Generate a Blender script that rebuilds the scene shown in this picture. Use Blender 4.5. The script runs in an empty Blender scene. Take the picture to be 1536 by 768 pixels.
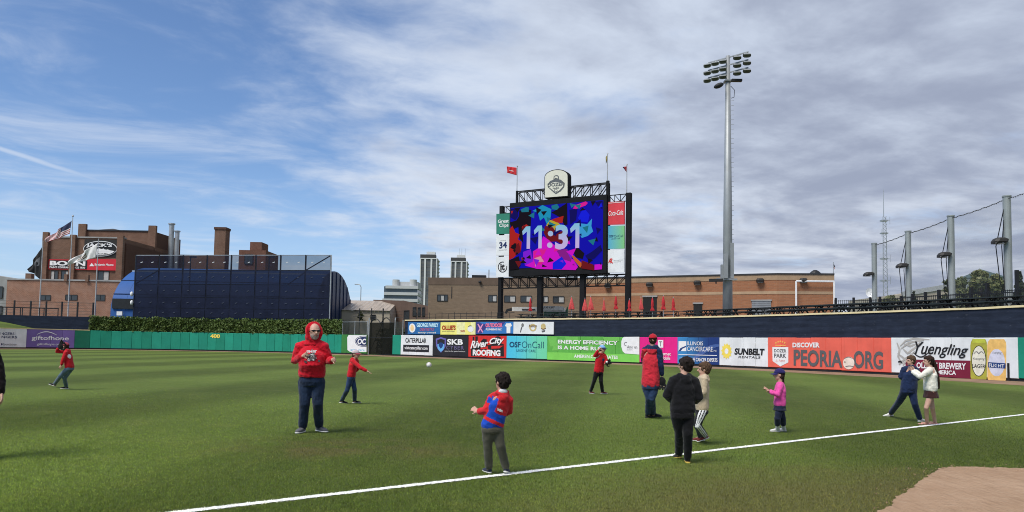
import bpy, bmesh, math, random
import numpy as np
from mathutils import Vector, Matrix, noise as mnoise
random.seed(7); np.random.seed(7)
SC = bpy.context.scene
COL = SC.collection
R = math.radians

# ------------------------------------------------------------------ camera
F, PPX, PPY, IW = 1100.0, 768.0, 456.0, 1536.0
CAMH = 1.55
PITCH, ROLL = math.atan(61.0 / F), R(1.0)
cd = bpy.data.cameras.new('camera'); cam = bpy.data.objects.new('camera', cd); COL.objects.link(cam)
cd.sensor_width = 36.0; cd.lens = F / IW * 36.0
cd.shift_y = (PPY - 384.0) / IW
cd.clip_start = 0.1; cd.clip_end = 6000
cam.matrix_world = Matrix.Translation((0, 0, CAMH)) @ Matrix.Rotation(math.pi / 2 + PITCH, 4, 'X') @ Matrix.Rotation(ROLL, 4, 'Z')
SC.camera = cam
CR = cam.matrix_world.to_3x3()

# ------------------------------------------------------------------ light
SUN_EL, SUN_AZ = R(55), R(222)      # compass style angle: 0 = +Y, clockwise; sun stands behind the camera to its left
sun_dir = Vector((math.sin(SUN_AZ) * math.cos(SUN_EL), math.cos(SUN_AZ) * math.cos(SUN_EL), math.sin(SUN_EL)))
sl = bpy.data.lights.new('sun', 'SUN'); sl.energy = 3.2; sl.angle = R(27); sl.color = (1.0, 0.945, 0.85)
so = bpy.data.objects.new('sun', sl); COL.objects.link(so)
so.rotation_euler = (-sun_dir).to_track_quat('-Z', 'Y').to_euler()

SC.view_settings.view_transform = 'Standard'; SC.view_settings.look = 'None'
SC.view_settings.gamma = 1; SC.view_settings.use_curve_mapping = False
SC.view_settings.exposure = 0.2
SC.cycles.filter_width = 1.0; SC.cycles.max_bounces = 6; SC.cycles.transparent_max_bounces = 16

class NT:
    """tiny node helper"""
    def __init__(s, tree):
        s.t = tree; s.n = tree.nodes; s.l = tree.links
    def new(s, typ, **kw):
        n = s.n.new(typ)
        for k, v in kw.items(): setattr(n, k, v)
        return n
    def set(s, sock, v):
        if hasattr(v, 'is_output'): s.l.new(v, sock)
        else: sock.default_value = v
    def math(s, op, a, b=0.0, c=0.0, clamp=False):
        n = s.new('ShaderNodeMath', operation=op); n.use_clamp = clamp
        s.set(n.inputs[0], a); s.set(n.inputs[1], b); s.set(n.inputs[2], c)
        return n.outputs[0]
    def vmath(s, op, a, b=(0, 0, 0)):
        n = s.new('ShaderNodeVectorMath', operation=op)
        s.set(n.inputs[0], a); s.set(n.inputs[1], b)
        return n.outputs['Value'] if op in ('DOT_PRODUCT', 'LENGTH', 'DISTANCE') else n.outputs[0]
    def noise(s, vec, scale=1.0, detail=4.0, rough=0.5, dist=0.0, lac=2.0):
        n = s.new('ShaderNodeTexNoise')
        s.set(n.inputs['Vector'], vec); n.inputs['Scale'].default_value = scale
        n.inputs['Detail'].default_value = detail; n.inputs['Roughness'].default_value = rough
        n.inputs['Distortion'].default_value = dist; n.inputs['Lacunarity'].default_value = lac
        return n.outputs[0]
    def ss(s, x, lo, hi, a=0.0, b=1.0):
        n = s.new('ShaderNodeMapRange', interpolation_type='SMOOTHSTEP')
        s.set(n.inputs[0], x); s.set(n.inputs[1], lo); s.set(n.inputs[2], hi); s.set(n.inputs[3], a); s.set(n.inputs[4], b)
        return n.outputs[0]
    def lin(s, x, lo, hi, a=0.0, b=1.0):
        n = s.new('ShaderNodeMapRange'); n.clamp = True
        s.set(n.inputs[0], x); s.set(n.inputs[1], lo); s.set(n.inputs[2], hi); s.set(n.inputs[3], a); s.set(n.inputs[4], b)
        return n.outputs[0]
    def mix(s, f, a, b, blend='MIX'):
        n = s.new('ShaderNodeMix', data_type='RGBA', blend_type=blend)
        s.set(n.inputs[0], f)
        s.set(n.inputs[6], a if hasattr(a, 'is_output') else (*a[:3], 1)); s.set(n.inputs[7], b if hasattr(b, 'is_output') else (*b[:3], 1))
        return n.outputs[2]
    def comb(s, x, y, z):
        n = s.new('ShaderNodeCombineXYZ'); s.set(n.inputs[0], x); s.set(n.inputs[1], y); s.set(n.inputs[2], z); return n.outputs[0]
    def sep(s, v):
        n = s.new('ShaderNodeSeparateXYZ'); s.set(n.inputs[0], v); return n.outputs

def ray(px, py):
    d = CR @ Vector(((px - PPX) / F, -(py - PPY) / F, -1.0)); return d / d.y
def at(px, py, Y): d = ray(px, py); return Vector((d.x * Y, Y, CAMH + d.z * Y))
def ground(px, py, z=0.0): d = ray(px, py); return at(px, py, (z - CAMH) / d.z)

# ------------------------------------------------------------------ sky
W = bpy.data.worlds.new('World'); SC.world = W; W.use_nodes = True
nt = NT(W.node_tree); nt.n.clear()
out = nt.new('ShaderNodeOutputWorld'); bg = nt.new('ShaderNodeBackground'); nt.l.new(bg.outputs[0], out.inputs[0])
sky = nt.new('ShaderNodeTexSky', sky_type='NISHITA'); sky.sun_disc = False
sky.sun_elevation = SUN_EL; sky.sun_rotation = SUN_AZ; sky.air_density = 1.0; sky.dust_density = 0.6; sky.ozone_density = 2.0
tc = nt.new('ShaderNodeTexCoord'); D = nt.vmath('NORMALIZE', tc.outputs['Generated'])
dx, dy, dz = nt.sep(D)
zz = nt.math('ADD', nt.math('MAXIMUM', dz, 0.0), 0.10)
cx = nt.math('DIVIDE', dx, zz); cy = nt.math('DIVIDE', dy, zz)
P = nt.comb(cx, cy, 0.0)
# soft sheets and lumps, a little drawn out along the wind
ang = R(26)
wx = nt.math('ADD', nt.math('MULTIPLY', cx, math.cos(ang)), nt.math('MULTIPLY', cy, math.sin(ang)))
wy = nt.math('ADD', nt.math('MULTIPLY', cx, -math.sin(ang)), nt.math('MULTIPLY', cy, math.cos(ang)))
big = nt.noise(nt.comb(nt.math('MULTIPLY', wx, 0.8), wy, 3.7), 0.62, 5.0, 0.5, 0.2)
med = nt.noise(nt.comb(nt.math('MULTIPLY', wx, 0.85), wy, 9.1), 1.5, 6.0, 0.56, 0.3)
fin = nt.noise(nt.comb(nt.math('MULTIPLY', wx, 0.9), wy, 1.3), 4.5, 7.0, 0.60, 0.3)
az = nt.math('ARCTAN2', dx, dy)                                    # 0 straight ahead, + to the right
el = nt.math('ARCSINE', dz)
cover = nt.ss(nt.math('ADD', az, nt.math('MULTIPLY', el, 0.80)), -0.58, 0.66, -0.13, 0.20)   # the overcast sheet lies to the right, open blue to the left
dens = nt.math('ADD', nt.math('ADD', nt.math('MULTIPLY', big, 0.52), nt.math('MULTIPLY', med, 0.34)), nt.math('MULTIPLY', fin, 0.22))
dens = nt.math('ADD', dens, cover)
mask = nt.ss(dens, 0.47, 0.68)
thin = nt.ss(nt.noise(nt.comb(nt.math('MULTIPLY', wx, 0.6), wy, 5.5), 2.3, 8.0, 0.6, 0.5), 0.44, 0.80, 0.0, 0.62)
mask = nt.math('MAXIMUM', mask, thin)
# contrail: a thin arc on the left
pa, pb = ray(-40, 210).normalized(), ray(215, 292).normalized()
nrm = pa.cross(pb).normalized()
dd = nt.math('ADD', nt.vmath('DOT_PRODUCT', D, tuple(nrm)), nt.math('MULTIPLY', nt.math('SUBTRACT', fin, 0.5), 0.004))
tr = nt.math('MULTIPLY', nt.ss(nt.math('ABSOLUTE', dd), 0.0003, 0.0042, 1.0, 0.0), nt.ss(az, -0.60, -0.455, 0.55, 0.0))
mask = nt.math('MAXIMUM', mask, tr)
lump = nt.math('SUBTRACT', nt.noise(nt.vmath('ADD', nt.comb(nt.math('MULTIPLY', wx, 0.85), wy, 9.1), (0.10, 0.16, 0.0)), 1.5, 6.0, 0.56, 0.3), med)   # lit and shaded side of each lump
shade = nt.ss(nt.math('ADD', nt.math('ADD', dens, nt.math('MULTIPLY', lump, 0.7)), nt.ss(az, 0.0, 0.6, -0.02, 0.06)), 0.53, 0.86)
ccol = nt.mix(shade, nt.mix(nt.ss(el, 0.05, 0.30), (6.7, 7.1, 7.8), (5.8, 6.5, 7.7)), (2.95, 3.38, 4.5))
skyc = nt.mix(1.0, sky.outputs[0], (0.90, 1.04, 1.24), 'MULTIPLY')
skyc = nt.mix(nt.ss(el, 0.0, 0.25, 0.5, 0.0), skyc, (4.6, 6.1, 8.6))      # pale air low down
colr = nt.mix(mask, skyc, ccol)
nt.l.new(colr, bg.inputs['Color']); bg.inputs['Strength'].default_value = 0.101

# ------------------------------------------------------------------ materials
def C(r, g, b):
    f = lambda v: ((v / 255 + 0.055) / 1.055) ** 2.4 if v > 10 else v / 255 / 12.92
    return (f(r), f(g), f(b))
MATS = {}
def mat(name, col, rough=0.7, var=0.12, scale=3.0, bump=0.0, bscale=40.0, metal=0.0, spec=0.35, stretch=(1, 1, 1), emit=0.0, streak=0.0, sheen=0.0, scuff=0.0):
    if name in MATS: return MATS[name]
    m = bpy.data.materials.new(name); m.use_nodes = True; MATS[name] = m
    t = NT(m.node_tree); p = t.n['Principled BSDF']
    g = t.new('ShaderNodeNewGeometry').outputs['Position']
    gs = t.vmath('MULTIPLY', g, stretch)
    n1 = t.noise(gs, scale, 5.0, 0.6)
    lo_ = tuple(max(0, c * (1 - var)) for c in col); hi_ = tuple(min(1, c * (1 + var)) for c in col)
    c = t.mix(t.ss(n1, 0.3, 0.7), lo_, hi_)
    if streak:
        n2 = t.noise(t.vmath('MULTIPLY', g, (1.0, 1.0, 0.06)), 2.2, 6.0, 0.65)
        c = t.mix(t.ss(n2, 0.5, 0.8, 0.0, streak), c, tuple(v * 0.45 for v in col))
    if scuff:
        n5 = t.noise(t.vmath('MULTIPLY', g, (1.0, 1.0, 1.8)), 3.1, 7.0, 0.72); n6 = t.noise(g, 0.5, 5.0, 0.6)
        c = t.mix(t.ss(n5, 0.60, 0.72, 0.0, scuff), c, tuple(min(0.75, v * 1.25 + 0.10) for v in col)); c = t.mix(t.ss(n6, 0.45, 0.75, 0.0, scuff), c, tuple(v * 0.62 for v in col))
    t.l.new(c, p.inputs['Base Color'])
    p.inputs['Roughness'].default_value = rough; p.inputs['Metallic'].default_value = metal
    p.inputs['Specular IOR Level'].default_value = spec
    if sheen: p.inputs['Sheen Weight'].default_value = sheen
    if emit:
        t.l.new(c, p.inputs['Emission Color']); p.inputs['Emission Strength'].default_value = emit
    if bump:
        b = t.new('ShaderNodeBump'); b.inputs['Strength'].default_value = bump; b.inputs['Distance'].default_value = 0.02
        t.l.new(t.noise(g, bscale, 4.0, 0.6), b.inputs['Height']); t.l.new(b.outputs[0], p.inputs['Normal'])
    return m

def brick_mat(name, col, col2, mortar, uang, bw=0.4, bh=0.16, var=0.35, msize=0.018, big=0.3):
    """brickwork laid in the vertical plane whose horizontal direction has heading uang"""
    m = bpy.data.materials.new(name); m.use_nodes = True
    t = NT(m.node_tree); p = t.n['Principled BSDF']
    g = t.new('ShaderNodeNewGeometry').outputs['Position']; x, y, z = t.sep(g)
    u = t.math('ADD', t.math('MULTIPLY', x, math.cos(uang)), t.math('MULTIPLY', y, math.sin(uang)))
    b = t.new('ShaderNodeTexBrick'); t.l.new(t.comb(u, z, 0.0), b.inputs['Vector'])
    b.inputs['Color1'].default_value = (*col, 1); b.inputs['Color2'].default_value = (*col2, 1); b.inputs['Mortar'].default_value = (*mortar, 1)
    b.inputs['Scale'].default_value = 1.0; b.inputs['Brick Width'].default_value = bw; b.inputs['Row Height'].default_value = bh
    b.inputs['Mortar Size'].default_value = msize; b.inputs['Bias'].default_value = 0.0
    n1 = t.noise(t.vmath('MULTIPLY', g, (1, 1, 1.6)), 0.35, 7.0, 0.66)
    c = t.mix(t.ss(n1, 0.35, 0.7, 0.0, big), b.outputs[0], tuple(v * 0.5 for v in col))
    n2 = t.noise(t.vmath('MULTIPLY', g, (1, 1, 0.12)), 0.9, 6.0, 0.65)
    c = t.mix(t.ss(n2, 0.55, 0.8, 0.0, var), c, tuple(min(1, v * 1.5 + 0.02) for v in col))
    t.l.new(c, p.inputs['Base Color']); p.inputs['Roughness'].default_value = 0.9; p.inputs['Specular IOR Level'].default_value = 0.15
    bp = t.new('ShaderNodeBump'); bp.inputs['Strength'].default_value = 0.5; bp.inputs['Distance'].default_value = 0.02
    t.l.new(b.outputs['Fac'], bp.inputs['Height']); bp.invert = True; t.l.new(bp.outputs[0], p.inputs['Normal'])
    return m

def net_mat(name, col, alpha, rough=0.8):
    """woven mesh seen from afar: part cloth, part gaps"""
    m = bpy.data.materials.new(name); m.use_nodes = True
    t = NT(m.node_tree); p = t.n['Principled BSDF']
    g = t.new('ShaderNodeNewGeometry').outputs['Position']
    n1 = t.noise(g, 0.7, 5.0, 0.6)
    c = t.mix(t.ss(n1, 0.3, 0.7), tuple(v * 0.8 for v in col), tuple(min(1, v * 1.2) for v in col))
    t.l.new(c, p.inputs['Base Color']); p.inputs['Roughness'].default_value = rough; p.inputs['Specular IOR Level'].default_value = 0.1
    t.l.new(t.lin(n1, 0.2, 0.8, alpha - 0.04, alpha + 0.04), p.inputs['Alpha'])
    return m

# ------------------------------------------------------------------ mesh building
class MB:
    def __init__(s): s.v = []; s.f = []; s.m = []; s.smooth = False
    def add(s, vs, fs, mi=0):
        o = len(s.v); s.v += [tuple(v) for v in vs]; s.f += [tuple(i + o for i in f) for f in fs]; s.m += [mi] * len(fs)
        return s
    def box(s, c, size, rz=0.0, mi=0, M=None):
        x, y, z = size[0] / 2, size[1] / 2, size[2] / 2
        vs = [Vector((a, b, d)) for d in (-z, z) for b in (-y, y) for a in (-x, x)]
        if M is None: M = Matrix.Rotation(rz, 3, 'Z')
        vs = [M @ v + Vector(c) for v in vs]
        return s.add(vs, [(0, 2, 3, 1), (4, 5, 7, 6), (0, 1, 5, 4), (2, 6, 7, 3), (0, 4, 6, 2), (1, 3, 7, 5)], mi)
    def bar(s, a, b, w, h=None, mi=0, up=(0, 0, 1)):
        a, b = Vector(a), Vector(b); h = h or w
        d = b - a; L = d.length
        if L < 1e-6: return s
        d.normalize(); u = Vector(up)
        if abs(d.dot(u)) > 0.98: u = Vector((0, 1, 0))
        x = d.cross(u).normalized(); y = x.cross(d)
        M = Matrix((x, d, y)).transposed()
        return s.box((a + b) / 2, (w, L, h), M=M, mi=mi)
    def tube(s, pts, rad, n=10, mi=0, cap=True, sq=None):
        pts = [Vector(p) for p in pts]
        if not hasattr(rad, '__len__'): rad = [rad] * len(pts)
        k = len(pts); rings = []; prev = None
        for i, p in enumerate(pts):
            t = (pts[min(i + 1, k - 1)] - pts[max(i - 1, 0)]).normalized()
            if prev is None:
                u = t.orthogonal().normalized() if abs(t.z) < 0.99 else Vector((1, 0, 0))
                if abs(t.z) < 0.99: u = t.cross(Vector((0, 0, 1))).normalized()
            else: u = (prev - t * prev.dot(t)).normalized()
            prev = u; w = t.cross(u)
            rings.append([p + (u * math.cos(2 * math.pi * j / n) + w * math.sin(2 * math.pi * j / n)) * rad[i] for j in range(n)])
        vs = [v for r_ in rings for v in r_]; fs = []
        for i in range(k - 1):
            for j in range(n):
                fs.append((i * n + j, i * n + (j + 1) % n, (i + 1) * n + (j + 1) % n, (i + 1) * n + j))
        if cap: fs.append(tuple(range(n - 1, -1, -1))); fs.append(tuple((k - 1) * n + j for j in range(n)))
        return s.add(vs, fs, mi)
    def capsule(s, pts, rad, n=12, mi=0):
        """tube with rounded ends"""
        pts = [Vector(p) for p in pts]
        if not hasattr(rad, '__len__'): rad = [rad] * len(pts)
        a = (pts[0] - pts[1]).normalized(); b = (pts[-1] - pts[-2]).normalized()
        A = [pts[0] + a * rad[0] * q for q in (0.98, 0.8, 0.45)]; B = [pts[-1] + b * rad[-1] * q for q in (0.45, 0.8, 0.98)]
        ra = [rad[0] * q for q in (0.2, 0.6, 0.89)]; rb = [rad[-1] * q for q in (0.89, 0.6, 0.2)]
        return s.tube(A + pts + B, ra + list(rad) + rb, n, mi)
    def ellipsoid(s, c, ax, n=16, k=10, mi=0):
        """ax: three world vectors (already scaled)"""
        c = Vector(c); vs = [c - ax[2]]; fs = []
        for i in range(1, k):
            th = math.pi * i / k
            for j in range(n):
                ph = 2 * math.pi * j / n
                vs.append(c + ax[0] * math.sin(th) * math.cos(ph) + ax[1] * math.sin(th) * math.sin(ph) - ax[2] * math.cos(th))
        vs.append(c + ax[2]); L = len(vs) - 1
        for j in range(n):
            fs.append((0, 1 + (j + 1) % n, 1 + j)); fs.append((L, 1 + (k - 2) * n + j, 1 + (k - 2) * n + (j + 1) % n))
        for i in range(k - 2):
            for j in range(n):
                a, b = 1 + i * n + j, 1 + i * n + (j + 1) % n
                fs.append((a, b, b + n, a + n))
        return s.add(vs, fs, mi)
    def loft(s, secs, n=20, mi=0, p=2.3):
        """secs: (centre, xvec, yvec); superellipse rings joined and capped"""
        vs = []; fs = []
        for c, x, y in secs:
            for j in range(n):
                a = 2 * math.pi * j / n; ca, sa = math.cos(a), math.sin(a)
                e = (abs(ca) ** p + abs(sa) ** p) ** (-1 / p)
                vs.append(Vector(c) + x * ca * e + y * sa * e)
        k = len(secs)
        for i in range(k - 1):
            for j in range(n): fs.append((i * n + j, i * n + (j + 1) % n, (i + 1) * n + (j + 1) % n, (i + 1) * n + j))
        fs.append(tuple(range(n - 1, -1, -1))); fs.append(tuple((k - 1) * n + j for j in range(n)))
        return s.add(vs, fs, mi)
    def prism(s, poly, ext, mi=0):
        """poly: list of 3-D points, ext: extrusion vector"""
        n = len(poly); ext = Vector(ext); P0 = [Vector(p) for p in poly]
        vs = P0 + [p + ext for p in P0]
        fs = [tuple(range(n - 1, -1, -1)), tuple(range(n, 2 * n))] + [(i, (i + 1) % n, n + (i + 1) % n, n + i) for i in range(n)]
        return s.add(vs, fs, mi)
    def mesh(s, name):
        me = bpy.data.meshes.new(name); me.from_pydata(s.v, [], s.f)
        if any(s.m): me.polygons.foreach_set('material_index', s.m)
        if s.smooth: me.polygons.foreach_set('use_smooth', [True] * len(s.f))
        me.update(); return me
    def build(s, name, m, parent=None, smooth=False, fixn=False):
        s.smooth = smooth
        me = s.mesh(name)
        if fixn:
            bm = bmesh.new(); bm.from_mesh(me); bmesh.ops.recalc_face_normals(bm, faces=bm.faces); bm.to_mesh(me); bm.free()
        for q in (m if isinstance(m, (list, tuple)) else [m]): me.materials.append(q)
        return link(name, me, parent)
def link(name, me, parent=None):
    o = bpy.data.objects.new(name, me); COL.objects.link(o)
    if parent is not None: attach(o, parent)
    return o
def wpos(o):
    v = Vector(o.location)
    while o.parent is not None: o = o.parent; v += Vector(o.location)
    return v
def attach(o, parent):
    """the mesh is in world coordinates; parents are unrotated, so a shift is enough"""
    o.parent = parent
    if o.data is not None: o.location = Vector(o.location) - wpos(parent)
def thing(name, label, cat, loc=(0, 0, 0), group=None):
    o = bpy.data.objects.new(name, None); COL.objects.link(o); o.location = loc; o.empty_display_size = 0.2
    return tag(o, label, cat, group)
def tag(o, label, cat, group=None):
    o['label'] = label; o['category'] = cat
    if group: o['group'] = group
    return o
def struct(o): o['kind'] = 'structure'; return o

class Curve:
    """a vertical surface over a plan polyline; (s, z) are its coordinates, off is towards the camera side"""
    def __init__(s, pts, smooth=0):
        pts = [Vector((p[0], p[1])) for p in pts]
        if smooth:
            o = []
            for i in range(len(pts) - 1):
                p0, p1, p2, p3 = pts[max(i - 1, 0)], pts[i], pts[i + 1], pts[min(i + 2, len(pts) - 1)]
                for k in range(smooth):
                    t = k / smooth
                    o.append(0.5 * ((2 * p1) + (p2 - p0) * t + (2 * p0 - 5 * p1 + 4 * p2 - p3) * t * t + (3 * p1 - p0 - 3 * p2 + p3) * t ** 3))
            o.append(pts[-1]); pts = o
        s.p = pts; s.c = [0.0]
        for a, b in zip(pts, pts[1:]): s.c.append(s.c[-1] + (b - a).length)
    def hit(s, px, py):
        d = ray(px, py); best = None
        for i, (a, b) in enumerate(zip(s.p, s.p[1:])):
            e = b - a; den = d.x * e.y - d.y * e.x
            if abs(den) < 1e-9: continue
            Y = (a.x * e.y - a.y * e.x) / den
            u = ((d.x * Y - a.x) * e.x + (Y - a.y) * e.y) / e.dot(e)
            lo = -1e-6 if i else -50; hi = 1 + 1e-6 if i < len(s.p) - 2 else 50
            if Y > 0 and lo <= u <= hi:
                if best is None or abs(u - 0.5) < best[2]: best = (s.c[i] + u * e.length, CAMH + d.z * Y, abs(u - 0.5))
        return best[0], best[1]
    def pt(s, q, z, off=0.0):
        i = 0
        while i < len(s.p) - 2 and q > s.c[i + 1]: i += 1
        a, b = s.p[i], s.p[i + 1]; e = (b - a).normalized()
        xy = a + e * (q - s.c[i]); n = Vector((e.y, -e.x))
        return Vector((xy.x + n.x * off, xy.y + n.y * off, z))
    def sx(s, px, py=505): return s.hit(px, py)[0]

# ---- print on vertical surfaces
def text_poly(txt, bold=0.0, shear=0.0, spacing=1.0):
    cu = bpy.data.curves.new('t', 'FONT'); cu.body = txt; cu.size = 1; cu.offset = bold; cu.shear = shear; cu.space_character = spacing; cu.resolution_u = 3
    ob = bpy.data.objects.new('t', cu); me = bpy.data.meshes.new_from_object(ob)
    vs = [(v.co.x, v.co.y) for v in me.vertices]; fs = [tuple(p.vertices) for p in me.polygons]
    bpy.data.objects.remove(ob); bpy.data.curves.remove(cu); bpy.data.meshes.remove(me)
    xs = [v[0] for v in vs]; ys = [v[1] for v in vs]
    x0, x1, y0, y1 = min(xs), max(xs), min(ys), max(ys)
    return [((x - x0) / (x1 - x0), (y - y0) / (y1 - y0)) for x, y in vs], fs
def quad_sz(cv, q):
    if len(q) == 4:
        x0, y0, x1, y1 = q; xm, ym = (x0 + x1) / 2, (y0 + y1) / 2
        a, b = cv.hit(x0, ym)[0], cv.hit(x1, ym)[0]; zt, zb = cv.hit(xm, y0)[1], cv.hit(xm, y1)[1]
        return (a, zt), (b, zt), (a, zb), (b, zb)
    xl, yl0, yl1, xr, yr0, yr1 = q
    return cv.hit(xl, yl0), cv.hit(xr, yr0), cv.hit(xl, yl1), cv.hit(xr, yr1)
def lettering(cv, txt, q, m, parent, off=0.09, bold=0.0, shear=0.0, spacing=1.0, name='lettering', fn=None):
    vs, fs = text_poly(txt, bold, shear, spacing)
    tl, tr_, bl, br = quad_sz(cv, q); b = MB(); o = []
    for u, v in vs:
        s_ = (tl[0] * (1 - u) + tr_[0] * u) * v + (bl[0] * (1 - u) + br[0] * u) * (1 - v)
        z_ = (tl[1] * (1 - u) + tr_[1] * u) * v + (bl[1] * (1 - u) + br[1] * u) * (1 - v)
        o.append(cv.pt(s_, z_, off))
    b.add(o, fs); return b.build(name, m, parent)
def patch(cv, pts, m, parent, off=0.08, name='print_shape'):
    """a flat printed shape given by its outline in picture coordinates"""
    b = MB(); b.add([cv.pt(*cv.hit(*p), off) for p in pts], [tuple(range(len(pts)))]); return b.build(name, m, parent)
def rectp(cv, q, m, parent, off=0.07, name='print_shape', n=1):
    tl, tr_, bl, br = quad_sz(cv, q); b = MB(); vs = []
    for i in range(n + 1):
        u = i / n
        vs.append(cv.pt(bl[0] * (1 - u) + br[0] * u, bl[1] * (1 - u) + br[1] * u, off)); vs.append(cv.pt(tl[0] * (1 - u) + tr_[0] * u, tl[1] * (1 - u) + tr_[1] * u, off))
    b.add(vs, [(2 * i, 2 * i + 2, 2 * i + 3, 2 * i + 1) for i in range(n)]); return b.build(name, m, parent)
def disc(cv, cx_, cy_, rx, ry, m, parent, off=0.08, n=24, name='print_shape', r0=0.0, a0=0.0, a1=2 * math.pi):
    P2 = lambda a, q: cv.pt(*cv.hit(cx_ + rx * q * math.cos(a), cy_ + ry * q * math.sin(a)), off)
    b = MB()
    if r0 == 0 and a1 - a0 > 6.2: b.add([P2(2 * math.pi * i / n, 1) for i in range(n)], [tuple(range(n))])
    else:
        vs = []
        for i in range(n + 1):
            a = a0 + (a1 - a0) * i / n; vs += [P2(a, 1), P2(a, r0)]
        b.add(vs, [(2 * i, 2 * i + 1, 2 * i + 3, 2 * i + 2) for i in range(n)])
    return b.build(name, m, parent)
def stroke(cv, pts, w, m, parent, off=0.085, name='print_shape'):
    """a brush line through picture points, w in pixels"""
    b = MB(); vs = []
    for i, p in enumerate(pts):
        q0, q1 = pts[max(i - 1, 0)], pts[min(i + 1, len(pts) - 1)]
        dx_, dy_ = q1[0] - q0[0], q1[1] - q0[1]; L = math.hypot(dx_, dy_) or 1
        ww = w * (0.35 + 0.65 * math.sin(math.pi * (i + 0.5) / len(pts)))
        for sg in (-1, 1): vs.append(cv.pt(*cv.hit(p[0] - dy_ / L * ww / 2 * sg, p[1] + dx_ / L * ww / 2 * sg), off))
    b.add(vs, [(2 * i, 2 * i + 1, 2 * i + 3, 2 * i + 2) for i in range(len(pts) - 1)]); return b.build(name, m, parent)
# ------------------------------------------------------------------ ground
LA, LB = ground(278, 768), ground(1536, 622)            # foul line, on its centre
ld = (LB - LA); ld.z = 0; ld.normalize(); LN = Vector((-ld.y, ld.x, 0))
DC = ground(1560, 830)                                   # middle of the bare dirt, just out of frame
def grass_color(t, pos, line=False):
    x, y, z = t.sep(pos)
    n1 = t.noise(pos, 0.22, 5.0, 0.6); n2 = t.noise(pos, 1.3, 6.0, 0.65); n3 = t.noise(pos, 9.0, 4.0, 0.7); n4 = t.noise(pos, 55.0, 3.0, 0.7)
    h = R(9); h2 = R(99)
    def stripe(hh, per, ph, w):
        u = t.math('ADD', t.math('MULTIPLY', x, math.cos(hh)), t.math('MULTIPLY', y, -math.sin(hh)))
        u = t.math('ADD', u, t.math('MULTIPLY', t.math('SUBTRACT', n1, 0.5), 0.8))
        s = t.math('SINE', t.math('MULTIPLY', t.math('ADD', u, ph), 2 * math.pi / per))
        return t.ss(s, -w, w)
    s1 = stripe(h, 8.4, 1.2, 0.75); s2 = stripe(h2, 9.0, 2.0, 0.8)
    st = t.math('ADD', t.math('MULTIPLY', s1, 0.80), t.math('MULTIPLY', s2, 0.20))
    c = t.mix(st, (0.080, 0.122, 0.020), (0.125, 0.172, 0.034))
    c = t.mix(t.ss(n1, 0.35, 0.7, 0.0, 0.3), c, (0.104, 0.136, 0.021))
    c = t.mix(t.ss(n2, 0.48, 0.70, 0.0, 0.6), c, (0.172, 0.192, 0.046))
    us = t.math('ADD', t.math('MULTIPLY', x, math.cos(h)), t.math('MULTIPLY', y, -math.sin(h))); vs_ = t.math('ADD', t.math('MULTIPLY', x, math.sin(h)), t.math('MULTIPLY', y, math.cos(h)))
    n5 = t.noise(t.comb(t.math('MULTIPLY', us, 2.2), t.math('MULTIPLY', vs_, 0.45), 0.0), 1.0, 5.0, 0.65)
    c = t.mix(t.ss(n5, 0.40, 0.72, 0.0, 0.5), c, (0.150, 0.186, 0.040)); c = t.mix(t.ss(n5, 0.46, 0.26, 0.0, 0.45), c, (0.058, 0.088, 0.014))
    n6 = t.noise(pos, 0.62, 6.0, 0.62); c = t.mix(t.ss(n6, 0.55, 0.72, 0.0, 0.40), c, (0.190, 0.190, 0.060))
    c = t.mix(t.ss(n3, 0.44, 0.66, 0.0, 0.75), c, (0.068, 0.088, 0.014))
    c = t.mix(t.ss(n4, 0.42, 0.66, 0.0, 0.65), c, (0.195, 0.200, 0.066))
    c = t.mix(1.0, c, t.mix(st, (0.74, 0.80, 0.78), (1.02, 1.14, 1.06)), 'MULTIPLY')
    # tired, browned turf: round the bare dirt and in a few trodden patches
    dist = t.vmath('DISTANCE', pos, (DC.x, DC.y, 0.0))
    wear = t.math('ADD', t.ss(dist, 2.0, 6.4, 0.75, 0.0), t.math('MULTIPLY', t.math('SUBTRACT', n2, 0.5), 0.5))
    wear = t.math('MULTIPLY', t.ss(wear, 0.12, 0.8), t.ss(dist, 4.5, 7.0, 1.0, 0.0))
    g1 = ground(520, 672); d1 = t.vmath('DISTANCE', t.vmath('MULTIPLY', pos, (0.55, 1.0, 1.0)), (g1.x * 0.55, g1.y, 0.0))
    w1 = t.math('MULTIPLY', t.ss(d1, 0.2, 1.6, 1.0, 0.0), t.ss(n2, 0.35, 0.62))
    c = t.mix(t.math('MULTIPLY', t.math('MAXIMUM', wear, w1), 0.62), c, (0.145, 0.110, 0.052))
    if line:
        u = t.math('ABSOLUTE', t.vmath('DOT_PRODUCT', t.vmath('SUBTRACT', pos, tuple(LA)), tuple(LN)))
        u = t.math('ADD', u, t.math('MULTIPLY', t.math('SUBTRACT', n4, 0.5), 0.03))
        c = t.mix(t.ss(u, 0.056, 0.070, 1.0, 0.0), c, (0.80, 0.80, 0.77))
    return c, n3, n4
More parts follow.
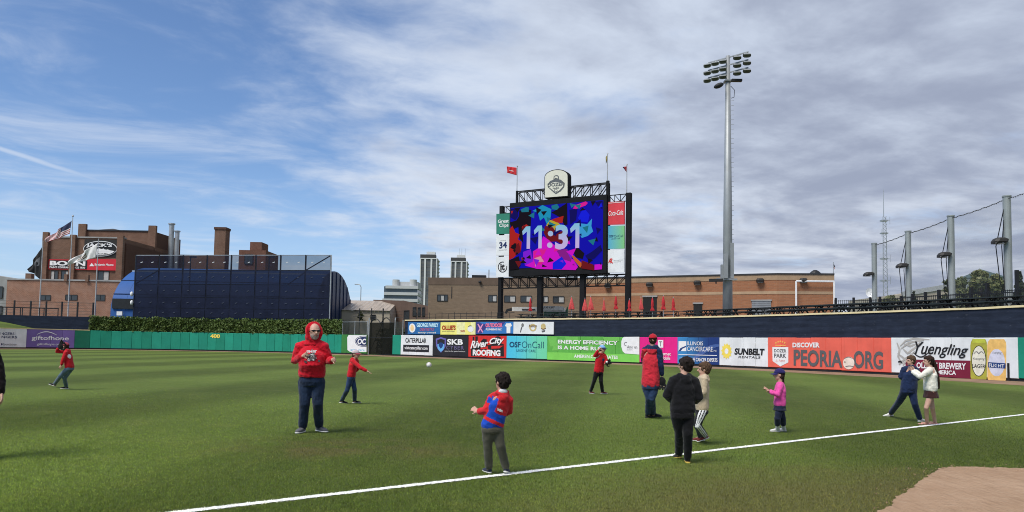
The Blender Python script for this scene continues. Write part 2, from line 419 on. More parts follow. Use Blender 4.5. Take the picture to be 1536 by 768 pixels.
def grass_mat(name, line, bump=True):
    m = bpy.data.materials.new(name); m.use_nodes = True; t = NT(m.node_tree); p = t.n['Principled BSDF']
    g = t.new('ShaderNodeNewGeometry').outputs['Position']
    c, n3, n4 = grass_color(t, g, line)
    if line: c = t.mix(1.0, c, t.mix(t.new('ShaderNodeNewGeometry').outputs['Random Per Island'], (1.45, 1.55, 1.3), (3.2, 3.1, 2.6)), 'MULTIPLY')
    t.l.new(c, p.inputs['Base Color'])
    p.inputs['Roughness'].default_value = 0.85; p.inputs['Specular IOR Level'].default_value = 0.12
    if bump:
        b = t.new('ShaderNodeBump'); b.inputs['Strength'].default_value = 0.8; b.inputs['Distance'].default_value = 0.05
        t.l.new(t.math('ADD', n4, t.math('MULTIPLY', n3, 0.6)), b.inputs['Height']); t.l.new(b.outputs[0], p.inputs['Normal'])
    else:                                   # thin blades pass light on to their other side
        tr = t.new('ShaderNodeBsdfTranslucent'); t.l.new(c, tr.inputs[0]); mx = t.new('ShaderNodeMixShader'); mx.inputs[0].default_value = 0.45
        nv = t.new('ShaderNodeCombineXYZ'); nv.inputs[2].default_value = 1.0; t.l.new(nv.outputs[0], p.inputs['Normal'])
        t.l.new(p.outputs[0], mx.inputs[1]); t.l.new(tr.outputs[0], mx.inputs[2]); t.l.new(mx.outputs[0], t.n['Material Output'].inputs[0])
    return m
M_grass = grass_mat('turf', False); M_blade = grass_mat('turf_blades', True, False)
def dirt_mat(name, c0, c1, c2):
    m = bpy.data.materials.new(name); m.use_nodes = True; t = NT(m.node_tree); p = t.n['Principled BSDF']
    g = t.new('ShaderNodeNewGeometry').outputs['Position']
    a = t.noise(g, 1.1, 6.0, 0.62); b = t.noise(g, 9.0, 6.0, 0.7); k = t.noise(g, 48.0, 4.0, 0.7); rk = t.noise(t.vmath('MULTIPLY', g, (14.0, 1.6, 1.0)), 1.0, 5.0, 0.65, 0.4)
    c = t.mix(t.ss(a, 0.35, 0.68), c0, c1); c = t.mix(t.ss(b, 0.48, 0.74, 0.0, 0.6), c, c2); c = t.mix(t.ss(rk, 0.5, 0.72, 0.0, 0.45), c, tuple(v * 0.62 for v in c0)); c = t.mix(t.ss(k, 0.60, 0.72, 0.0, 0.5), c, tuple(v * 0.5 for v in c0))
    t.l.new(c, p.inputs['Base Color']); p.inputs['Roughness'].default_value = 0.95; p.inputs['Specular IOR Level'].default_value = 0.1
    bp = t.new('ShaderNodeBump'); bp.inputs['Strength'].default_value = 1.0; bp.inputs['Distance'].default_value = 0.04
    t.l.new(t.math('ADD', t.math('MULTIPLY', b, 1.0), t.math('ADD', t.math('MULTIPLY', k, 0.4), t.math('MULTIPLY', rk, 0.8))), bp.inputs['Height']); t.l.new(bp.outputs[0], p.inputs['Normal']); return m
M_dirt = dirt_mat('infield_dirt', (0.40, 0.258, 0.160), (0.48, 0.322, 0.208), (0.53, 0.385, 0.265))
M_track = mat('warning_track_clay', (0.27, 0.175, 0.115), 0.95, 0.2, 0.6, 0.5, 12, spec=0.1)
M_chalk = mat('line_paint', (0.80, 0.80, 0.77), 0.9, 0.06, 20, 0.5, 60, spec=0.1)

# one sheet to the horizon
gm = MB(); gm.add([(-3000, -400, 0), (3000, -400, 0), (3000, 5000, 0), (-3000, 5000, 0)], [(0, 1, 2, 3)])
struct(gm.build('ground', M_grass))

# the outfield wall's plan, from base points read off the photograph at their distances
WPX = [(-240, 70), (-100, 81), (0, 89), (110, 95), (220, 98), (322, 98.3), (430, 96), (500, 92.5), (600, 86), (704, 79), (820, 73.3), (935, 68.2),
       (1017, 64.2), (1080, 60.8), (1153, 57), (1250, 52.2), (1338, 48.2), (1440, 44.2), (1527, 41.0), (1620, 37.6), (1750, 33.5), (1900, 29)]
def wxy(px, Y): return (at(px, 503.3 + 0.0175 * px + 15, Y).x, Y)
WALL = Curve([wxy(*q) for q in WPX], 6)
WH = 2.44
def strip(cv, s0, s1, off0, off1, z, step=1.5, jitter=0.0):
    b = MB(); n = max(2, int((s1 - s0) / step)); vs = []
    for i in range(n + 1):
        q = s0 + (s1 - s0) * i / n
        vs += [cv.pt(q, z, off0), cv.pt(q, z, off1 + random.uniform(-jitter, jitter))]
    b.add(vs, [(2 * i, 2 * i + 1, 2 * i + 3, 2 * i + 2) for i in range(n)]); return b
struct(strip(WALL, 0.5, WALL.c[-1] - 0.5, -0.4, 4.6, 0.004, 0.5, 0.06).build('warning_track', M_track))

# bare dirt at lower right
dp = [(1290, 800), (1318, 768), (1350, 744), (1380, 723), (1400, 708), (1410, 702.5), (1425, 701), (1450, 700), (1490, 701.5), (1536, 703), (1620, 706)]
pts = []
for a, b_ in zip(dp, dp[1:]):
    for k in range(12):
        u = k / 12; g_ = ground(a[0] + (b_[0] - a[0]) * u, a[1] + (b_[1] - a[1]) * u); e_ = .10 * mnoise.noise(Vector((g_.x * 3, g_.y * 3, 0))) + .05 * mnoise.noise(Vector((g_.x * 11, g_.y * 11, 3))); pts.append((g_.x + e_ + random.uniform(-.02, .02), g_.y + e_ * .8 + random.uniform(-.03, .03), 0.006))
pts += [(11.5, 7.6, 0.006), (12.5, 2.0, 0.006), (4.0, 2.0, 0.006)]
bm_ = MB(); bm_.add(pts, [tuple(range(len(pts)))]); struct(bm_.build('dirt_patch', M_dirt))

cl = MB()
for i in range(350):                        # crumbs of clay lying on the dirt and spilling into the turf
    e_ = random.choice(pts[:-3]); q_ = Vector((e_[0] + random.gauss(.12, .30), e_[1] - random.gauss(.10, .26), 0.004)); r_ = random.uniform(.004, .013)
    cl.add([q_ + Vector((r_ * random.uniform(.6, 1.2) * math.cos(a), r_ * math.sin(a), 0)) for a in (0, 1.57, 3.14, 4.71)] + [q_ + Vector((0, 0, r_ * random.uniform(.7, 1.4)))], [(0, 1, 4), (1, 2, 4), (2, 3, 4), (3, 0, 4)])
co_ = cl.build('clay_crumbs', M_dirt); tag(co_, 'loose clay crumbs along the edge of the dirt patch', 'clay'); co_['kind'] = 'stuff'

# painted foul line: ragged edges because it is sprayed on grass
b = MB(); vs = []; L0, L1 = -6.0, 42.0; n = 1600
for i in range(n + 1):
    c_ = LA + ld * (L0 + (L1 - L0) * i / n)
    for sg in (-1, 1):
        p_ = c_ + LN * sg * (0.058 + random.uniform(-0.013, 0.013)); vs.append((p_.x, p_.y, 0.008))
b.add(vs, [(2 * i, 2 * i + 1, 2 * i + 3, 2 * i + 2) for i in range(n)]); struct(b.build('foul_line', M_chalk))

# standing grass near the camera
def inpoly(x, y, poly):
    r_ = np.zeros(len(x), bool); j = len(poly) - 1
    for i in range(len(poly)):
        xi, yi, xj, yj = poly[i][0], poly[i][1], poly[j][0], poly[j][1]
        c_ = ((yi > y) != (yj > y)) & (x < (xj - xi) * (y - yi) / (yj - yi + 1e-12) + xi); r_ ^= c_; j = i
    return r_
N = 520000
yy = 5.9 + (23.0 - 5.9) * np.random.rand(N) ** 1.6
xx = (np.random.rand(N) - 0.5) * 2 * (yy * 0.74)
keep = ~inpoly(xx, yy, [(p[0], p[1]) for p in pts]) & (np.random.rand(N) < np.clip((23.0 - yy) / 13.0, 0, 1)); xx, yy = xx[keep], yy[keep]; N = len(xx)
hh = 0.017 * (0.5 + np.random.rand(N)) ; ww = 0.0030 * (yy / 8) ** 0.6 * (0.7 + 0.6 * np.random.rand(N))
a_ = np.random.rand(N) * 2 * np.pi; ln = (np.random.rand(N) * 0.9 + 0.1) * hh
b_ = np.random.rand(N) * 2 * np.pi
V = np.zeros((N, 3, 3))
V[:, 0] = np.stack([xx - ww * np.cos(a_), yy - ww * np.sin(a_), np.zeros(N)], 1)
V[:, 1] = np.stack([xx + ww * np.cos(a_), yy + ww * np.sin(a_), np.zeros(N)], 1)
V[:, 2] = np.stack([xx + ln * np.cos(b_), yy + ln * np.sin(b_), hh], 1)
me = bpy.data.meshes.new('grass_blades'); me.vertices.add(3 * N); me.vertices.foreach_set('co', V.reshape(-1))
me.loops.add(3 * N); me.loops.foreach_set('vertex_index', np.arange(3 * N, dtype=np.int32))
me.polygons.add(N); me.polygons.foreach_set('loop_start', np.arange(0, 3 * N, 3, dtype=np.int32)); me.update(calc_edges=True)
me.materials.append(M_blade)
go = link('grass_blades', me); tag(go, 'short mown green grass blades of the near outfield', 'grass'); go['kind'] = 'stuff'

# ------------------------------------------------------------------ outfield wall: padded panels and printed banners
def pad_mesh(s0, s1, z0, z1, depth=0.10, bev=0.03):
    b = MB(); w = s1 - s0
    A = [WALL.pt(s0 + .004, z0, -0.02), WALL.pt(s1 - .004, z0, -0.02), WALL.pt(s1 - .004, z1, -0.02), WALL.pt(s0 + .004, z1, -0.02)]
    B_ = [WALL.pt(s0 + .004, z0, depth - bev), WALL.pt(s1 - .004, z0, depth - bev), WALL.pt(s1 - .004, z1, depth - bev), WALL.pt(s0 + .004, z1, depth - bev)]
    D_ = [WALL.pt(s0 + bev, z0 + bev, depth), WALL.pt(s1 - bev, z0 + bev, depth), WALL.pt(s1 - bev, z1 - bev, depth), WALL.pt(s0 + bev, z1 - bev, depth)]
    fs = [(8, 9, 10, 11), (3, 2, 1, 0)]
    for o in (0, 4):
        for i in range(4): j = (i + 1) % 4; fs.append((o + i, o + j, o + 4 + j, o + 4 + i))
    b.add(A + B_ + D_, fs); return b
PADW = 1.24
def pads(parent, px0, px1, m, y=512, z0=0.16, z1=WH, n=None, jit=0.012):
    s0, s1 = WALL.sx(px0, y), WALL.sx(px1, y); n = n or max(1, round((s1 - s0) / PADW)); w = (s1 - s0) / n
    for i in range(n):
        q = m[i % len(m)] if isinstance(m, list) else m
        pad_mesh(s0 + i * w, s0 + (i + 1) * w, z0 + random.uniform(-jit, jit), z1 + random.uniform(-jit, jit), 0.10 + random.uniform(-.012, .012)).build('pad', q, parent)
    kb = MB()
    for i in range(n): kb.bar(WALL.pt(s0 + i * w, 0.075, 0.0), WALL.pt(s0 + (i + 1) * w, 0.075, 0.0), 0.08, 0.15)
    kb.build('kick_board', M_kick, parent)
    return s0, s1
M_kick = mat('kick_board_black', (0.02, 0.02, 0.022), 0.8)
vin = dict(rough=0.42, spec=0.4, scale=0.8)
def vinyl(name, r, g, b, **k): return mat(name, C(r, g, b), **{**dict(rough=0.5, var=0.07, scale=0.9, spec=0.3, bump=0.12, bscale=2.5, streak=0.22, scuff=0.28), **k})
M_gr = [vinyl('pad_green_%d' % i, *c) for i, c in enumerate([(30, 140, 114), (26, 132, 106), (34, 146, 120), (28, 136, 112)])]
M_gr2 = [vinyl('pad_dark_green_%d' % i, *c) for i, c in enumerate([(20, 104, 80), (16, 98, 76)])]
M_moss = vinyl('pad_moss', 62, 128, 62)
M_white = vinyl('banner_white', 226, 228, 228); M_black = vinyl('banner_black', 40, 38, 42); M_ink = mat('ink_black', (0.012, 0.012, 0.014), 0.6, 0.05)
M_purple = vinyl('banner_purple', 116, 96, 158); M_red = vinyl('banner_red', 212, 48, 44); M_pink = vinyl('banner_magenta', 226, 34, 132)
M_coral = vinyl('banner_coral', 232, 104, 86); M_maroon = vinyl('banner_maroon', 122, 32, 56); M_navyp = vinyl('banner_navy', 32, 62, 120)
M_wt = mat('print_white', (0.80, 0.80, 0.79), 0.6, 0.05); M_grey = mat('print_grey', C(120, 118, 116), 0.6, 0.08)
M_yel = mat('print_yellow', C(238, 214, 92), 0.6, 0.06); M_dgrey = mat('print_dark_grey', C(92, 92, 94), 0.6, 0.06)
def grad_mat(name, c0, c1, pxa, pxb, y=515):
    """banner print that fades from one ink to another along the wall"""
    a, b = WALL.pt(WALL.sx(pxa, y), 1), WALL.pt(WALL.sx(pxb, y), 1); d = b - a
    m = bpy.data.materials.new(name); m.use_nodes = True; t = NT(m.node_tree); p = t.n['Principled BSDF']
    g = t.new('ShaderNodeNewGeometry').outputs['Position']
    u = t.math('DIVIDE', t.vmath('DOT_PRODUCT', t.vmath('SUBTRACT', g, tuple(a)), tuple(d)), d.dot(d))
    t.l.new(t.mix(t.ss(u, 0.0, 1.0), C(*c0), C(*c1)), p.inputs['Base Color']); p.inputs['Roughness'].default_value = 0.5; p.inputs['Specular IOR Level'].default_value = 0.3
    return m

# plain green padding
w1 = thing('outfield_wall', 'long green padded outfield wall below the ivy, marked 400', 'wall', WALL.pt(WALL.sx(320, 512), 0))
pads(w1, 111.5, 135, M_gr2); pads(w1, 135, 513, M_gr); pads(w1, 513, 521.5, M_moss)
lettering(WALL, '400', (316.2, 501.2, 330.8, 507.2), M_yel, w1, 0.14, 0.045)
w2 = thing('outfield_wall', 'narrow green wall pad between the gate and a white banner', 'wall', WALL.pt(WALL.sx(596, 515), 0)); pads(w2, 589.5, 602, [M_gr[0]])
w3 = thing('outfield_wall', 'green padded wall at the right edge past the beer banner', 'wall', WALL.pt(WALL.sx(1560, 540), 0)); pads(w3, 1529, 1640, M_gr, y=540)
w0 = thing('outfield_wall', 'green padded wall left of the white banner, out at the edge', 'wall', WALL.pt(WALL.sx(-60, 512), 0)); pads(w0, -150, -26, M_gr2)

BG = 'advertising banners along the outfield wall'
def banner(label, px0, px1, m, y=515, n=None):
    s0, s1 = WALL.sx(px0, y), WALL.sx(px1, y)
    t = thing('advertising_banner', label, 'banner', WALL.pt((s0 + s1) / 2, 0), BG); pads(t, px0, px1, m, y, n=n); return t
OF = 0.125
# white, far left
t = banner('white banner at the far left edge with navy capital letters', -26, 39, M_white)
M_nv = mat('print_navy', C(36, 48, 92), 0.6, 0.05)
lettering(WALL, 'RINGERS', (-5, 498.5, 21, 502.5), M_nv, t, OF, 0.02); lettering(WALL, 'FOR DINGERS', (-22, 503.5, 25, 507.2), M_nv, t, OF, 0.02)
lettering(WALL, 'foundation', (4, 514.6, 24, 518), M_grey, t, OF, 0.01); disc(WALL, 1.6, 516.3, 1.5, 1.6, M_nv, t, OF)
# purple
t = banner('purple banner with white lowercase lettering under a thin arc', 39, 111.5, M_purple)
lettering(WALL, 'giftofhope', (47, 503.8, 103, 512), M_wt, t, OF, 0.012); stroke(WALL, [(55 + 30 * u, 503.6 - 6.0 * math.sin(math.pi * (0.1 + 0.85 * u))) for u in [i / 14 for i in range(15)]], 1.2, M_wt, t, OF)
lettering(WALL, 'giftofhope.org', (55, 514.4, 92, 518.8), M_wt, t, OF, 0.0, 0.2)
# sign half behind the gate
t = banner('white banner with a dark blue oval, half hidden by the gate', 521.5, 551, [M_moss])
patch(WALL, [(524, 502.6), (550.8, 502.9), (550.8, 528), (526, 527.8), (522.2, 525), (521.9, 506)], M_wt, t, 0.12)
ovl = lambda rx, ry: [(min(550.8, 547 + rx * math.cos(a)), 512 + ry * math.sin(a)) for a in [2 * math.pi * k / 36 for k in range(36)]]
patch(WALL, ovl(13.5, 8.2), M_nv, t, .135); patch(WALL, ovl(12.6, 7.4), M_wt, t, .14); patch(WALL, ovl(11.8, 6.7), M_nv, t, .145)
lettering(WALL, 'OC', (537.6, 508, 550.5, 516.5), M_wt, t, 0.15, 0.04, 0.15); lettering(WALL, 'auto care', (527, 523.5, 548, 526.5), mat('print_sky', C(120, 190, 220), 0.6), t, 0.135, 0.01)
# white banner, machine maker
t = banner('white banner with black capitals above a black bar, nearest the gate', 602, 650, M_white)
lettering(WALL, 'CATERPILLAR', (609.2, 507.2, 640.6, 514.2), M_ink, t, OF, 0.022); rectp(WALL, (605.8, 517.4, 644.6, 527.8), M_black, t, 0.118, n=4)
lettering(WALL, 'visitcaterpillar.com', (608, 519.6, 642.6, 525.6), M_wt, t, OF + .01, 0.02)
# black banner with shield
t = banner('black banner with a violet and blue shield beside white capitals', 650, 703.5, M_black)
def shield(cx_, y0, y1, w): return [(cx_ - w, y0 + (y1 - y0) * .10), (cx_ - w * .5, y0 + (y1 - y0) * .06), (cx_, y0), (cx_ + w * .5, y0 + (y1 - y0) * .06), (cx_ + w, y0 + (y1 - y0) * .10), (cx_ + w * .95, y0 + (y1 - y0) * .55), (cx_ + w * .55, y0 + (y1 - y0) * .8), (cx_, y1), (cx_ - w * .55, y0 + (y1 - y0) * .8), (cx_ - w * .95, y0 + (y1 - y0) * .55)]
patch(WALL, shield(662.6, 505.6, 529.2, 7.8), mat('print_violet', C(104, 96, 170), 0.6), t, .118); patch(WALL, shield(662.6, 508.0, 526.5, 5.6), M_black, t, .124)
patch(WALL, shield(662.6, 515, 528, 5.2), mat('print_blue', C(100, 170, 220), 0.6), t, .13); patch(WALL, shield(662.6, 513.5, 523, 3.3), M_navyp, t, .136)
lettering(WALL, 'SKB', (671.8, 508.6, 695.5, 517.2), M_wt, t, OF, 0.035); lettering(WALL, 'CYBER', (670.6, 518.7, 697.2, 524.4), mat('print_lilac', C(104, 96, 134), 0.6), t, OF, 0.01, 0, 1.15)
lettering(WALL, 'security for your business', (668.2, 526, 699, 528.2), M_wt, t, OF, 0.0)
# red banner with a black skyline
t = banner('red banner with white script over a black skyline', 703.5, 760.5, M_red)
patch(WALL, [(707.5, 534.2), (707.5, 523), (710, 522), (710, 505), (712.5, 505), (712.5, 520), (714, 520), (714, 504.5), (717.5, 504.5), (717.5, 519), (722, 519), (722, 512), (726, 508), (731, 509), (731, 518), (738, 517), (738, 509), (744, 508), (744, 505.5), (748, 504), (752, 506), (752, 515), (756.5, 516), (757, 534.8)], M_ink, t, .118)
patch(WALL, [(722, 521), (733, 519.5), (733, 523), (722, 524)], M_red, t, .122); patch(WALL, [(738, 519), (756, 518.5), (750, 522.5), (738, 523)], M_red, t, .122)
lettering(WALL, 'River', (707, 511.5, 523, 734, 509.5, 520), M_wt, t, .165, 0.03, 0.35); lettering(WALL, 'City', (735.5, 507.5, 519, 757.5, 505, 517), M_wt, t, .167, 0.03, 0.35)
lettering(WALL, 'ROOFING', (710.6, 524.6, 752, 533.8), M_wt, t, .17, 0.05)
# turquoise fading to green
t = banner('turquoise banner fading to green with dark blue lettering', 760.5, 821.5, grad_mat('banner_turquoise', (74, 190, 222), (112, 208, 162), 761, 821))
M_teal = mat('print_teal', C(26, 72, 104), 0.6, 0.05)
lettering(WALL, 'OSF', (765, 512.6, 781.8, 521), M_teal, t, OF, 0.03); lettering(WALL, 'OnCall', (783.7, 512.2, 816.4, 522), M_teal, t, OF, -0.012); lettering(WALL, 'URGENT CARE', (775.5, 524.2, 804.5, 528), M_teal, t, OF, -0.004)
# green energy banner
M_lime = vinyl('banner_green', 96, 174, 74); M_lime2 = vinyl('banner_lime', 126, 206, 88)
t = banner('wide green banner with white capitals about a home run', 821.5, 960, M_lime)
rectp(WALL, (821.8, 528.2, 539.2, 960, 532.0, 543.6), M_lime2, t, .112, n=12)
for k, (a, b__) in enumerate([((823, 506), (836, 520)), ((829, 526), (838, 514)), ((848, 505), (868, 512)), ((880, 526), (890, 517)), ((905, 505.5), (930, 512))]):
    patch(WALL, [a, (b__[0], a[1]), b__, (a[0] + 3, b__[1])], mat('banner_green_mid', C(112, 186, 84), 0.5, 0.05), t, .114 + .001 * k)
lettering(WALL, 'ENERGY EFFICIENCY', (837.8, 509.6, 515.2, 927.4, 511.4, 517.8), M_wt, t, OF, 0.03); lettering(WALL, 'IS A HOME RUN', (837.8, 518.2, 523.8, 907, 520.6, 526.2), M_wt, t, OF, 0.03)
lettering(WALL, 'AMEREN.COM/REBATES', (862, 531.6, 536.6, 927.6, 533.6, 538.6), M_wt, t, OF, 0.02)
patch(WALL, [(937, 505.4), (960, 505.2), (960, 531.8), (938.5, 530.2), (935, 527), (932.9, 520), (933, 512), (934.6, 507.5)], M_wt, t, .12)
lettering(WALL, 'Ameren', (941.5, 518, 957, 523), M_dgrey, t, .13, 0.01, 0.1); lettering(WALL, 'ILLINOIS', (942, 524, 950, 525.6), M_dgrey, t, .13); disc(WALL, 939.8, 516, 2.6, 3.0, M_grey, t, .13, r0=.7, a0=1.2, a1=5.6)
# magenta
t = banner('magenta banner behind the man in the red cap', 960, 1017, M_pink, y=520)
rectp(WALL, (988, 510, 996, 521.5), M_wt, t, .118); lettering(WALL, 'T', (989.8, 512, 994.2, 519.5), M_grey, t, .128, 0.02)
lettering(WALL, '5G Internet', (979, 528.3, 1007.4, 533), M_wt, t, OF, 0.02); lettering(WALL, 'T-Mobile', (988, 534.7, 1006.5, 539.6), M_wt, t, OF, 0.02)
# blue
t = banner('blue banner with white capitals and a white swoosh square', 1017, 1080, grad_mat('banner_blue', (64, 140, 196), (32, 56, 116), 1010, 1070))
rectp(WALL, (1019, 511.8, 1030.6, 526.6), M_wt, t, .118); patch(WALL, [(1019.3, 526.4), (1022, 522), (1030.4, 518.5), (1030.4, 520.5), (1025, 523), (1022.5, 526.4)], M_navyp, t, .125)
stroke(WALL, [(1040 + 40 * u, 540 - 22 * math.sin(u * 1.5)) for u in [i / 10 for i in range(11)]], 7, mat('banner_blue_mid', C(70, 96, 156), .5), t, .112)
lettering(WALL, 'ILLINOIS', (1032, 512.2, 1056, 518), M_wt, t, OF, 0.004); lettering(WALL, 'CANCERCARE', (1032, 520, 1070.4, 527), M_wt, t, OF, 0.004); lettering(WALL, 'P.C.', (1072, 525, 1077, 528), M_wt, t, OF)
rectp(WALL, (1019, 532, 1077, 533), M_wt, t, OF, n=4); lettering(WALL, 'WE ARE THE CANCER EXPERTS', (1021, 536.2, 541.4, 1077.6, 537.4, 543), M_wt, t, OF, 0.02)
# white with yellow sun
t = banner('white banner with a yellow sun wheel and bold black name', 1080, 1153, M_white, y=530)
sp = []
for i in range(24): a = 2 * math.pi * i / 24; q = 1.0 if i % 2 == 0 else 0.76; sp.append((1091.2 + 8.3 * q * math.cos(a + .1), 526.8 + 12.4 * q * math.sin(a + .1)))
patch(WALL, sp, M_yel, t, .118); disc(WALL, 1091.2, 526.8, 2.9, 4.2, M_wt, t, .126)
lettering(WALL, 'SUNBELT', (1103, 522.2, 532.2, 1148.4, 523, 533), M_ink, t, OF, 0.045, 0.12); lettering(WALL, 'RENTALS', (1109, 533.7, 537.2, 1142, 534.4, 538), M_ink, t, OF, 0.015, 0.12, 1.1)
# coral
t = banner('long coral banner with big grey capitals around a baseball', 1153, 1338, M_coral, y=535)
patch(WALL, [(1160, 520.6), (1184, 520.8), (1184, 543.6), (1172, 549.6), (1160.4, 541.6)], M_wt, t, .118)
lettering(WALL, 'DOZER', (1162.8, 523.6, 1181, 528.6), M_dgrey, t, OF + .004, 0.02); lettering(WALL, 'PARK', (1162.8, 530.4, 1181, 536.6), M_dgrey, t, OF + .004, 0.03); lettering(WALL, 'is here', (1165, 538.4, 1179, 543), mat('print_coral', C(226, 150, 140), .6), t, OF + .004, 0, 0.3)
for k in range(5): disc(WALL, 1165.4 + 3.3 * k, 515.5 - 3.4 * math.sin(math.pi * (k + .6) / 5.2), 1.2, 1.6, mat('print_gold', C(240, 170, 90), .6), t, .12, 8)
rectp(WALL, (1164, 517.4, 1180, 519), mat('print_gold', (0, 0, 0)), t, .12)
lettering(WALL, 'DISCOVER', (1190.4, 514, 521.2, 1231, 513.6, 521.4), M_wt, t, OF, 0.04)
lettering(WALL, 'PEORIA', (1192, 524.2, 548.4, 1265.5, 526, 551.8), M_dgrey, t, OF, 0.03); lettering(WALL, 'ORG', (1282, 525.8, 552.2, 1326.4, 527.2, 554.4), M_dgrey, t, OF, 0.03)
disc(WALL, 1275, 544.4, 8.6, 9.6, mat('print_ball', C(232, 216, 200), .6), t, .135); stroke(WALL, [(1268 + 13 * u, 538.5 - 3 * math.sin(u * 3)) for u in [i / 8 for i in range(9)]], 1.3, M_grey, t, .14); stroke(WALL, [(1270 + 12 * u, 550 - 1 * math.sin(u * 3)) for u in [i / 8 for i in range(9)]], 1.3, M_dgrey, t, .14); disc(WALL, 1269.3, 543, 1.2, .9, M_ink, t, .14, 10)
# beer
t = banner('white banner with black script, maroon band and two beer bottles', 1338, 1529, M_white, y=540)
M_sk = mat('print_sketch_grey', C(176, 172, 166), .6)
for pl in ([(1352, 519), (1360, 511), (1372, 508), (1384, 508.6), (1396, 509.5)], [(1353, 523), (1364, 514.5), (1376, 511.8), (1388, 511)], [(1347, 514), (1351, 524), (1349, 535), (1352, 541)], [(1356, 523), (1363, 530), (1374, 522), (1382, 513)], [(1350, 547), (1358, 539), (1366, 534), (1374, 527)], [(1348, 530), (1356, 536), (1361, 541), (1356, 548)], [(1358, 516), (1368, 519), (1376, 516)], [(1349, 543), (1354, 542), (1358, 546)]):
    sm = []
    for i in range(len(pl) - 1):
        for k in range(4): u = k / 4; sm.append((pl[i][0] * (1 - u) + pl[i + 1][0] * u, pl[i][1] * (1 - u) + pl[i + 1][1] * u))
    stroke(WALL, sm + [pl[-1]], 3.0, M_sk, t, .116 + random.random() * .004)
stroke(WALL, [(1349, 543), (1352, 542), (1355, 544)], 3, M_ink, t, .124)
lettering(WALL, 'Yuengling', (1374, 512, 537, 1455, 518, 537.5), M_ink, t, OF + .01, 0.012, 0.40); stroke(WALL, [(1372 + 24 * u, 529 + 6.5 * math.sin(u * 3.4)) for u in [i / 10 for i in range(11)]], 2.0, M_ink, t, .128)
rectp(WALL, (1360, 539.0, 561, 1459, 541, 568.2), M_maroon, t, .116, n=14)
lettering(WALL, 'OLDEST BREWERY', (1376.6, 543.4, 552.2, 1451, 544.6, 554.6), M_wt, t, OF, 0.03); lettering(WALL, 'IN AMERICA', (1392, 554.4, 560.4, 1436, 556, 562.6), M_wt, t, OF, 0.03)
def bottle_shape(x0, x1, y0, y1, ya, yb):
    xm = (x0 + x1) / 2; w = (x1 - x0) / 2
    return [(xm - w * .72, y0), (xm + w * .78, y0), (xm + w * .95, ya - 3), (x1, ya + 2), (x1 - .3, yb - 2), (xm + w * .9, yb), (xm - w * .9, yb - 1.2), (x0 + .3, yb - 4), (x0, ya + 2), (xm - w * .93, ya - 3)]
M_bg = mat('print_bottle_green', C(168, 164, 62), .5); M_bo = mat('print_bottle_amber', C(236, 190, 110), .5)
patch(WALL, bottle_shape(1457.6, 1482.6, 508.4, 0, 516, 569.2), M_bg, t, .124); patch(WALL, bottle_shape(1483, 1511.8, 508.8, 0, 516, 571), M_bo, t, .124)
patch(WALL, [(1461, 508.6), (1480, 508.8), (1480.4, 514.6), (1460.6, 514.2)], mat('print_lime_cap', C(190, 196, 70), .5), t, .128)
disc(WALL, 1470.4, 541.5, 11.2, 23.4, M_ink, t, .128); disc(WALL, 1470.4, 541.5, 10.2, 22.2, mat('print_cream', C(226, 222, 204), .6), t, .132)
lettering(WALL, 'LAGER', (1460.6, 545.8, 551.6, 1480.4, 546.8, 552.6), M_ink, t, .14, 0.01); lettering(WALL, 'Yuengling', (1461.6, 536.4, 1479.4, 540.6), M_dgrey, t, .14, 0, .3)
stroke(WALL, [(1463 + 15 * u, 531 - 3.5 * abs(math.sin(u * 6.2))) for u in [i / 12 for i in range(13)]], 1.6, M_grey, t, .138)
disc(WALL, 1497.4, 544, 12.6, 20.6, mat('print_silver', C(206, 206, 220), .6), t, .13); patch(WALL, [(1484.6, 543.2), (1511, 545), (1510.8, 552.8), (1484.6, 551)], M_navyp, t, .136)
lettering(WALL, 'FLIGHT', (1486, 545, 550.2, 1509, 546.6, 551.8), M_wt, t, .142, 0.01); lettering(WALL, 'Yuengling', (1491, 527.5, 1505, 531.5), M_grey, t, .138, 0, .3)
rectp(WALL, (1513.4, 544.6, 1517, 571.6), M_ink, t, .13)

# cream cap over the left wall
M_cream = mat('cap_cream', C(222, 204, 150), .6, .08, 2)
cb = MB(); a_, b2 = WALL.sx(-140, 495), WALL.sx(135, 497)
for i in range(40): u0, u1 = a_ + (b2 - a_) * i / 40, a_ + (b2 - a_) * (i + 1) / 40; cb.bar(WALL.pt(u0, WH + .045, .02), WALL.pt(u1, WH + .045, .02), .2, .09)
tag(cb.build('yellow_rail', M_cream), 'cream yellow rail running along the top of the wall above the purple banner', 'rail')

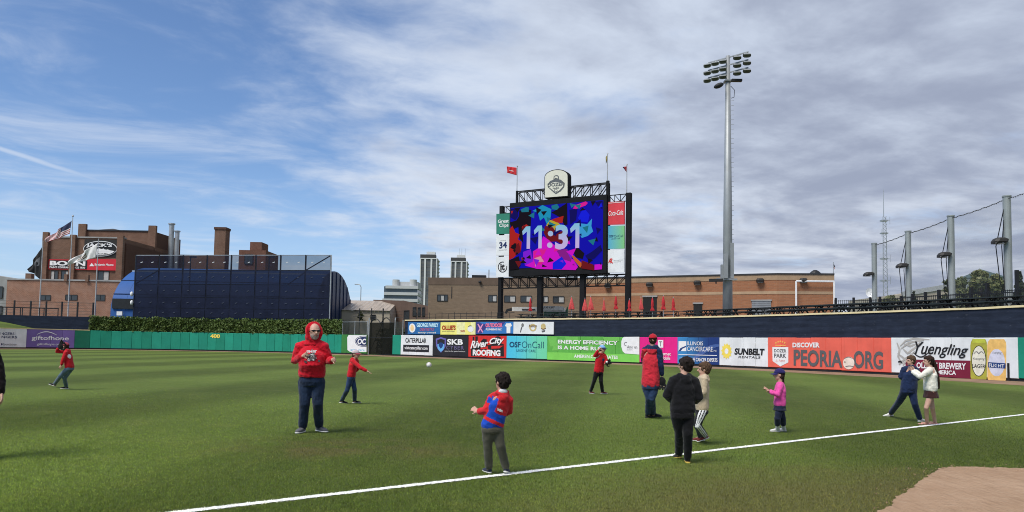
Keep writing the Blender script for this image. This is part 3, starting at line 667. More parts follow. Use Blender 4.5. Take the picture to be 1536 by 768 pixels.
# ------------------------------------------------------------------ upper navy wall, deck behind it
UH = 4.12
sU0, sU1 = WALL.sx(606, 490), WALL.sx(1680, 480)
M_navy = mat('navy_padding', C(40, 47, 62), .85, .2, .9, .25, 2.5, stretch=(1, 1, 5), spec=.12, streak=.3, scuff=.4)
UW = thing('upper_wall', 'tall navy wall curving above the row of advertising banners', 'wall', WALL.pt(WALL.sx(1100, 490), 0))
b = MB(); n = 90
for i in range(n):
    s0, s1 = sU0 + (sU1 - sU0) * i / n, sU0 + (sU1 - sU0) * (i + 1) / n
    rows = [2.2, 2.72, 3.2, 3.66, UH]
    for k in range(4):
        z0, z1 = rows[k], rows[k + 1]; zm = (z0 + z1) / 2; jz = [.012 * mnoise.noise(Vector((s * .7, k * 3.1, 0))) for s in (s0, s1)]
        b.add([WALL.pt(s0, z0, -.16), WALL.pt(s1, z0, -.16), WALL.pt(s1, zm, -.145 + jz[1]), WALL.pt(s0, zm, -.145 + jz[0]), WALL.pt(s1, z1, -.16), WALL.pt(s0, z1, -.16)], [(0, 1, 2, 3), (3, 2, 4, 5)])
    b.add([WALL.pt(s0, UH, -.16), WALL.pt(s1, UH, -.16), WALL.pt(s1, UH, -.45), WALL.pt(s0, UH, -.45), WALL.pt(s0, 0, -.45), WALL.pt(s1, 0, -.45)], [(0, 1, 2, 3), (3, 2, 5, 4)])
b.add([WALL.pt(sU0, z_, o_) for z_, o_ in ((0, -.16), (UH, -.16), (UH, -.45), (0, -.45))], [(0, 1, 2, 3)])
b.build('padding', M_navy, UW)
b = MB(); prev = None
for i in range(141):
    s_ = sU0 + (sU1 - sU0) * i / 140; p_ = WALL.pt(s_, UH + .06 + .022 * mnoise.noise(Vector((s_ * .45, 0, 5))), -.2)
    if prev is not None: b.bar(prev, p_, .24, .12)
    prev = p_
b.build('top_rail', mat('rail_cream', C(224, 208, 164), .6, .08, 2), UW)

UB = 'small banners on the upper navy wall'
def small(label, px0, px1, yt0, yb0, yt1, yb1, m):
    q = [(px0, yb0), (px1, yb1), (px1, yt1), (px0, yt0)]; sz = [WALL.hit(*p) for p in q]
    t = thing('advertising_banner', label, 'banner', WALL.pt((sz[0][0] + sz[1][0]) / 2, sz[0][1]), UB)
    b = MB(); n_ = 6; vs = []
    for i in range(n_ + 1):
        u = i / n_; s_ = sz[0][0] * (1 - u) + sz[1][0] * u
        for (za, zb_) in ((sz[0][1], sz[1][1]), (sz[3][1], sz[2][1])):
            for o_ in (-.11, .0): vs.append(WALL.pt(s_, za * (1 - u) + zb_ * u, o_))
    for i in range(n_):
        o_ = 4 * i; b.add([], []); b.f += [(o_ + 1, o_ + 5, o_ + 7, o_ + 3), (o_ + 3, o_ + 7, o_ + 6, o_ + 2), (o_ + 0, o_ + 4, o_ + 5, o_ + 1)]; b.m += [0] * 3
    b.f += [(0, 1, 3, 2), (4 * n_, 4 * n_ + 2, 4 * n_ + 3, 4 * n_ + 1)]; b.m += [0, 0]
    b.v = [tuple(v) for v in vs]; b.build('board', m, t); return t
M_sky2 = mat('print_sky', (0, 0, 0))
t = small('blue upper banner with a cream disc at its left end', 611.5, 659.8, 482.9, 501.3, 483.4, 501.5, vinyl('banner_mid_blue', 44, 104, 164))
disc(WALL, 618.4, 492, 4.8, 6.8, M_wt, t, .014); disc(WALL, 618.4, 492, 2.7, 4.7, mat('print_peach', C(240, 206, 150), .6), t, .02)
lettering(WALL, 'GEORGE FAMILY', (625.2, 484.6, 657.8, 490.6), mat('print_ice', C(190, 226, 240), .6), t, .02, .045); lettering(WALL, 'DENTISTRY', (630, 491.8, 652, 496.6), mat('print_rose', C(160, 90, 130), .6), t, .02, .03); lettering(WALL, 'family owned', (627, 497.8, 654, 500.6), mat('print_cream', (0, 0, 0)), t, .02, .02)
t = small('yellow upper banner with red capitals', 660.5, 713, 483.4, 501.8, 483.2, 502, vinyl('banner_yellow', 240, 232, 128))
patch(WALL, [(685, 483.6), (712.6, 483.5), (712.4, 501.5), (685, 501.5)], mat('print_pale_yellow', C(232, 230, 170), .6), t, .012)
lettering(WALL, "OLLIE'S", (663, 487.8, 683.6, 495), mat('print_rust', C(170, 60, 34), .6), t, .02, .05); lettering(WALL, 'good stuff cheap', (663.4, 496, 682, 498), M_dgrey, t, .02)
lettering(WALL, 'TACO', (690.6, 495, 697.4, 498.2), mat('print_rust', (0, 0, 0)), t, .02, .04); disc(WALL, 706, 493.6, 4.6, 4.4, M_wt, t, .018); stroke(WALL, [(702.6, 490), (705, 488.6), (708, 489)], 1.4, M_dgrey, t, .024)
t = small('blue and violet upper banner with pink lettering', 713.4, 769.8, 483.0, 501, 482.6, 500.2, vinyl('banner_azure', 56, 120, 190))
patch(WALL, [(714, 483.4), (758, 483.2), (752, 490), (732, 488), (722, 500.4), (714, 500.2)], mat('print_indigo', C(62, 58, 128), .6), t, .012)
stroke(WALL, [(717, 486), (720.4, 492), (724.4, 498.6)], 2.2, mat('print_pinkish', C(226, 150, 190), .6), t, .02); stroke(WALL, [(724.6, 486), (721, 492), (717.2, 498.6)], 2.2, mat('print_pinkish', (0, 0, 0)), t, .024)
lettering(WALL, 'OUTDOOR', (728.4, 484.8, 754, 491), mat('print_salmon', C(232, 120, 150), .6), t, .02, .05); lettering(WALL, 'PLUMBING INC', (729, 492.6, 752.6, 495.6), M_wt, t, .02, .03)
patch(WALL, [(759.6, 485), (766.6, 485), (768, 489), (765.8, 490.2), (765.6, 499.8), (760, 499.8), (760, 490.2), (757.6, 489)], M_wt, t, .02)
t = small('white upper banner with three small brown and gold logos', 770, 830.3, 482.7, 500.5, 482.8, 501.6, M_white)
disc(WALL, 784, 487.6, 1.9, 2.8, M_grey, t, .014); stroke(WALL, [(783.4, 489), (782, 493), (780.6, 498.6)], 1.8, M_dgrey, t, .014)
M_gold = mat('print_old_gold', C(196, 176, 120), .6)
disc(WALL, 799.4, 491.4, 5.4, 5.6, M_gold, t, .014, r0=.6); lettering(WALL, 'Kings', (793.2, 486.8, 805.4, 492), mat('print_brown', C(120, 90, 60), .6), t, .02, .02, .2)
disc(WALL, 815, 489.6, 3.6, 4.4, M_gold, t, .014); patch(WALL, [(812, 496), (818, 495), (817.4, 497.6), (813.6, 498.6)], M_dgrey, t, .014); stroke(WALL, [(811.6, 492.6), (815, 494), (819, 492.4)], 1.6, mat('print_brown', (0, 0, 0)), t, .02)

# deck
DZ = 3.95
M_deck = mat('deck_concrete', (0.23, 0.22, 0.21), .9, .2, .8)
b = MB(); n = 60; vs = []
for i in range(n + 1):
    s_ = sU0 + (sU1 - sU0) * i / n; a_ = WALL.pt(s_, DZ, -.44); vs += [a_, Vector((a_.x + 8 + i * 0.75, 128 - i * .5, DZ))]
b.add(vs, [(2 * i, 2 * i + 2, 2 * i + 3, 2 * i + 1) for i in range(n)]); struct(b.build('deck', M_deck))
# ------------------------------------------------------------------ buildings
def line_curve(pxa, Ya, pxb, Yb, py=480): a, b = at(pxa, py, Ya), at(pxb, py, Yb); return Curve([(a.x, a.y), (b.x, b.y)])
def zy(px, py, Y): return at(px, py, Y).z
M_glass = mat('window_glass', (0.03, 0.035, 0.04), .12, .3, .5, spec=.6); M_frame = mat('window_frame_dark', (0.03, 0.03, 0.03), .6)
M_pale = mat('blind_pale', (0.42, 0.42, 0.40), .8); M_steel = mat('galvanised', (0.42, 0.44, 0.45), .45, .1, 2, metal=.5, streak=.2)
M_blk = mat('black_paint', (0.016, 0.017, 0.019), .5, .2, 2); M_conc = mat('concrete_grey', (0.30, 0.30, 0.29), .9, .15, .4, streak=.3)
def window(cv, q, parent, frame=M_frame, panes=2, glass=M_glass, sill=None):
    """recess frame bars plus one pane per light"""
    tl, tr_, bl, br = quad_sz(cv, q); s0, s1, z1, z0 = tl[0], tr_[0], tl[1], bl[1]
    fw = .09; b = MB()
    for (a, c) in (((s0, z0), (s1, z0)), ((s0, z1), (s1, z1)), ((s0, z0), (s0, z1)), ((s1, z0), (s1, z1))): b.bar(cv.pt(*a, .03), cv.pt(*c, .03), fw, .12)
    for k in range(1, panes): s_ = s0 + (s1 - s0) * k / panes; b.bar(cv.pt(s_, z0, .03), cv.pt(s_, z1, .03), fw * .7, .1)
    w = b.build('window', frame, parent)
    for k in range(panes):
        a, c = s0 + (s1 - s0) * k / panes, s0 + (s1 - s0) * (k + 1) / panes
        g = MB(); g.add([cv.pt(a, z0, .022), cv.pt(c, z0, .022), cv.pt(c, z1, .022), cv.pt(a, z1, .022)], [(0, 1, 2, 3)]); g.build('pane', glass if not isinstance(glass, list) else glass[k % len(glass)], w)
    return w
def block(name, X0, X1, Y0, Y1, z0, z1, m, parent=None): return MB().box(((X0 + X1) / 2, (Y0 + Y1) / 2, (z0 + z1) / 2), (X1 - X0, Y1 - Y0, z1 - z0)).build(name, m, parent)
def X(px, Y, py=480): return at(px, py, Y).x

# --- brick works on the left
bk_lo = brick_mat('brick_orange', (0.315, 0.158, 0.097), (0.245, 0.118, 0.075), (0.33, 0.24, 0.19), 0.0, big=.45); bk_hi = brick_mat('brick_brown', (0.215, 0.118, 0.078), (0.165, 0.09, 0.06), (0.22, 0.16, 0.125), 0.0, big=.5)
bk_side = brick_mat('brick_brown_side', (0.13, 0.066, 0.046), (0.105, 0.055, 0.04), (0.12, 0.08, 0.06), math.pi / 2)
B1 = thing('brick_building', 'old brown brick works with an oval sign and red signs on its front', 'building', (X(120, 134), 134, 0))
Yl, Yu, Yt = 126, 134, 146
zl, zu, zt = zy(90, 421, Yl), zy(130, 357, Yu), zy(180, 347, Yt)
xr = X(185.5, Yu, 370)
block('lower_wall', X(7.5, Yl), X(178, Yl), Yl, Yu - .3, 0, zl, bk_lo, B1); block('main_wall', X(67, Yu), xr, Yu, Yt + 6, 0, zu, bk_hi, B1)
xt = X(121, Yt, 345); block('tall_wall', xt, xr - .4, Yt, Yt + 11, 0, zt, bk_hi, B1)
CL, CU, CT = line_curve(0, Yl, 300, Yl), line_curve(0, Yu, 300, Yu), line_curve(0, Yt, 300, Yt)
for (px_, Y_, w_, zt_) in ((70, Yu, 1.0, zu + .9), (111, Yu, 1.0, zu + .5), (182, Yu, 1.1, zu + .5), (124, Yt, 1.5, zt + 1.3), (229, Yt, 1.5, zt + 1.2)):
    MB().box((X(px_, Y_, 370), Y_ - .25, zt_ / 2), (w_, .62, zt_)).build('pier', bk_hi, B1)
for (x0, x1, y0, y1, z_) in ((X(67, Yu), xr, Yu, Yu + .5, zu), (X(7.5, Yl), X(178, Yl), Yl, Yl + .5, zl), (xt, xr - .4, Yt, Yt + .5, zt)):
    MB().box(((x0 + x1) / 2, (y0 + y1) / 2, z_ + .12), (x1 - x0 + .3, y1 - y0 + .3, .24)).build('coping', M_conc if z_ != zt else M_blk, B1)
MB().add([(xt + 1, Yt + 1, zt + .25), (xr - 1, Yt + 1, zt + .25), (xr - 1, Yt + 10, zt - .4), (xt + 1, Yt + 10, zt + 2.0)], [(0, 1, 2, 3)]).build('roof', mat('roof_felt', (0.05, 0.05, 0.05), .9), B1)
# the right-hand flank, its shade painted in as a darker brown brick
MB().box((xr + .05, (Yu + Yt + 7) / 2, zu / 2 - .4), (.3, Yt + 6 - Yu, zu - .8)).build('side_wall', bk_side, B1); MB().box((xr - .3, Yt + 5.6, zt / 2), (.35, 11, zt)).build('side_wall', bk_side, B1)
for q in ((61, 443, 76, 450.2), (98.5, 442.6, 116, 450.2), (143.5, 442.5, 157.5, 450.8)): window(CL, q, B1, panes=2)
for q, gl in (((76.5, 406.5, 87, 421), [M_pale, M_glass]), ((92, 406.5, 104, 421), [M_glass, M_pale]), ((147, 407, 163.5, 421), [M_glass, M_pale])): window(CU, q, B1, glass=gl, panes=2)
for px_ in (97, 129): MB().box((X(px_, Yl), Yl - .1, zl + .5), (.5, .6, 1.2)).build('chimney_pot', bk_hi, B1)
MB().box((X(40, Yl, 420), Yl + .8, zl + .6), (1.0, .9, 1.2)).build('chimney_pot', bk_hi, B1)
# signs on it
SG = 'signs on the brick works'
sgn = thing('company_sign', 'black sign with large white serif capitals on the brick works', 'sign', CU.pt(*CU.hit(105, 397), .3), SG)
rectp(CU, (73.8, 389.6, 160, 404.8), vinyl('sign_red', 178, 36, 46), sgn, .22, 'board'); rectp(CU, (75.4, 391, 131.6, 403.2), M_ink, sgn, .26, 'board')
lettering(CU, 'BORN', (76.2, 391.8, 129.4, 398.8), M_wt, sgn, .3, .045); lettering(CU, 'PAINT COMPANY SINCE 1930', (76, 400, 129, 402.8), M_wt, sgn, .3, .03)
sg2 = thing('company_sign', 'red sign with a white triangle right of the black sign', 'sign', CU.pt(*CU.hit(154, 397), .3), SG)
rectp(CU, (132.6, 388.8, 175.8, 405.6), vinyl('sign_red2', 206, 44, 58), sg2, .3, 'board'); patch(CU, [(135.6, 399.6), (139.2, 394.6), (142.8, 399.6)], M_wt, sg2, .34); lettering(CU, 'Benjamin Moore', (143.6, 395.6, 171.8, 400), M_wt, sg2, .34, .02)
sg3 = thing('company_sign', 'black and white oval sign with a skyline on the brick works', 'sign', CU.pt(*CU.hit(151, 373), .3), SG)
rectp(CU, (126.5, 359.5, 177.5, 386), mat('painted_brick_black', (0.035, 0.033, 0.032), .9), sg3, .05, 'board')
disc(CU, 151.3, 373.3, 25.4, 11.6, M_wt, sg3, .2, 40); disc(CU, 151.3, 373.3, 24.3, 10.6, M_ink, sg3, .25, 40)
disc(CU, 151.3, 373.3, 23.6, 9.9, M_wt, sg3, .3, 24, r0=.01, a0=.38, a1=math.pi - .38)
patch(CU, [(134, 376.8), (136, 374.6), (139, 375.6), (142, 373.4), (146, 375.2), (150, 372.6), (153, 374.4), (157, 373), (159, 375.4), (163, 374.4), (168, 376.4), (170, 378), (132, 378)], M_wt, sg3, .32)
lettering(CU, "JACK'S", (131, 365.4, 169.6, 372), M_wt, sg3, .34, .03); lettering(CU, 'ON ADAMS', (139, 380.0, 163, 381.8), M_ink, sg3, .36, .01)
# flues
for k, (px_, yt) in enumerate(((255, 336), (263.8, 347))):
    fl = MB(); c_ = at(px_, 400, 150); zt_ = zy(px_, yt, 150); fl.tube([(c_.x, 150, 2), (c_.x, 150, zt_)], .5 - .06 * k, 14); fl.tube([(c_.x, 150, zt_ - .1), (c_.x, 150, zt_ + .12)], .68 - .08 * k, 14)
    tag(fl.build('flue_pipe', M_steel, smooth=False), ('taller' if k == 0 else 'shorter') + ' galvanised flue pipe rising beside the brick works', 'flue', 'flue pipes')
# drain pipe on the side
# chimney stack and small roof block behind the screen
c_ = at(331.5, 400, 150); w_ = 2.25; zt_ = zy(331, 342, 150)
ch = thing('brick_chimney', 'tall square brick chimney stack rising behind the batter screen', 'chimney', (c_.x, 150, 0))
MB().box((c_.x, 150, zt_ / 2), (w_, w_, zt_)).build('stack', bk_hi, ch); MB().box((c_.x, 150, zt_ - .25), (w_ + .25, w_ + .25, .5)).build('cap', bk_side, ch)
rb = thing('brick_building', 'stepped brick roof block right of the chimney stack', 'building', (X(381, 150), 150, 0))
block('wall', X(360, 150), X(400, 150), 148, 156, 0, zy(380, 377, 150), brick_mat('brick_rust', (0.19, 0.085, 0.055), (0.15, 0.07, 0.045), (.16, .1, .08), 0), rb)
block('upper_block', X(373.5, 150), X(391, 150), 149, 153, 0, zy(382, 364, 150), brick_mat('brick_rust2', (0.2, 0.09, 0.06), (0.15, 0.07, 0.045), (.16, .1, .08), 0), rb)
cw = line_curve(300, 147.9, 420, 147.9); window(cw, (367, 382, 379, 396), rb, panes=1)
block('wall', X(266, 152), X(322, 152), 151, 158, 0, zy(290, 383, 152), bk_hi, thing('brick_building', 'low brown brick wing between the flues and the chimney stack', 'building', (X(290, 152), 152, 0)))
# far-left concrete shed with a sloping roof
gs = thing('concrete_shed', 'grey concrete shed with a sloping roof at the far left edge', 'building', (X(-5, 140), 140, 0))
pa_, pb_ = at(-60, 405, 140), at(48, 422, 140)
MB().prism([(pa_.x, 140, 0), (pb_.x, 140, 0), (pb_.x, 140, pb_.z), (pa_.x, 140, pa_.z)], (0, 8, 0)).build('wall', M_conc, gs)
cg = line_curve(-40, 139.9, 60, 139.9); window(cg, (-6, 430, 4, 447), gs, panes=1); window(cg, (-12, 459, 3, 471), gs, panes=1)

# --- terrace on the left behind the wall: navy retaining wall, berm, fence
LW = Curve([(X(-160, 97), 97), (X(60, 101.5), 101.5), (X(134.5, 103), 103)])
s1 = LW.c[-1]; zt_ = zy(60, 473.6, 101.5)
b = MB(); 
for i in range(30): a_, c2 = s1 * i / 30, s1 * (i + 1) / 30; b.add([LW.pt(a_, 0), LW.pt(c2, 0), LW.pt(c2, zt_), LW.pt(a_, zt_), LW.pt(c2, zt_, -.3), LW.pt(a_, zt_, -.3)], [(0, 1, 2, 3), (3, 2, 4, 5)])
tag(b.build('retaining_wall', M_navy), 'dark navy retaining wall behind the purple banner', 'wall')
b = MB(); vs = []
for i in range(13):
    px_ = -120 + 200 * i / 12; f_ = WALL.pt(WALL.sx(px_, 500), 0, -.5); g_ = LW.pt(LW.sx(px_, 480), 0, .02)
    h_ = max(0.0, min(1.0, (78 - px_) / 78)) ; hz = 2.2 + h_ * 1.35
    vs += [(f_.x, f_.y, 2.2 + h_ * .2), ((f_.x + g_.x) / 2, (f_.y + g_.y) / 2, 2.2 + h_ * .9), (g_.x, g_.y, hz)]
for i in range(12): o_ = 3 * i; b.f += [(o_, o_ + 3, o_ + 4, o_ + 1), (o_ + 1, o_ + 4, o_ + 5, o_ + 2)]; b.m += [0, 0]
b.v = vs; struct(b.build('berm', M_grass, smooth=True))
b = MB(); b.add([(X(-200, 97.3), 97.3, zt_ - .05), (X(60, 101.8), 101.8, zt_ - .05), (X(134.5, 103.3), 103.3, zt_ - .05), (X(200, 125), 125, zt_ - .05), (X(-200, 125), 125, zt_ - .05)], [(0, 1, 2, 3, 4)]); struct(b.build('terrace', M_conc))
fn = thing('wire_fence', 'black post and wire fence on the terrace before the brick works', 'fence', LW.pt(20, zt_))
for i, px_ in enumerate((-6, 19.3, 44, 67.3, 91, 114.6, 138)):
    s_ = LW.sx(px_, 462); p_ = LW.pt(s_, zt_, -.5); MB().box((p_.x, p_.y, zt_ + 1.0), (.16, .16, 2.1)).build('post', M_blk, fn)
for k in range(5):
    z_ = zt_ + .35 + .4 * k; MB().tube([LW.pt(LW.sx(-10, 462), z_, -.5), LW.pt(LW.sx(140, 462), z_, -.5)], .018 if k < 4 else .03, 5).build('wire', M_blk, fn)
tb = thing('handrail', 'low dark handrail with uprights at the left end of the terrace', 'rail', LW.pt(LW.sx(40, 462), zt_))
MB().bar(LW.pt(LW.sx(-10, 460), zt_ + 1.1, -1.6), LW.pt(LW.sx(82, 462), zt_ + 1.1, -1.6), .1, .12).build('top_rail', M_blk, tb)
for px_ in (3, 24, 27, 53, 60, 81): p_ = LW.pt(LW.sx(px_, 466), zt_, -1.6); MB().box((p_.x, p_.y, zt_ + .55), (.09, .09, 1.1)).build('upright', M_blk, tb)

# --- flags
def flag_pole(px_t, py_t, px_b, py_b, Y, r_=.07, base=None):
    a_, t_ = at(px_b, py_b, Y), at(px_t, py_t, Y); b = MB(); b.tube([(t_.x, Y, (base if base is not None else a_.z) - .3), (t_.x, Y, t_.z)], [r_ * 1.3, r_ * .7], 10); return t_, b
def cloth(name, corners, nu, nv, mats, pick, amp, parent=None, seed=0, th=None, swirl=1.0):
    """corners: hoist top, hoist bottom, fly top, fly bottom; a waving sheet with thickness"""
    ht, hb, ft, fb = [Vector(c) for c in corners]; b = MB(); vs = []
    for i in range(nu + 1):
        u = i / nu
        for j in range(nv + 1):
            v = j / nv
            p = (ht * (1 - u) + ft * u) * (1 - v) + (hb * (1 - u) + fb * u) * v
            w = u ** .7 * amp * (math.sin(u * 9.0 * swirl + v * 2.2 + seed) + .5 * math.sin(u * 17 * swirl - v * 4 + seed * 2))
            vs.append(p + Vector((.15 * w, w, .18 * w)))
    for i in range(nu):
        for j in range(nv):
            o_ = i * (nv + 1) + j; b.f.append((o_, o_ + 1, o_ + nv + 2, o_ + nv + 1)); b.m.append(pick(i / nu, j / nv))
    b.v = [tuple(v) for v in vs]
    o = b.build(name, mats, parent, smooth=True); md = o.modifiers.new('thickness', 'SOLIDIFY'); md.thickness = .012; return o
def fab(n, r, g, bl): return mat(n, C(r, g, bl), .8, .1, 3, sheen=.2)
F_r, F_w, F_b, F_k = fab('flag_red', 170, 52, 58), fab('flag_white', 224, 222, 220), fab('flag_blue', 34, 40, 72), fab('flag_black', 26, 26, 30)
M_pole = mat('pole_grey', (0.45, 0.45, 0.45), .4, .1, 2, metal=.3)
FP = 'flagpoles on the terrace'
t_, b = flag_pole(109.3, 325, 101, 473, 106, base=zt_)
fp = thing('flagpole', 'tallest terrace flagpole, flying a flag of red and white stripes', 'flagpole', (t_.x, 106, zt_), FP); b.build('pole', M_pole, fp); MB().ellipsoid((t_.x, 106, t_.z + .1), [Vector((.14, 0, 0)), Vector((0, .14, 0)), Vector((0, 0, .14))], 10, 6).build('finial', M_pole, fp)
q = lambda px, py, Y=106: at(px, py, Y)
US = cloth('striped_flag', [q(107.6, 331), q(104.6, 350.5), q(71.5, 356), q(70.0, 364.5)], 26, 26, [F_r, F_w, F_b], lambda u, v: 2 if (u < .40 and v < 7 / 13) else (0 if int(v * 13) % 2 == 0 else 1), .32, seed=1.2)
tag(US, 'red and white striped flag with a dark blue corner, blowing left', 'flag')
t_, b = flag_pole(64.6, 361, 58.7, 471, 105, base=zt_)
fp = thing('flagpole', 'shortest flagpole at the left with a black flag', 'flagpole', (t_.x, 105, zt_), FP); b.build('pole', M_pole, fp)
bf = cloth('black_flag', [q(63.6, 369, 105), q(61.4, 419.5, 105), q(42.6, 403, 105), q(43, 405.5, 105)], 16, 20, [F_k, mat('flag_grey', C(120, 120, 124), .8)], lambda u, v: 1 if (((u - .34) / .2) ** 2 + ((v - .42) / .13) ** 2 < 1 and ((u - .34) / .14) ** 2 + ((v - .42) / .09) ** 2 > 1) or (abs(v - .27) < .035 and .15 < u < .55) else 0, .25, seed=.4)
tag(bf, 'black flag with a grey ring emblem drooping from the left pole', 'flag')
t_, b = flag_pole(147.8, 358, 143, 473, 104, base=zt_)
fp = thing('flagpole', 'third flagpole from the left, nearest the blue hangar', 'flagpole', (t_.x, 104, zt_), FP); b.build('pole', M_pole, fp)
wf = cloth('white_flag', [q(146.4, 365, 104), q(143.6, 386.5, 104), q(104, 391, 104), q(100.5, 398, 104)], 24, 14, [F_w, mat('flag_brown', C(110, 92, 74), .8)], lambda u, v: 1 if (.34 < u < .66 and .25 < v < .75 and (int(u * 24) * 7 + int(v * 14) * 5) % 3 != 0) else 0, .42, seed=2.2)
tag(wf, 'white flag with a brown emblem streaming left across the brick works', 'flag')

# --- blue hangar (barrel vault)
M_bl = mat('hangar_blue', C(46, 88, 150), .6, .10, .3, streak=.15, spec=.25); M_bl2 = mat('hangar_shade_navy', C(30, 48, 84), .45, .12, .4, streak=.2)
HX0, HX1, HYc, HR, HZ, HV = X(167, 102.3, 440), X(474, 102.3, 450), 113.8, 11.5, 5.4, 7.0
hg = thing('hangar', 'long blue barrel-roofed hangar behind the batter screen', 'building', ((HX0 + HX1) / 2, HYc, 0))
na = 28; prof = [(HYc - HR, 0.0)] + [(HYc - HR * math.cos(math.pi * k / na), HZ + HV * math.sin(math.pi * k / na)) for k in range(na + 1)] + [(HYc + HR, 0.0)]
b = MB(); nseg = 14; L = HX1 - HX0
for i in range(nseg):
    x0, x1 = HX0 + L * i / nseg + .01, HX0 + L * (i + 1) / nseg - .01
    pb2 = MB(); vs = []
    for (y_, z_) in prof: vs += [(x0, y_, z_), (x1, y_, z_)]
    pb2.add(vs, [(2 * k, 2 * k + 1, 2 * k + 3, 2 * k + 2) for k in range(len(prof) - 1)]); pb2.build('roof_panel', M_bl, hg, smooth=True)
for k in (6, 9, 3):
    y_, z_ = HYc - (HR + .03) * math.cos(math.pi * k / na), HZ + (HV + .03) * math.sin(math.pi * k / na)
    MB().bar((HX0, y_, z_), (HX1, y_, z_), .12, .3 if k == 9 else .1).build('rib', mat('hangar_pale_line', C(150, 168, 190), .5) if k == 9 else M_bl2, hg)  # the pale bar draws the white highlight line along the vault
for xe, sg in ((HX1, 1), (HX0, -1)):
    e = MB(); e.add([(xe, y_, z_) for y_, z_ in prof], [tuple(range(len(prof)))]); e.build('end_wall', M_bl2 if sg > 0 else M_bl, hg)  # right end is darker: its shade is put into the colour
for k in range(9):
    y_ = HYc - HR + 1.5 + k * 2.5; z_ = HZ + HV * math.sqrt(max(0, 1 - ((y_ - HYc) / HR) ** 2)) - .15
    MB().bar((HX1 + .06, y_, 0), (HX1 + .06, y_, z_), .12, .12).build('seam', M_bl2, hg)
MB().box(((HX0 + X(200, 102)) / 2 + .3, HYc - HR - .1, zt_ + 1.9), (X(200, 102) - HX0, .3, 1.4)).build('dark_band', M_blk, hg)
MB().box((X(178, 101.5, 471), HYc - HR - .5, zy(178, 470, 101.5)), (.75, .3, .55)).build('meter_box', M_wt, hg)

# --- batter's eye screen
SCR = line_curve(200.5, 101.2, 496, 97.0, 430)
bs = thing('batter_screen', 'large navy mesh screen on a black frame above the ivy', 'screen', SCR.pt(14, 3))
sL, sR = SCR.sx(201.5, 430), SCR.sx(495, 430)
zT, zB = SCR.hit(350, 382.8)[1], SCR.hit(350, 477)[1]
M_flap = mat('flap_pale', (.55, .58, .62), .7); M_flap2 = mat('flap_navy', (.045, .055, .09), .7)
M_net = [net_mat('screen_mesh_%d' % k, (0.012, 0.016, 0.036), a_) for k, a_ in enumerate((.97, .97, .965, .93, .58))]
rows = [zB, zB + (zT - zB) * .145, zB + (zT - zB) * .32, zB + (zT - zB) * .53, zB + (zT - zB) * .76, zT]; nb = 8
for i in range(nb):
    a_, c2 = sL + (sR - sL) * i / nb, sL + (sR - sL) * (i + 1) / nb
    for k in range(5):
        g = MB(); g.add([SCR.pt(a_ + .03, rows[k] + .02, .03), SCR.pt(c2 - .03, rows[k] + .02, .03), SCR.pt(c2 - .03, rows[k + 1] - .02, .03), SCR.pt((a_ + c2) / 2, rows[k + 1] - .02 - .03 * random.random(), .05), SCR.pt(a_ + .03, rows[k + 1] - .02, .03)], [(0, 1, 2, 3, 4)]); mp = g.build('mesh_panel', M_net[k], bs)
        for fr in (.28, .74): q_ = SCR.pt(a_ + (c2 - a_) * fr, rows[k] + (rows[k + 1] - rows[k]) * .52, .07); MB().box(q_, (.30, .03, .10), .12, M=Matrix.Rotation(-.35, 3, 'Y')).build('vent_flap', M_flap if k > 3 else M_flap2, mp)
for i in range(nb + 1):
    s_ = sL + (sR - sL) * i / nb; MB().box(SCR.pt(s_, (zB + zT) / 2 - .4, -.1), (.16, .16, zT - zB + .9), math.atan2(SCR.p[1].y - SCR.p[0].y, SCR.p[1].x - SCR.p[0].x)).build('post', M_steel if i == nb else M_blk, bs)
for k, z_ in enumerate(rows): MB().bar(SCR.pt(sL, z_, -.08), SCR.pt(sR, z_, -.08), .10, .10).build('rail', M_blk if k < 5 else M_steel, bs)
bw = (sR - sL) / nb
for (i0, i1, k0, k1) in ((0, 1, 3, 4), (7, 8, 4, 5), (7, 6.3, 3.9, 3), (0, .8, 3, 2)):
    f2 = lambda k: rows[int(k)] + (rows[min(5, int(k) + 1)] - rows[int(k)]) * (k - int(k))
    MB().bar(SCR.pt(sL + bw * i0, f2(k0), -.12), SCR.pt(sL + bw * i1, f2(k1), -.12), .12, .12).build('brace', M_blk, bs)
for k, (px_, Yb) in enumerate(((285, 99.5), (403, 98.3))):   # lamp standards right behind the screen
    p_ = at(px_, 420, 102); zt2 = zy(px_, 386, 102)
    lo_ = thing('lamp_standard', ('left' if k == 0 else 'right') + ' slim lamp post seen through the batter screen', 'lamp post', (p_.x, 102.1, 0), 'lamp posts behind the screen')
    MB().tube([(p_.x, 101.9, 0), (p_.x, 101.9, zt2)], .09, 8).build('post', M_blk, lo_); MB().box((p_.x + .35, 101.9, zt2 + .05), (.9, .35, .2)).build('lamp_head', M_blk, lo_)
p_ = SCR.pt(sL - .35, 0, 0)
sp_ = thing('loudspeaker_cluster', 'two small white horn speakers on the left edge of the batter screen', 'speaker', (p_.x, p_.y, zy(198, 440, 101)))
for yy_ in (441, 454): q_ = at(197.6, yy_, 101); MB().ellipsoid(q_, [Vector((.2, 0, 0)), Vector((0, .25, 0)), Vector((0, 0, .34))], 10, 7).build('horn', M_wt, sp_, smooth=True)

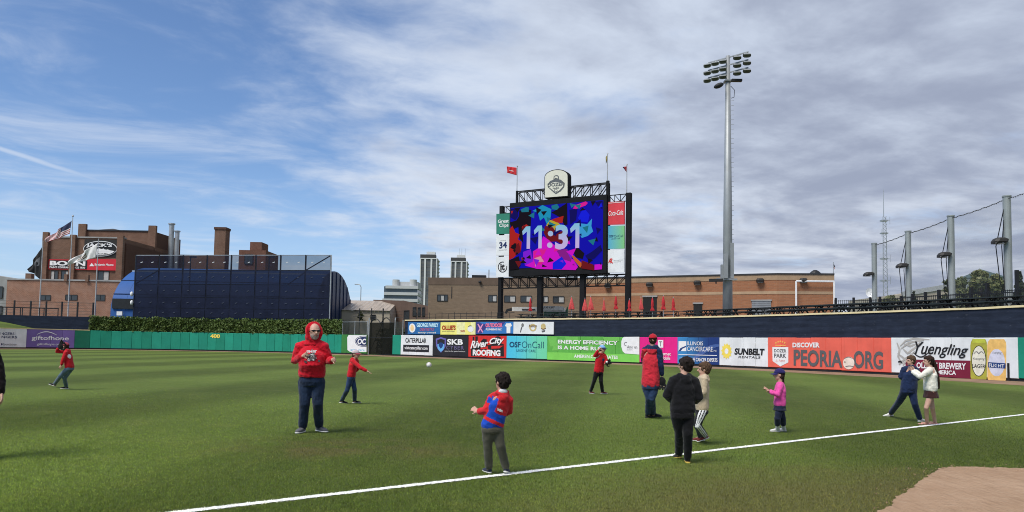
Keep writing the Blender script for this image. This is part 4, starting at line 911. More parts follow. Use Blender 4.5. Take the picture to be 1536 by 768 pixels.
# --- ivy on top of the centre wall
iv = thing('ivy_hedge', 'dense green ivy hedge hanging over the centre field wall', 'hedge', WALL.pt(WALL.sx(320, 490), 2.4))
sA, sB = WALL.sx(134.5, 488), WALL.sx(512, 490)
b = MB(); nI = 60; vs = []
for i in range(nI + 1): s_ = sA + (sB - sA) * i / nI; vs += [WALL.pt(s_, 2.2, -.15), WALL.pt(s_, 4.2, -.3), WALL.pt(s_, 4.2, -1.4), WALL.pt(s_, 0.2, -1.4)]
for i in range(nI): o_ = 4 * i; b.f += [(o_, o_ + 4, o_ + 5, o_ + 1), (o_ + 1, o_ + 5, o_ + 6, o_ + 2), (o_ + 2, o_ + 6, o_ + 7, o_ + 3)]; b.m += [0] * 3
b.f += [(0, 1, 2, 3), tuple(4 * nI + k for k in range(4))]; b.m += [0, 0]
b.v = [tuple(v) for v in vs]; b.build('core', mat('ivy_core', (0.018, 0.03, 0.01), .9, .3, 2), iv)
def leaf_mat(name, c0, c1, c2, scale=.8):
    m = bpy.data.materials.new(name); m.use_nodes = True; t = NT(m.node_tree); p = t.n['Principled BSDF']
    g = t.new('ShaderNodeNewGeometry'); n1 = t.noise(g.outputs['Position'], scale, 4, .6)
    c = t.mix(t.ss(n1, .35, .65), c0, c1); c = t.mix(t.ss(g.outputs['Random Per Island'], .55, 1.0, 0, .8), c, c2)
    t.l.new(c, p.inputs['Base Color']); p.inputs['Roughness'].default_value = .6; p.inputs['Specular IOR Level'].default_value = .3; return m
def leaves(centers, size, seed, up=.3):
    rs = np.random.RandomState(seed); n = len(centers); c = np.array(centers)
    d = rs.normal(size=(n, 3)); d[:, 1] -= .7; d[:, 2] += up; d /= np.linalg.norm(d, axis=1)[:, None]
    a = np.cross(d, rs.normal(size=(n, 3))); a /= np.linalg.norm(a, axis=1)[:, None]; bb = np.cross(d, a)
    sz = size * (.6 + .8 * rs.rand(n))[:, None]
    v = np.stack([c - a * sz, c - bb * sz * .55, c + a * sz, c + bb * sz * .55], 1).reshape(-1, 3)
    m = MB(); m.v = [tuple(x_) for x_ in v]; m.f = [(4 * i, 4 * i + 1, 4 * i + 2, 4 * i + 3) for i in range(n)]; m.m = [0] * n; return m
cs = []
for i in range(9000):
    s_ = random.uniform(sA - .1, sB + .1); top = 4.36 + .16 * mnoise.noise(Vector((s_ * .8, 0, 1))); low = 2.46 + .22 * mnoise.noise(Vector((s_ * 1.1, 3, 1)))
    z_ = random.uniform(low, top); bump_ = .22 * mnoise.noise(Vector((s_ * 1.3, z_ * 1.3, 7)))
    cs.append(tuple(WALL.pt(s_, z_, random.uniform(-.12, .10) + bump_)))
fo = leaves(cs, .15, 3).build('foliage', leaf_mat('ivy_leaf', (0.055, 0.095, 0.02), (0.085, 0.135, 0.028), (0.12, 0.16, 0.04)), iv); fo['kind'] = 'stuff'

# --- gate, chain-link and iron arch between the ivy and the banners
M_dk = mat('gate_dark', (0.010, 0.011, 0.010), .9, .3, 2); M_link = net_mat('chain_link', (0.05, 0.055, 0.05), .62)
gt = thing('field_gate', 'dark mesh gate under an iron arch in the outfield wall', 'gate', WALL.pt(WALL.sx(571, 520), 0))
g0, g1 = WALL.sx(550.8, 508), WALL.sx(590, 510); zg = WALL.hit(570, 484)[1]
for a_, c2 in ((g0, (g0 + g1) / 2), ((g0 + g1) / 2, g1)):
    g = MB(); g.add([WALL.pt(a_ + .03, .1, -.3), WALL.pt(c2 - .03, .1, -.3), WALL.pt(c2 - .03, zg, -.3), WALL.pt(a_ + .03, zg, -.3)], [(0, 1, 2, 3)]); g.build('mesh_leaf', net_mat('gate_mesh', (0.008, 0.009, 0.007), .94), gt)
for s_ in (g0, g1): MB().box(WALL.pt(s_, zg / 2 + .3, -.25), (.12, .12, zg + .6)).build('post', M_steel, gt)
for z_ in (.1, zg * .55, zg): MB().bar(WALL.pt(g0, z_, -.33), WALL.pt(g1, z_, -.33), .06, .06).build('rail', M_blk, gt)
MB().bar(WALL.pt(g0, .1, -.34), WALL.pt((g0 + g1) / 2, zg, -.34), .05, .05).build('brace', M_blk, gt)
for k in range(2):
    sa, sb = g0 - .3 + k * 1.9, g0 + 1.8 + k * 1.7; MB().tube([WALL.pt(sa + (sb - sa) * u, zg - .25 + .75 * math.sin(math.pi * u) + .1 * k, -.6) for u in [i / 12 for i in range(13)]], .06, 6).build('arch', M_blk, gt)
# dark planting inside the gateway
cs = []
for i in range(2600):
    s_ = random.uniform(g0 - .6, g1 + .4); d_ = random.random(); z_ = random.uniform(.1, 3.3 - .3 * d_) * (1 if random.random() < .7 else .8)
    cs.append(tuple(WALL.pt(s_, z_, -2.0 - 2.5 * d_)))
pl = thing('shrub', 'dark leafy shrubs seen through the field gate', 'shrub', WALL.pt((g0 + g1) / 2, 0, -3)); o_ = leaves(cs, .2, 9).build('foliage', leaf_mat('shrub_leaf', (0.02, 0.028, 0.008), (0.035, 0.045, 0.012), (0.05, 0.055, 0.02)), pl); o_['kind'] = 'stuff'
b = MB(); b.box(WALL.pt((g0 + g1) / 2, 1.6, -5.2), (5.4, .3, 3.2)); b.build('dark_backdrop', M_dk, pl)  # near-black box added to paint the darkness inside the gateway
cf = thing('chain_link_fence', 'chain-link panels on posts left of the field gate', 'fence', WALL.pt(WALL.sx(531, 500), 2.4))
for (a_, c2) in ((513, 531.4), (531.4, 550)):
    sa, sb = WALL.sx(a_, 492), WALL.sx(c2, 492); z0_, z1_ = 2.46, WALL.hit(531, 482.8)[1]
    g = MB(); g.add([WALL.pt(sa, z0_, -.1), WALL.pt(sb, z0_, -.1), WALL.pt(sb, z1_, -.1), WALL.pt(sa, z1_, -.1)], [(0, 1, 2, 3)]); g.build('mesh_panel', M_link, cf)
    MB().bar(WALL.pt(sa, z1_, -.1), WALL.pt(sb, z1_, -.1), .06, .06).build('rail', M_steel, cf)
for px_ in (513, 531.4, 550): MB().tube([WALL.pt(WALL.sx(px_, 492), 0, -.12), WALL.pt(WALL.sx(px_, 492), z1_ + .12, -.12)], .05, 8).build('post', M_steel, cf)
cf2 = thing('chain_link_fence', 'narrow chain-link panel right of the field gate', 'fence', WALL.pt(WALL.sx(597, 500), 2.4))
sa, sb = WALL.sx(591.5, 492), WALL.sx(603.4, 492); g = MB(); g.add([WALL.pt(sa, z0_, -.1), WALL.pt(sb, z0_, -.1), WALL.pt(sb, z1_, -.1), WALL.pt(sa, z1_, -.1)], [(0, 1, 2, 3)]); g.build('mesh_panel', M_link, cf2)
for s_ in (sa, sb): MB().tube([WALL.pt(s_, 0, -.12), WALL.pt(s_, z1_ + .2, -.12)], .06, 8).build('post', M_steel, cf2)

# --- low metal-roofed building and brown block behind the gate
Yc = 118
mr = thing('metal_roof_building', 'low building with a rusty beige metal roof behind the gate', 'building', (X(570, Yc), Yc, 0))
M_rf = mat('metal_roof', (0.36, 0.30, 0.24), .55, .2, .7, stretch=(2.5, .4, 1), streak=.5); M_bw = mat('beige_wall', (0.46, 0.41, 0.33), .85, .1, .5, streak=.2)
x0, x1 = X(500, Yc), X(584.5, Yc); ze, zr = zy(560, 466, Yc), zy(585, 452, Yc + 10)
block('wall', x0, x1, Yc, Yc + 14, 0, ze, M_bw, mr)
xr2 = X(597, Yc + 9)
for i in range(14):
    a_, c2 = i / 14, (i + 1) / 14; g = MB(); g.add([(x0 + (x1 - x0) * a_ + .01, Yc - .3, ze), (x0 + (x1 - x0) * c2 - .01, Yc - .3, ze), (x0 + (xr2 - x0) * c2 - .01, Yc + 9, zr), (x0 + (xr2 - x0) * a_ + .01, Yc + 9, zr)], [(0, 1, 2, 3)]); g.build('roof_sheet', M_rf, mr)
MB().add([(x1, Yc - .1, ze), (xr2, Yc + 9, zr), (X(604, Yc + 5), Yc + 5, 0), (x1, Yc - .1, 0)], [(0, 1, 2, 3)]).build('gable', mat('gable_pale', (0.5, 0.46, 0.4), .9), mr)
cmr = line_curve(520, Yc - .02, 600, Yc - .02); window(cmr, (556, 472.5, 563.4, 479), mr, panes=1)
cs = [tuple(at(541 + random.gauss(0, 1.8), 474 + random.gauss(0, 2), Yc - 1.5 + random.random())) for i in range(160)]
bu = thing('shrub', 'small dark bush before the metal-roofed building', 'shrub', at(541, 480, Yc - 1)); leaves(cs, .22, 4).build('foliage', leaf_mat('bush_leaf', (0.03, 0.045, 0.015), (0.05, 0.06, 0.02), (.06, .07, .03)), bu)
br = thing('brown_building', 'dark brown building with a sloping parapet left of the tan block', 'building', (X(618, 122), 122, 0))
pA, pB, pC = at(604, 450.5, 120), at(642.5, 459, 114), at(560, 449.5, 129)
MB().prism([(pA.x, 120, 0), (pB.x, 114, 0), (pB.x, 114, pB.z), (pA.x, 120, pA.z)], (0, 4, 0)).build('wall', mat('brown_stucco', (0.13, 0.085, 0.065), .9, .15, .5, streak=.3), br)
MB().prism([(pC.x, 129, 0), (pA.x, 121, 0), (pA.x, 121, pA.z), (pC.x, 129, pC.z)], (0, 3, 0)).build('wall', mat('brown_stucco', (0, 0, 0)), br)
cbr = line_curve(604, 119.9, 642.5, 113.9)
for q in ((606, 466, 614, 480), (619.5, 461, 624.5, 474), (627, 461.5, 631, 474), (633.5, 461.5, 637.5, 474)): window(cbr, q, br, panes=1)
fb = thing('wire_fence', 'black fence posts standing above the field gate', 'fence', at(560, 480, 100))
for px_ in (539, 557, 574.4): p_ = at(px_, 484, 99); z_ = zy(px_, 462.5, 99); MB().box((p_.x, 99, z_ / 2), (.17 if px_ > 570 else .12, .17, z_)).build('post', M_blk, fb)
for yy_ in (465.5, 470, 475): MB().tube([at(530, yy_ - .3, 99), at(604, yy_ + 1.2, 97)], .025, 5).build('wire', M_blk, fb)
sl_ = thing('street_lamp', 'slim curved street lamp beside the hangar end', 'lamp post', at(541, 445, 160))
a_ = at(541, 450, 160); t_ = at(541, 427, 160); MB().tube([(a_.x, 160, 0), (a_.x, 160, t_.z - .5), (a_.x - .3, 160, t_.z), (a_.x - 1.0, 160, t_.z + .1)], .09, 8).build('post', M_steel, sl_); MB().box((a_.x - 1.1, 160, t_.z + .05), (.6, .3, .16)).build('lamp_head', M_steel, sl_)

# --- office and towers downtown
of = thing('office_block', 'striped grey office block left of the twin towers', 'building', (X(600, 480), 480, 0))
M_of = mat('office_concrete', (0.46, 0.47, 0.47), .8, .06, .05); M_og = mat('office_glass', (0.05, 0.07, 0.09), .2, .2, .05, spec=.6)
Yo = 480; xa, xb = X(573.5, Yo), X(626, Yo); zb0 = zy(600, 428.5, Yo)
block('glass_body', xa + .5, xb - .5, Yo + .5, Yo + 22, 0, zb0 - .5, M_og, of)
for k in range(9):
    z_ = zb0 - 1.0 - k * 4.3; ex = .9 * k if k < 4 else 3.2
    MB().box(((xa + xb) / 2 - ex / 2 + .8, Yo + 11, z_), (xb - xa + ex - 1.6, 23.6, 1.9)).build('spandrel', M_of, of)
block('penthouse', X(588, Yo), X(625, Yo), Yo + 3, Yo + 18, zb0 - 1, zy(606, 422, Yo), M_of, of)
for px_ in (593, 619):
    c_ = at(px_, 421, Yo); MB().tube([(c_.x, Yo + 3, zb0), (c_.x, Yo + 3, zy(px_, 419, Yo))], 2.4, 16).build('stair_drum', M_of, of)
def tower(px0, px1, pxs, pyt, Y, label, mast):
    x0, x1 = X(px0, Y, 420), X(px1, Y, 420); zt2 = zy((px0 + px1) / 2, pyt, Y); dep = 17
    tw = thing('tower_block', label, 'tower', ((x0 + x1) / 2, Y, 0), 'twin towers downtown')
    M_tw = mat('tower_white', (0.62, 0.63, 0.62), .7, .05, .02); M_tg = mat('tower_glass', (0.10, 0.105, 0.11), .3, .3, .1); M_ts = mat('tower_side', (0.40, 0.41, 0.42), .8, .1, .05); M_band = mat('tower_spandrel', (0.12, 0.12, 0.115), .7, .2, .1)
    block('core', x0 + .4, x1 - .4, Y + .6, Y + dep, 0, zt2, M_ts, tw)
    wd = x1 - x0
    for (a_, c2) in ((.0, .055), (.25, .35), (.62, .72), (.945, 1.0)): MB().box((x0 + wd * (a_ + c2) / 2, Y + .1, zt2 / 2), (wd * (c2 - a_), 1.0, zt2)).build('pier', M_tw, tw)
    for (a_, c2) in ((.055, .25), (.35, .62), (.72, .945)):
        MB().box((x0 + wd * (a_ + c2) / 2, Y + .42, zt2 / 2), (wd * (c2 - a_), .3, zt2)).build('window_strip', M_tg, tw)
        sb_ = MB(); k = 0
        while k * 3.2 < zt2 - 1: sb_.box((x0 + wd * (a_ + c2) / 2, Y + .26, k * 3.2 + 1.2), (wd * (c2 - a_), .12, .9)); k += 1
        sb_.build('spandrel_bands', M_band, tw)['kind'] = 'stuff'
    xs = X(pxs, Y + dep * .8, 420); sd = MB()   # flank with balconies
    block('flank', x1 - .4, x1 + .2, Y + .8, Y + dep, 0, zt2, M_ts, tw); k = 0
    while k * 3.2 < zt2 - 1: sd.box((x1 + .5, Y + dep * .55, k * 3.2 + 1.0), (.9, dep * .72, .9)); k += 1
    sd.build('balconies', M_tw, tw)['kind'] = 'stuff'
    MB().box(((x0 + x1) / 2 - wd * .05, Y + 4, zt2 + 2.0), (wd * .9, 8, 4.0)).build('plant_room', mat('plant_dark', (0.06, 0.06, 0.06), .8), tw); MB().box(((x0 + x1) / 2 + wd * .1, Y + 5, zt2 + 5.3), (wd * .5, 6, 2.8)).build('plant_room', M_tw, tw)
    MB().box(((x0 + x1) / 2, Y + 6, zt2 + .4), (wd + .6, 13, .8)).build('parapet', M_tw, tw)
    if mast:
        for px_ in mast: c_ = at(px_, 385, Y); MB().tube([(c_.x, Y + 5, zt2 + 5), (c_.x, Y + 5, zt2 + 13)], .16, 5).build('mast', M_steel, tw)
tower(629.5, 655, 661.5, 388.5, 640, 'taller white-ribbed tower left of its twin', None)
tower(675.5, 700, 706, 393, 660, 'shorter white-ribbed tower with masts on its roof', (688, 692, 697))

# --- tan and red brick buildings behind the deck
TB = line_curve(642.5, 112, 880, 108.3, 440); zt3 = TB.hit(760, 417.6)[1]
M_tan = brick_mat('brick_tan', (0.235, 0.172, 0.118), (0.20, 0.145, 0.10), (.22, .17, .12), math.atan2(TB.p[1].y - TB.p[0].y, TB.p[1].x - TB.p[0].x), .6, .2, .15, .015, .15)
tb_ = thing('tan_building', 'tan brick building with small dark windows behind the scoreboard', 'building', TB.pt(12, 0))
n_ = TB.c[-1]; MB().prism([TB.pt(0, 0), TB.pt(n_, 0), TB.pt(n_, zt3), TB.pt(0, zt3)], (0, 16, 0)).build('wall', M_tan, tb_)
MB().prism([TB.pt(-.05, zt3 - 1.0, .06), TB.pt(n_, zt3 - 1.0, .06), TB.pt(n_, zt3 + .1, .06), TB.pt(-.05, zt3 + .1, .06)], (0, .5, 0)).build('cornice', mat('tan_dark_band', (0.135, 0.095, 0.068), .9, .1, 1, streak=.2), tb_)
for q in ((656, 442.5, 671.5, 451.5), (732.6, 443, 745, 452.5), (756.6, 443.8, 773, 453), (781, 444, 797.4, 453), (810, 444.6, 822, 453.4), (829.6, 444.8, 846, 454)): window(TB, q, tb_, panes=3 if q[0] == 656 else 2, glass=[M_glass, M_pale])
MB().bar(TB.pt(TB.sx(677.6, 440), TB.hit(677, 447.5)[1], .03), TB.pt(TB.sx(677.6, 440), TB.hit(677, 430)[1], .03), .1, .06).build('joint', M_blk, tb_)
hv = thing('roof_unit', 'dark ventilation unit on the roof of the tan building', 'roof unit', TB.pt(TB.sx(713, 415), zt3, -3)); p_ = TB.pt(TB.sx(713, 415), zt3 + .35, -3); MB().box(p_, (2.2, 1.6, .7)).build('casing', M_blk, hv); MB().box((p_.x + 1.5, p_.y, p_.z + .5), (.16, .16, 1.6)).build('vent', M_steel, hv)
hw = thing('wall_lamp', 'small dark lamp on the parapet of the tan building', 'lamp', TB.pt(TB.sx(720.6, 420), zt3 - .5, .2)); MB().ellipsoid(TB.pt(TB.sx(720.6, 420), zt3 - .6, .3), [Vector((.25, 0, 0)), Vector((0, .25, 0)), Vector((0, 0, .2))], 10, 6).build('lamp_head', M_blk, hw); MB().bar(TB.pt(TB.sx(720.6, 420), zt3 - .4, .0), TB.pt(TB.sx(720.6, 420), zt3 - .4, .3), .08).build('arm', M_blk, hw)

RB = Curve([(X(872, 108.6, 440), 108.6), (X(1166, 97.2, 440), 97.2), (X(1251.5, 96.4, 440), 96.4)])
zr3 = RB.hit(1060, 413.8)[1]; nR = RB.c[-1]; c1 = RB.c[1]
rg = thing('red_brick_building', 'long orange brick building with a pale stripe behind the picnic deck', 'building', RB.pt(18, 0))
for i, (a_, c2) in enumerate(((0, c1), (c1, nR))):
    ua = math.atan2(RB.p[i + 1].y - RB.p[i].y, RB.p[i + 1].x - RB.p[i].x)
    MM = brick_mat('brick_red_%d' % i, (0.36, 0.160, 0.082), (0.305, 0.133, 0.069), (.33, .2, .13), ua, .6, .2, .2, .014, .12)
    MB().prism([RB.pt(a_ + 1e-3, 0), RB.pt(c2 - 1e-3, 0), RB.pt(c2 - 1e-3, zr3), RB.pt(a_ + 1e-3, zr3)], (0, 15, 0)).build('wall', MM, rg)
    zb_ = RB.hit(1060, 440.4)[1]
    for (z0_, z1_, m_, o_) in ((zr3 - .75, zr3 - .02, mat('band_buff', (0.36, 0.25, 0.155), .9, .1, 1), .05), (zb_ - .16, zb_ + .22, mat('band_pale', (0.42, 0.29, 0.18), .9, .1, 1), .04), (zr3 - .02, zr3 + .16, mat('coping_dark', (0.03, 0.032, 0.036), .6), .14)):
        MB().prism([RB.pt(a_, z0_, o_), RB.pt(c2, z0_, o_), RB.pt(c2, z1_, o_), RB.pt(a_, z1_, o_)], (0, .4, 0)).build('band' if m_.name != 'coping_dark' else 'coping', m_, rg)
for q in ((964.6, 445.6, 985.2, 476), (1040.4, 456, 1053.4, 477)):
    tl, tr_, bl, br_ = quad_sz(RB, q); d = MB(); d.prism([RB.pt(tl[0], DZ, .05), RB.pt(tr_[0], DZ, .05), RB.pt(tr_[0], tl[1], .05), RB.pt(tl[0], tl[1], .05)], (0, .04, 0)); dd_ = d.build('door', mat('doorway_dark', (0.012, 0.012, 0.012), .7), rg)
    MB().bar(RB.pt(tl[0] - .1, tl[1] + .1, .08), RB.pt(tr_[0] + .1, tl[1] + .1, .08), .1, .22).build('lintel', M_conc, dd_)
tl, tr_, bl, br_ = quad_sz(RB, (1127.6, 453.4, 1156.6, 472)); dr = MB(); k = 0
while tl[1] - .3 * k > DZ: dr.bar(RB.pt(tl[0], tl[1] - .3 * k, .06), RB.pt(tr_[0], tl[1] - .3 * k, .06), .08, .27); k += 1
dr.build('roller_door', mat('roller_grey', (0.22, 0.235, 0.25), .5, .1, 2), rg)
MB().bar(RB.pt(tl[0] - .1, tl[1] + .25, .1), RB.pt(tr_[0] + .1, tl[1] + .25, .1), .12, .2).build('lintel', M_conc, rg)
wf_ = thing('pipe_frame', 'white pipe frame standing before the end of the orange brick building', 'frame', RB.pt(RB.sx(1220, 450), DZ, 1))
za_ = RB.hit(1220, 422.6)[1]
for px_ in (1192.4, 1249): MB().tube([RB.pt(RB.sx(px_, 440), DZ, .6), RB.pt(RB.sx(px_, 440), za_, .6)], .12, 8).build('upright', M_wt, wf_)
MB().tube([RB.pt(RB.sx(1192.4, 440), za_, .6), RB.pt(RB.sx(1249, 440), za_, .6)], .12, 8).build('crossbar', M_wt, wf_)
names_ = ['wall lamp under the scoreboard truss on the orange brick wall', 'wall lamp above the dark doorway on the orange brick wall', 'wall lamp just left of the light tower', 'wall lamp just right of the light tower', 'wall lamp over the white pipe frame']
for k, (px_, py_) in enumerate(((912.5, 428.6), (975, 427), (1046.6, 424.4), (1140.5, 421.3), (1204, 421.2))):
    s_, z_ = RB.hit(px_, py_); l = thing('wall_lamp', 'dark boxy ' + names_[k], 'lamp', RB.pt(s_, z_, .3), 'wall lamps on the brick building')
    c_ = RB.pt(s_, z_, .35); b = MB(); b.loft([(c_ + Vector((0, 0, -.28)), Vector((.42, 0, 0)), Vector((0, .34, 0))), (c_ + Vector((0, 0, .05)), Vector((.50, 0, 0)), Vector((0, .4, 0))), (c_ + Vector((0, 0, .30)), Vector((.36, 0, 0)), Vector((0, .3, 0)))], 12, p=4); b.build('housing', mat('lamp_bronze', (0.03, 0.028, 0.026), .6), l); MB().box(c_ + Vector((0, -.05, -.3)), (.6, .45, .05)).build('lens', M_pale, l)
rf_ = thing('roof_unit', 'small dark vent on the roof near the end of the brick building', 'roof unit', RB.pt(RB.sx(1226, 408), zr3, -1)); p_ = RB.pt(RB.sx(1226, 408), zr3, -1.0); MB().loft([(p_, Vector((1.0, 0, 0)), Vector((0, .8, 0))), (p_ + Vector((0, 0, .5)), Vector((.5, 0, 0)), Vector((0, .5, 0))), (p_ + Vector((0, 0, .7)), Vector((.2, 0, 0)), Vector((0, .2, 0)))], 10).build('casing', M_blk, rf_)
fp = thing('flagpole', 'short flagpole on the far corner of the orange brick building', 'flagpole', RB.pt(nR, zr3, -.5)); t_ = at(1250, 393, 97); MB().tube([(t_.x, 97, zr3 - .4), (t_.x, 97, t_.z)], .05, 6).build('pole', M_steel, fp)
tag(cloth('small_flag', [at(1250, 395, 97), at(1250, 401, 97), at(1252.6, 399, 97), at(1252.4, 405, 97)], 6, 6, [F_r, F_w, F_b], lambda u, v: 2 if v < .4 else (0 if int(v * 8) % 2 else 1), .05), 'tiny limp flag on the corner of the brick building', 'flag')
# ------------------------------------------------------------------ scoreboard
SB = line_curve(766, 89.5, 911, 83.3, 350)
sb = thing('scoreboard', 'tall black video scoreboard showing 11:31 on four posts', 'scoreboard', SB.pt(SB.sx(840, 470), DZ))
ua = math.atan2(SB.p[1].y - SB.p[0].y, SB.p[1].x - SB.p[0].x)
def sbox(name, q, o0, o1, m, parent=sb):
    """box on the scoreboard plane between two offsets"""
    tl, tr_, bl, br_ = quad_sz(SB, q); b = MB(); A = [SB.pt(bl[0], bl[1], o0), SB.pt(br_[0], br_[1], o0), SB.pt(tr_[0], tr_[1], o0), SB.pt(tl[0], tl[1], o0)]
    b.prism(A, SB.pt(0, 0, o1) - SB.pt(0, 0, o0)); return b.build(name, m, parent)
M_sb = mat('scoreboard_black', (0.010, 0.0105, 0.012), .7, .2, 1, spec=.15)
zS0, zS1 = SB.hit(838, 412.5)[1], SB.hit(838, 299)[1]
s0, s1 = SB.sx(765.6, 360), SB.sx(911, 350)
def szbox(name, a_, c_, z0, z1, o0, o1, m, parent=sb):
    b = MB(); A = [SB.pt(a_, z0, o0), SB.pt(c_, z0, o0), SB.pt(c_, z1, o0), SB.pt(a_, z1, o0)]; b.prism(A, SB.pt(0, 0, o1) - SB.pt(0, 0, o0)); return b.build(name, m, parent)
cab = szbox('cabinet', s0, s1, zS0, zS1, -.9, .3, M_sb)
zD0, zD1 = zS0 + .95, zS1 - .62; d0, d1 = s0 + .15, s1 - .42
def em(name, col, e=1.0):
    m = bpy.data.materials.new(name); m.use_nodes = True; p = m.node_tree.nodes['Principled BSDF']; p.inputs['Base Color'].default_value = (.004, .004, .005, 1); p.inputs['Roughness'].default_value = 1; p.inputs['Specular IOR Level'].default_value = 0
    p.inputs['Emission Color'].default_value = (*col, 1); p.inputs['Emission Strength'].default_value = e; return m
e0 = (0.010, 0.010, 0.13)
disp = szbox('display', d0, d1, zD0, zD1, .2, .33, em('display_blue', C(16, 12, 176), .72))
def dpoly(pts, m, off, name='image_shape'):
    """pts in display units 0..1, 0..1 (from lower left)"""
    b = MB(); b.add([SB.pt(d0 + (d1 - d0) * u, zD0 + (zD1 - zD0) * v, off) for u, v in pts], [tuple(range(len(pts)))]); return b.build(name, m, disp)
E = {k: em('display_' + k, C(*c), .72) for k, c in dict(dark=(22, 14, 24), red=(176, 34, 30), dred=(112, 20, 26), mag=(214, 16, 206), pink=(226, 30, 150), vio=(130, 30, 220), cyan=(30, 150, 190), teal=(30, 120, 140), yel=(190, 172, 50), org=(200, 96, 40), sky=(60, 160, 220), peach=(226, 150, 170), navy=(14, 10, 96), blue2=(20, 30, 230), plum=(140, 30, 140)).items()}
# picture on the display: loose facets, in the display's 0..1 units
PX = lambda x, y: ((x - 45) / 820.0, 1 - (y - (130 - (x - 45) * .11)) / (545 - (x - 45) * -.055 if False else 548))
for i, (nm, pl) in enumerate([
    ('dark', [(125, 150), (240, 140), (238, 250), (235, 290), (160, 340), (170, 440), (130, 400), (120, 300), (60, 330), (40, 260), (100, 240), (125, 200)]),
    ('dark', [(420, 160), (470, 130), (560, 70), (565, 260), (540, 270), (500, 200)]),
    ('navy', [(45, 140), (110, 130), (120, 200), (90, 240), (45, 215)]),
    ('cyan', [(250, 150), (300, 120), (340, 95), (420, 130), (415, 200), (385, 270), (355, 205), (320, 235), (300, 165)]),
    ('teal', [(420, 100), (470, 82), (490, 110), (470, 135), (425, 130)]),
    ('teal', [(140, 140), (190, 118), (215, 120), (215, 160), (150, 165)]),
    ('yel', [(410, 225), (470, 240), (500, 260), (460, 330), (440, 290), (375, 275)]),
    ('red', [(440, 215), (530, 185), (520, 250), (470, 245), (420, 225)]),
    ('dred', [(365, 280), (430, 285), (470, 330), (560, 310), (575, 400), (530, 440), (470, 410), (400, 420), (355, 340)]),
    ('mag', [(350, 370), (400, 400), (470, 460), (500, 540), (560, 520), (620, 560), (660, 620), (640, 648), (300, 662), (190, 640), (260, 600), (260, 510), (320, 470)]),
    ('pink', [(265, 510), (345, 485), (370, 540), (345, 620), (275, 630)]),
    ('peach', [(275, 570), (330, 548), (362, 595), (310, 600), (285, 645)]),
    ('plum', [(470, 490), (560, 470), (610, 520), (600, 580), (520, 560)]),
    ('vio', [(170, 520), (240, 490), (262, 600), (190, 640), (170, 570)]),
    ('blue2', [(440, 600), (520, 540), (560, 600), (520, 650), (440, 655)]),
    ('red', [(40, 320), (65, 290), (95, 350), (135, 365), (120, 410), (155, 430), (150, 510), (80, 580), (40, 600)]),
    ('dred', [(90, 470), (130, 440), (150, 520), (100, 560)]),
    ('dark', [(45, 600), (130, 560), (150, 640), (130, 675), (45, 690)]),
    ('dark', [(610, 470), (660, 455), (715, 500), (700, 550), (640, 540)]),
    ('org', [(590, 500), (640, 540), (700, 590), (680, 625), (630, 570)]),
    ('dred', [(690, 560), (790, 590), (800, 640), (690, 630)]),
    ('mag', [(800, 590), (862, 580), (862, 625), (800, 635)]),
    ('sky', [(668, 245), (735, 250), (775, 200), (770, 265), (785, 310), (740, 350), (690, 370), (665, 330)]),
    ('blue2', [(705, 110), (755, 170), (740, 235), (680, 230), (655, 200), (680, 150)]),
    ('pink', [(610, 120), (630, 90), (720, 55), (738, 68), (720, 90), (640, 122)]),
    ('navy', [(800, 60), (862, 45), (862, 120), (820, 90)]),
    ('navy', [(720, 520), (780, 480), (850, 420), (862, 470), (800, 540), (750, 560)]),
    ('navy', [(580, 130), (650, 120), (640, 220), (590, 260)]),
]): dpoly([PX(*p) for p in pl], E[nm], .34 + .0015 * i)
rs_ = random.Random(21)
for i in range(55):
    u, v = rs_.random(), rs_.random(); edge = min(u, v, 1 - u, 1 - v); a0 = rs_.uniform(0, 6.28); rr = rs_.uniform(.02, .055)
    near = 'dark' if edge < .12 and rs_.random() < .6 else rs_.choice((('red', 'dred', 'dark') if u < .22 else ('mag', 'pink', 'vio', 'plum') if (v < .38 and .2 < u < .75) else ('cyan', 'teal', 'navy', 'dark') if (u < .45 and v > .6) else ('navy', 'blue2', 'navy', 'dark', 'teal')))
    tri = [(min(.995, max(.005, u + rr * math.cos(a0 + k * 2.1) * rs_.uniform(.6, 1.3))), min(.995, max(.005, v + 1.4 * rr * math.sin(a0 + k * 2.1) * rs_.uniform(.6, 1.3)))) for k in range(3)]
    dpoly(tri, E[near], .384 + .0001 * i, 'image_shard')
def dtext(txt, x0, y0, x1, y1):
    vs, fs = (([(.46, 1), (.98, 1), (.98, 0), (.57, 0), (.57, .77), (.08, .62), (0, .80)], [(0, 1, 2, 3, 4), (0, 4, 5, 6)]) if txt == '1' else text_poly(txt, .036)); b = MB(); a_, c_ = PX(x0, y0), PX(x1, y1); o = []
    lowl = PX(x0, y1 + .055 * (x1 - x0)) ; 
    for u, v in vs:
        U = a_[0] + (c_[0] - a_[0]) * u; V_ = c_[1] + (a_[1] - c_[1]) * v; o.append(SB.pt(d0 + (d1 - d0) * U, zD0 + (zD1 - zD0) * V_, .41))
    b.add(o, fs)
    m = MATS.get('digits')
    if m is None:
        m = bpy.data.materials.new('digits'); m.use_nodes = True; t = NT(m.node_tree); p = t.n['Principled BSDF']; z = t.sep(t.new('ShaderNodeNewGeometry').outputs['Position'])[2]
        zz0 = zD0 + (zD1 - zD0) * .32; c = t.mix(t.ss(z, zz0, zz0 + 3.2), C(196, 178, 226), C(120, 196, 222)); p.inputs['Base Color'].default_value = (.004, .004, .004, 1); p.inputs['Roughness'].default_value = 1; p.inputs['Specular IOR Level'].default_value = 0; t.l.new(c, p.inputs['Emission Color']); p.inputs['Emission Strength'].default_value = .78; MATS['digits'] = m
    b.build('digit', m, disp)
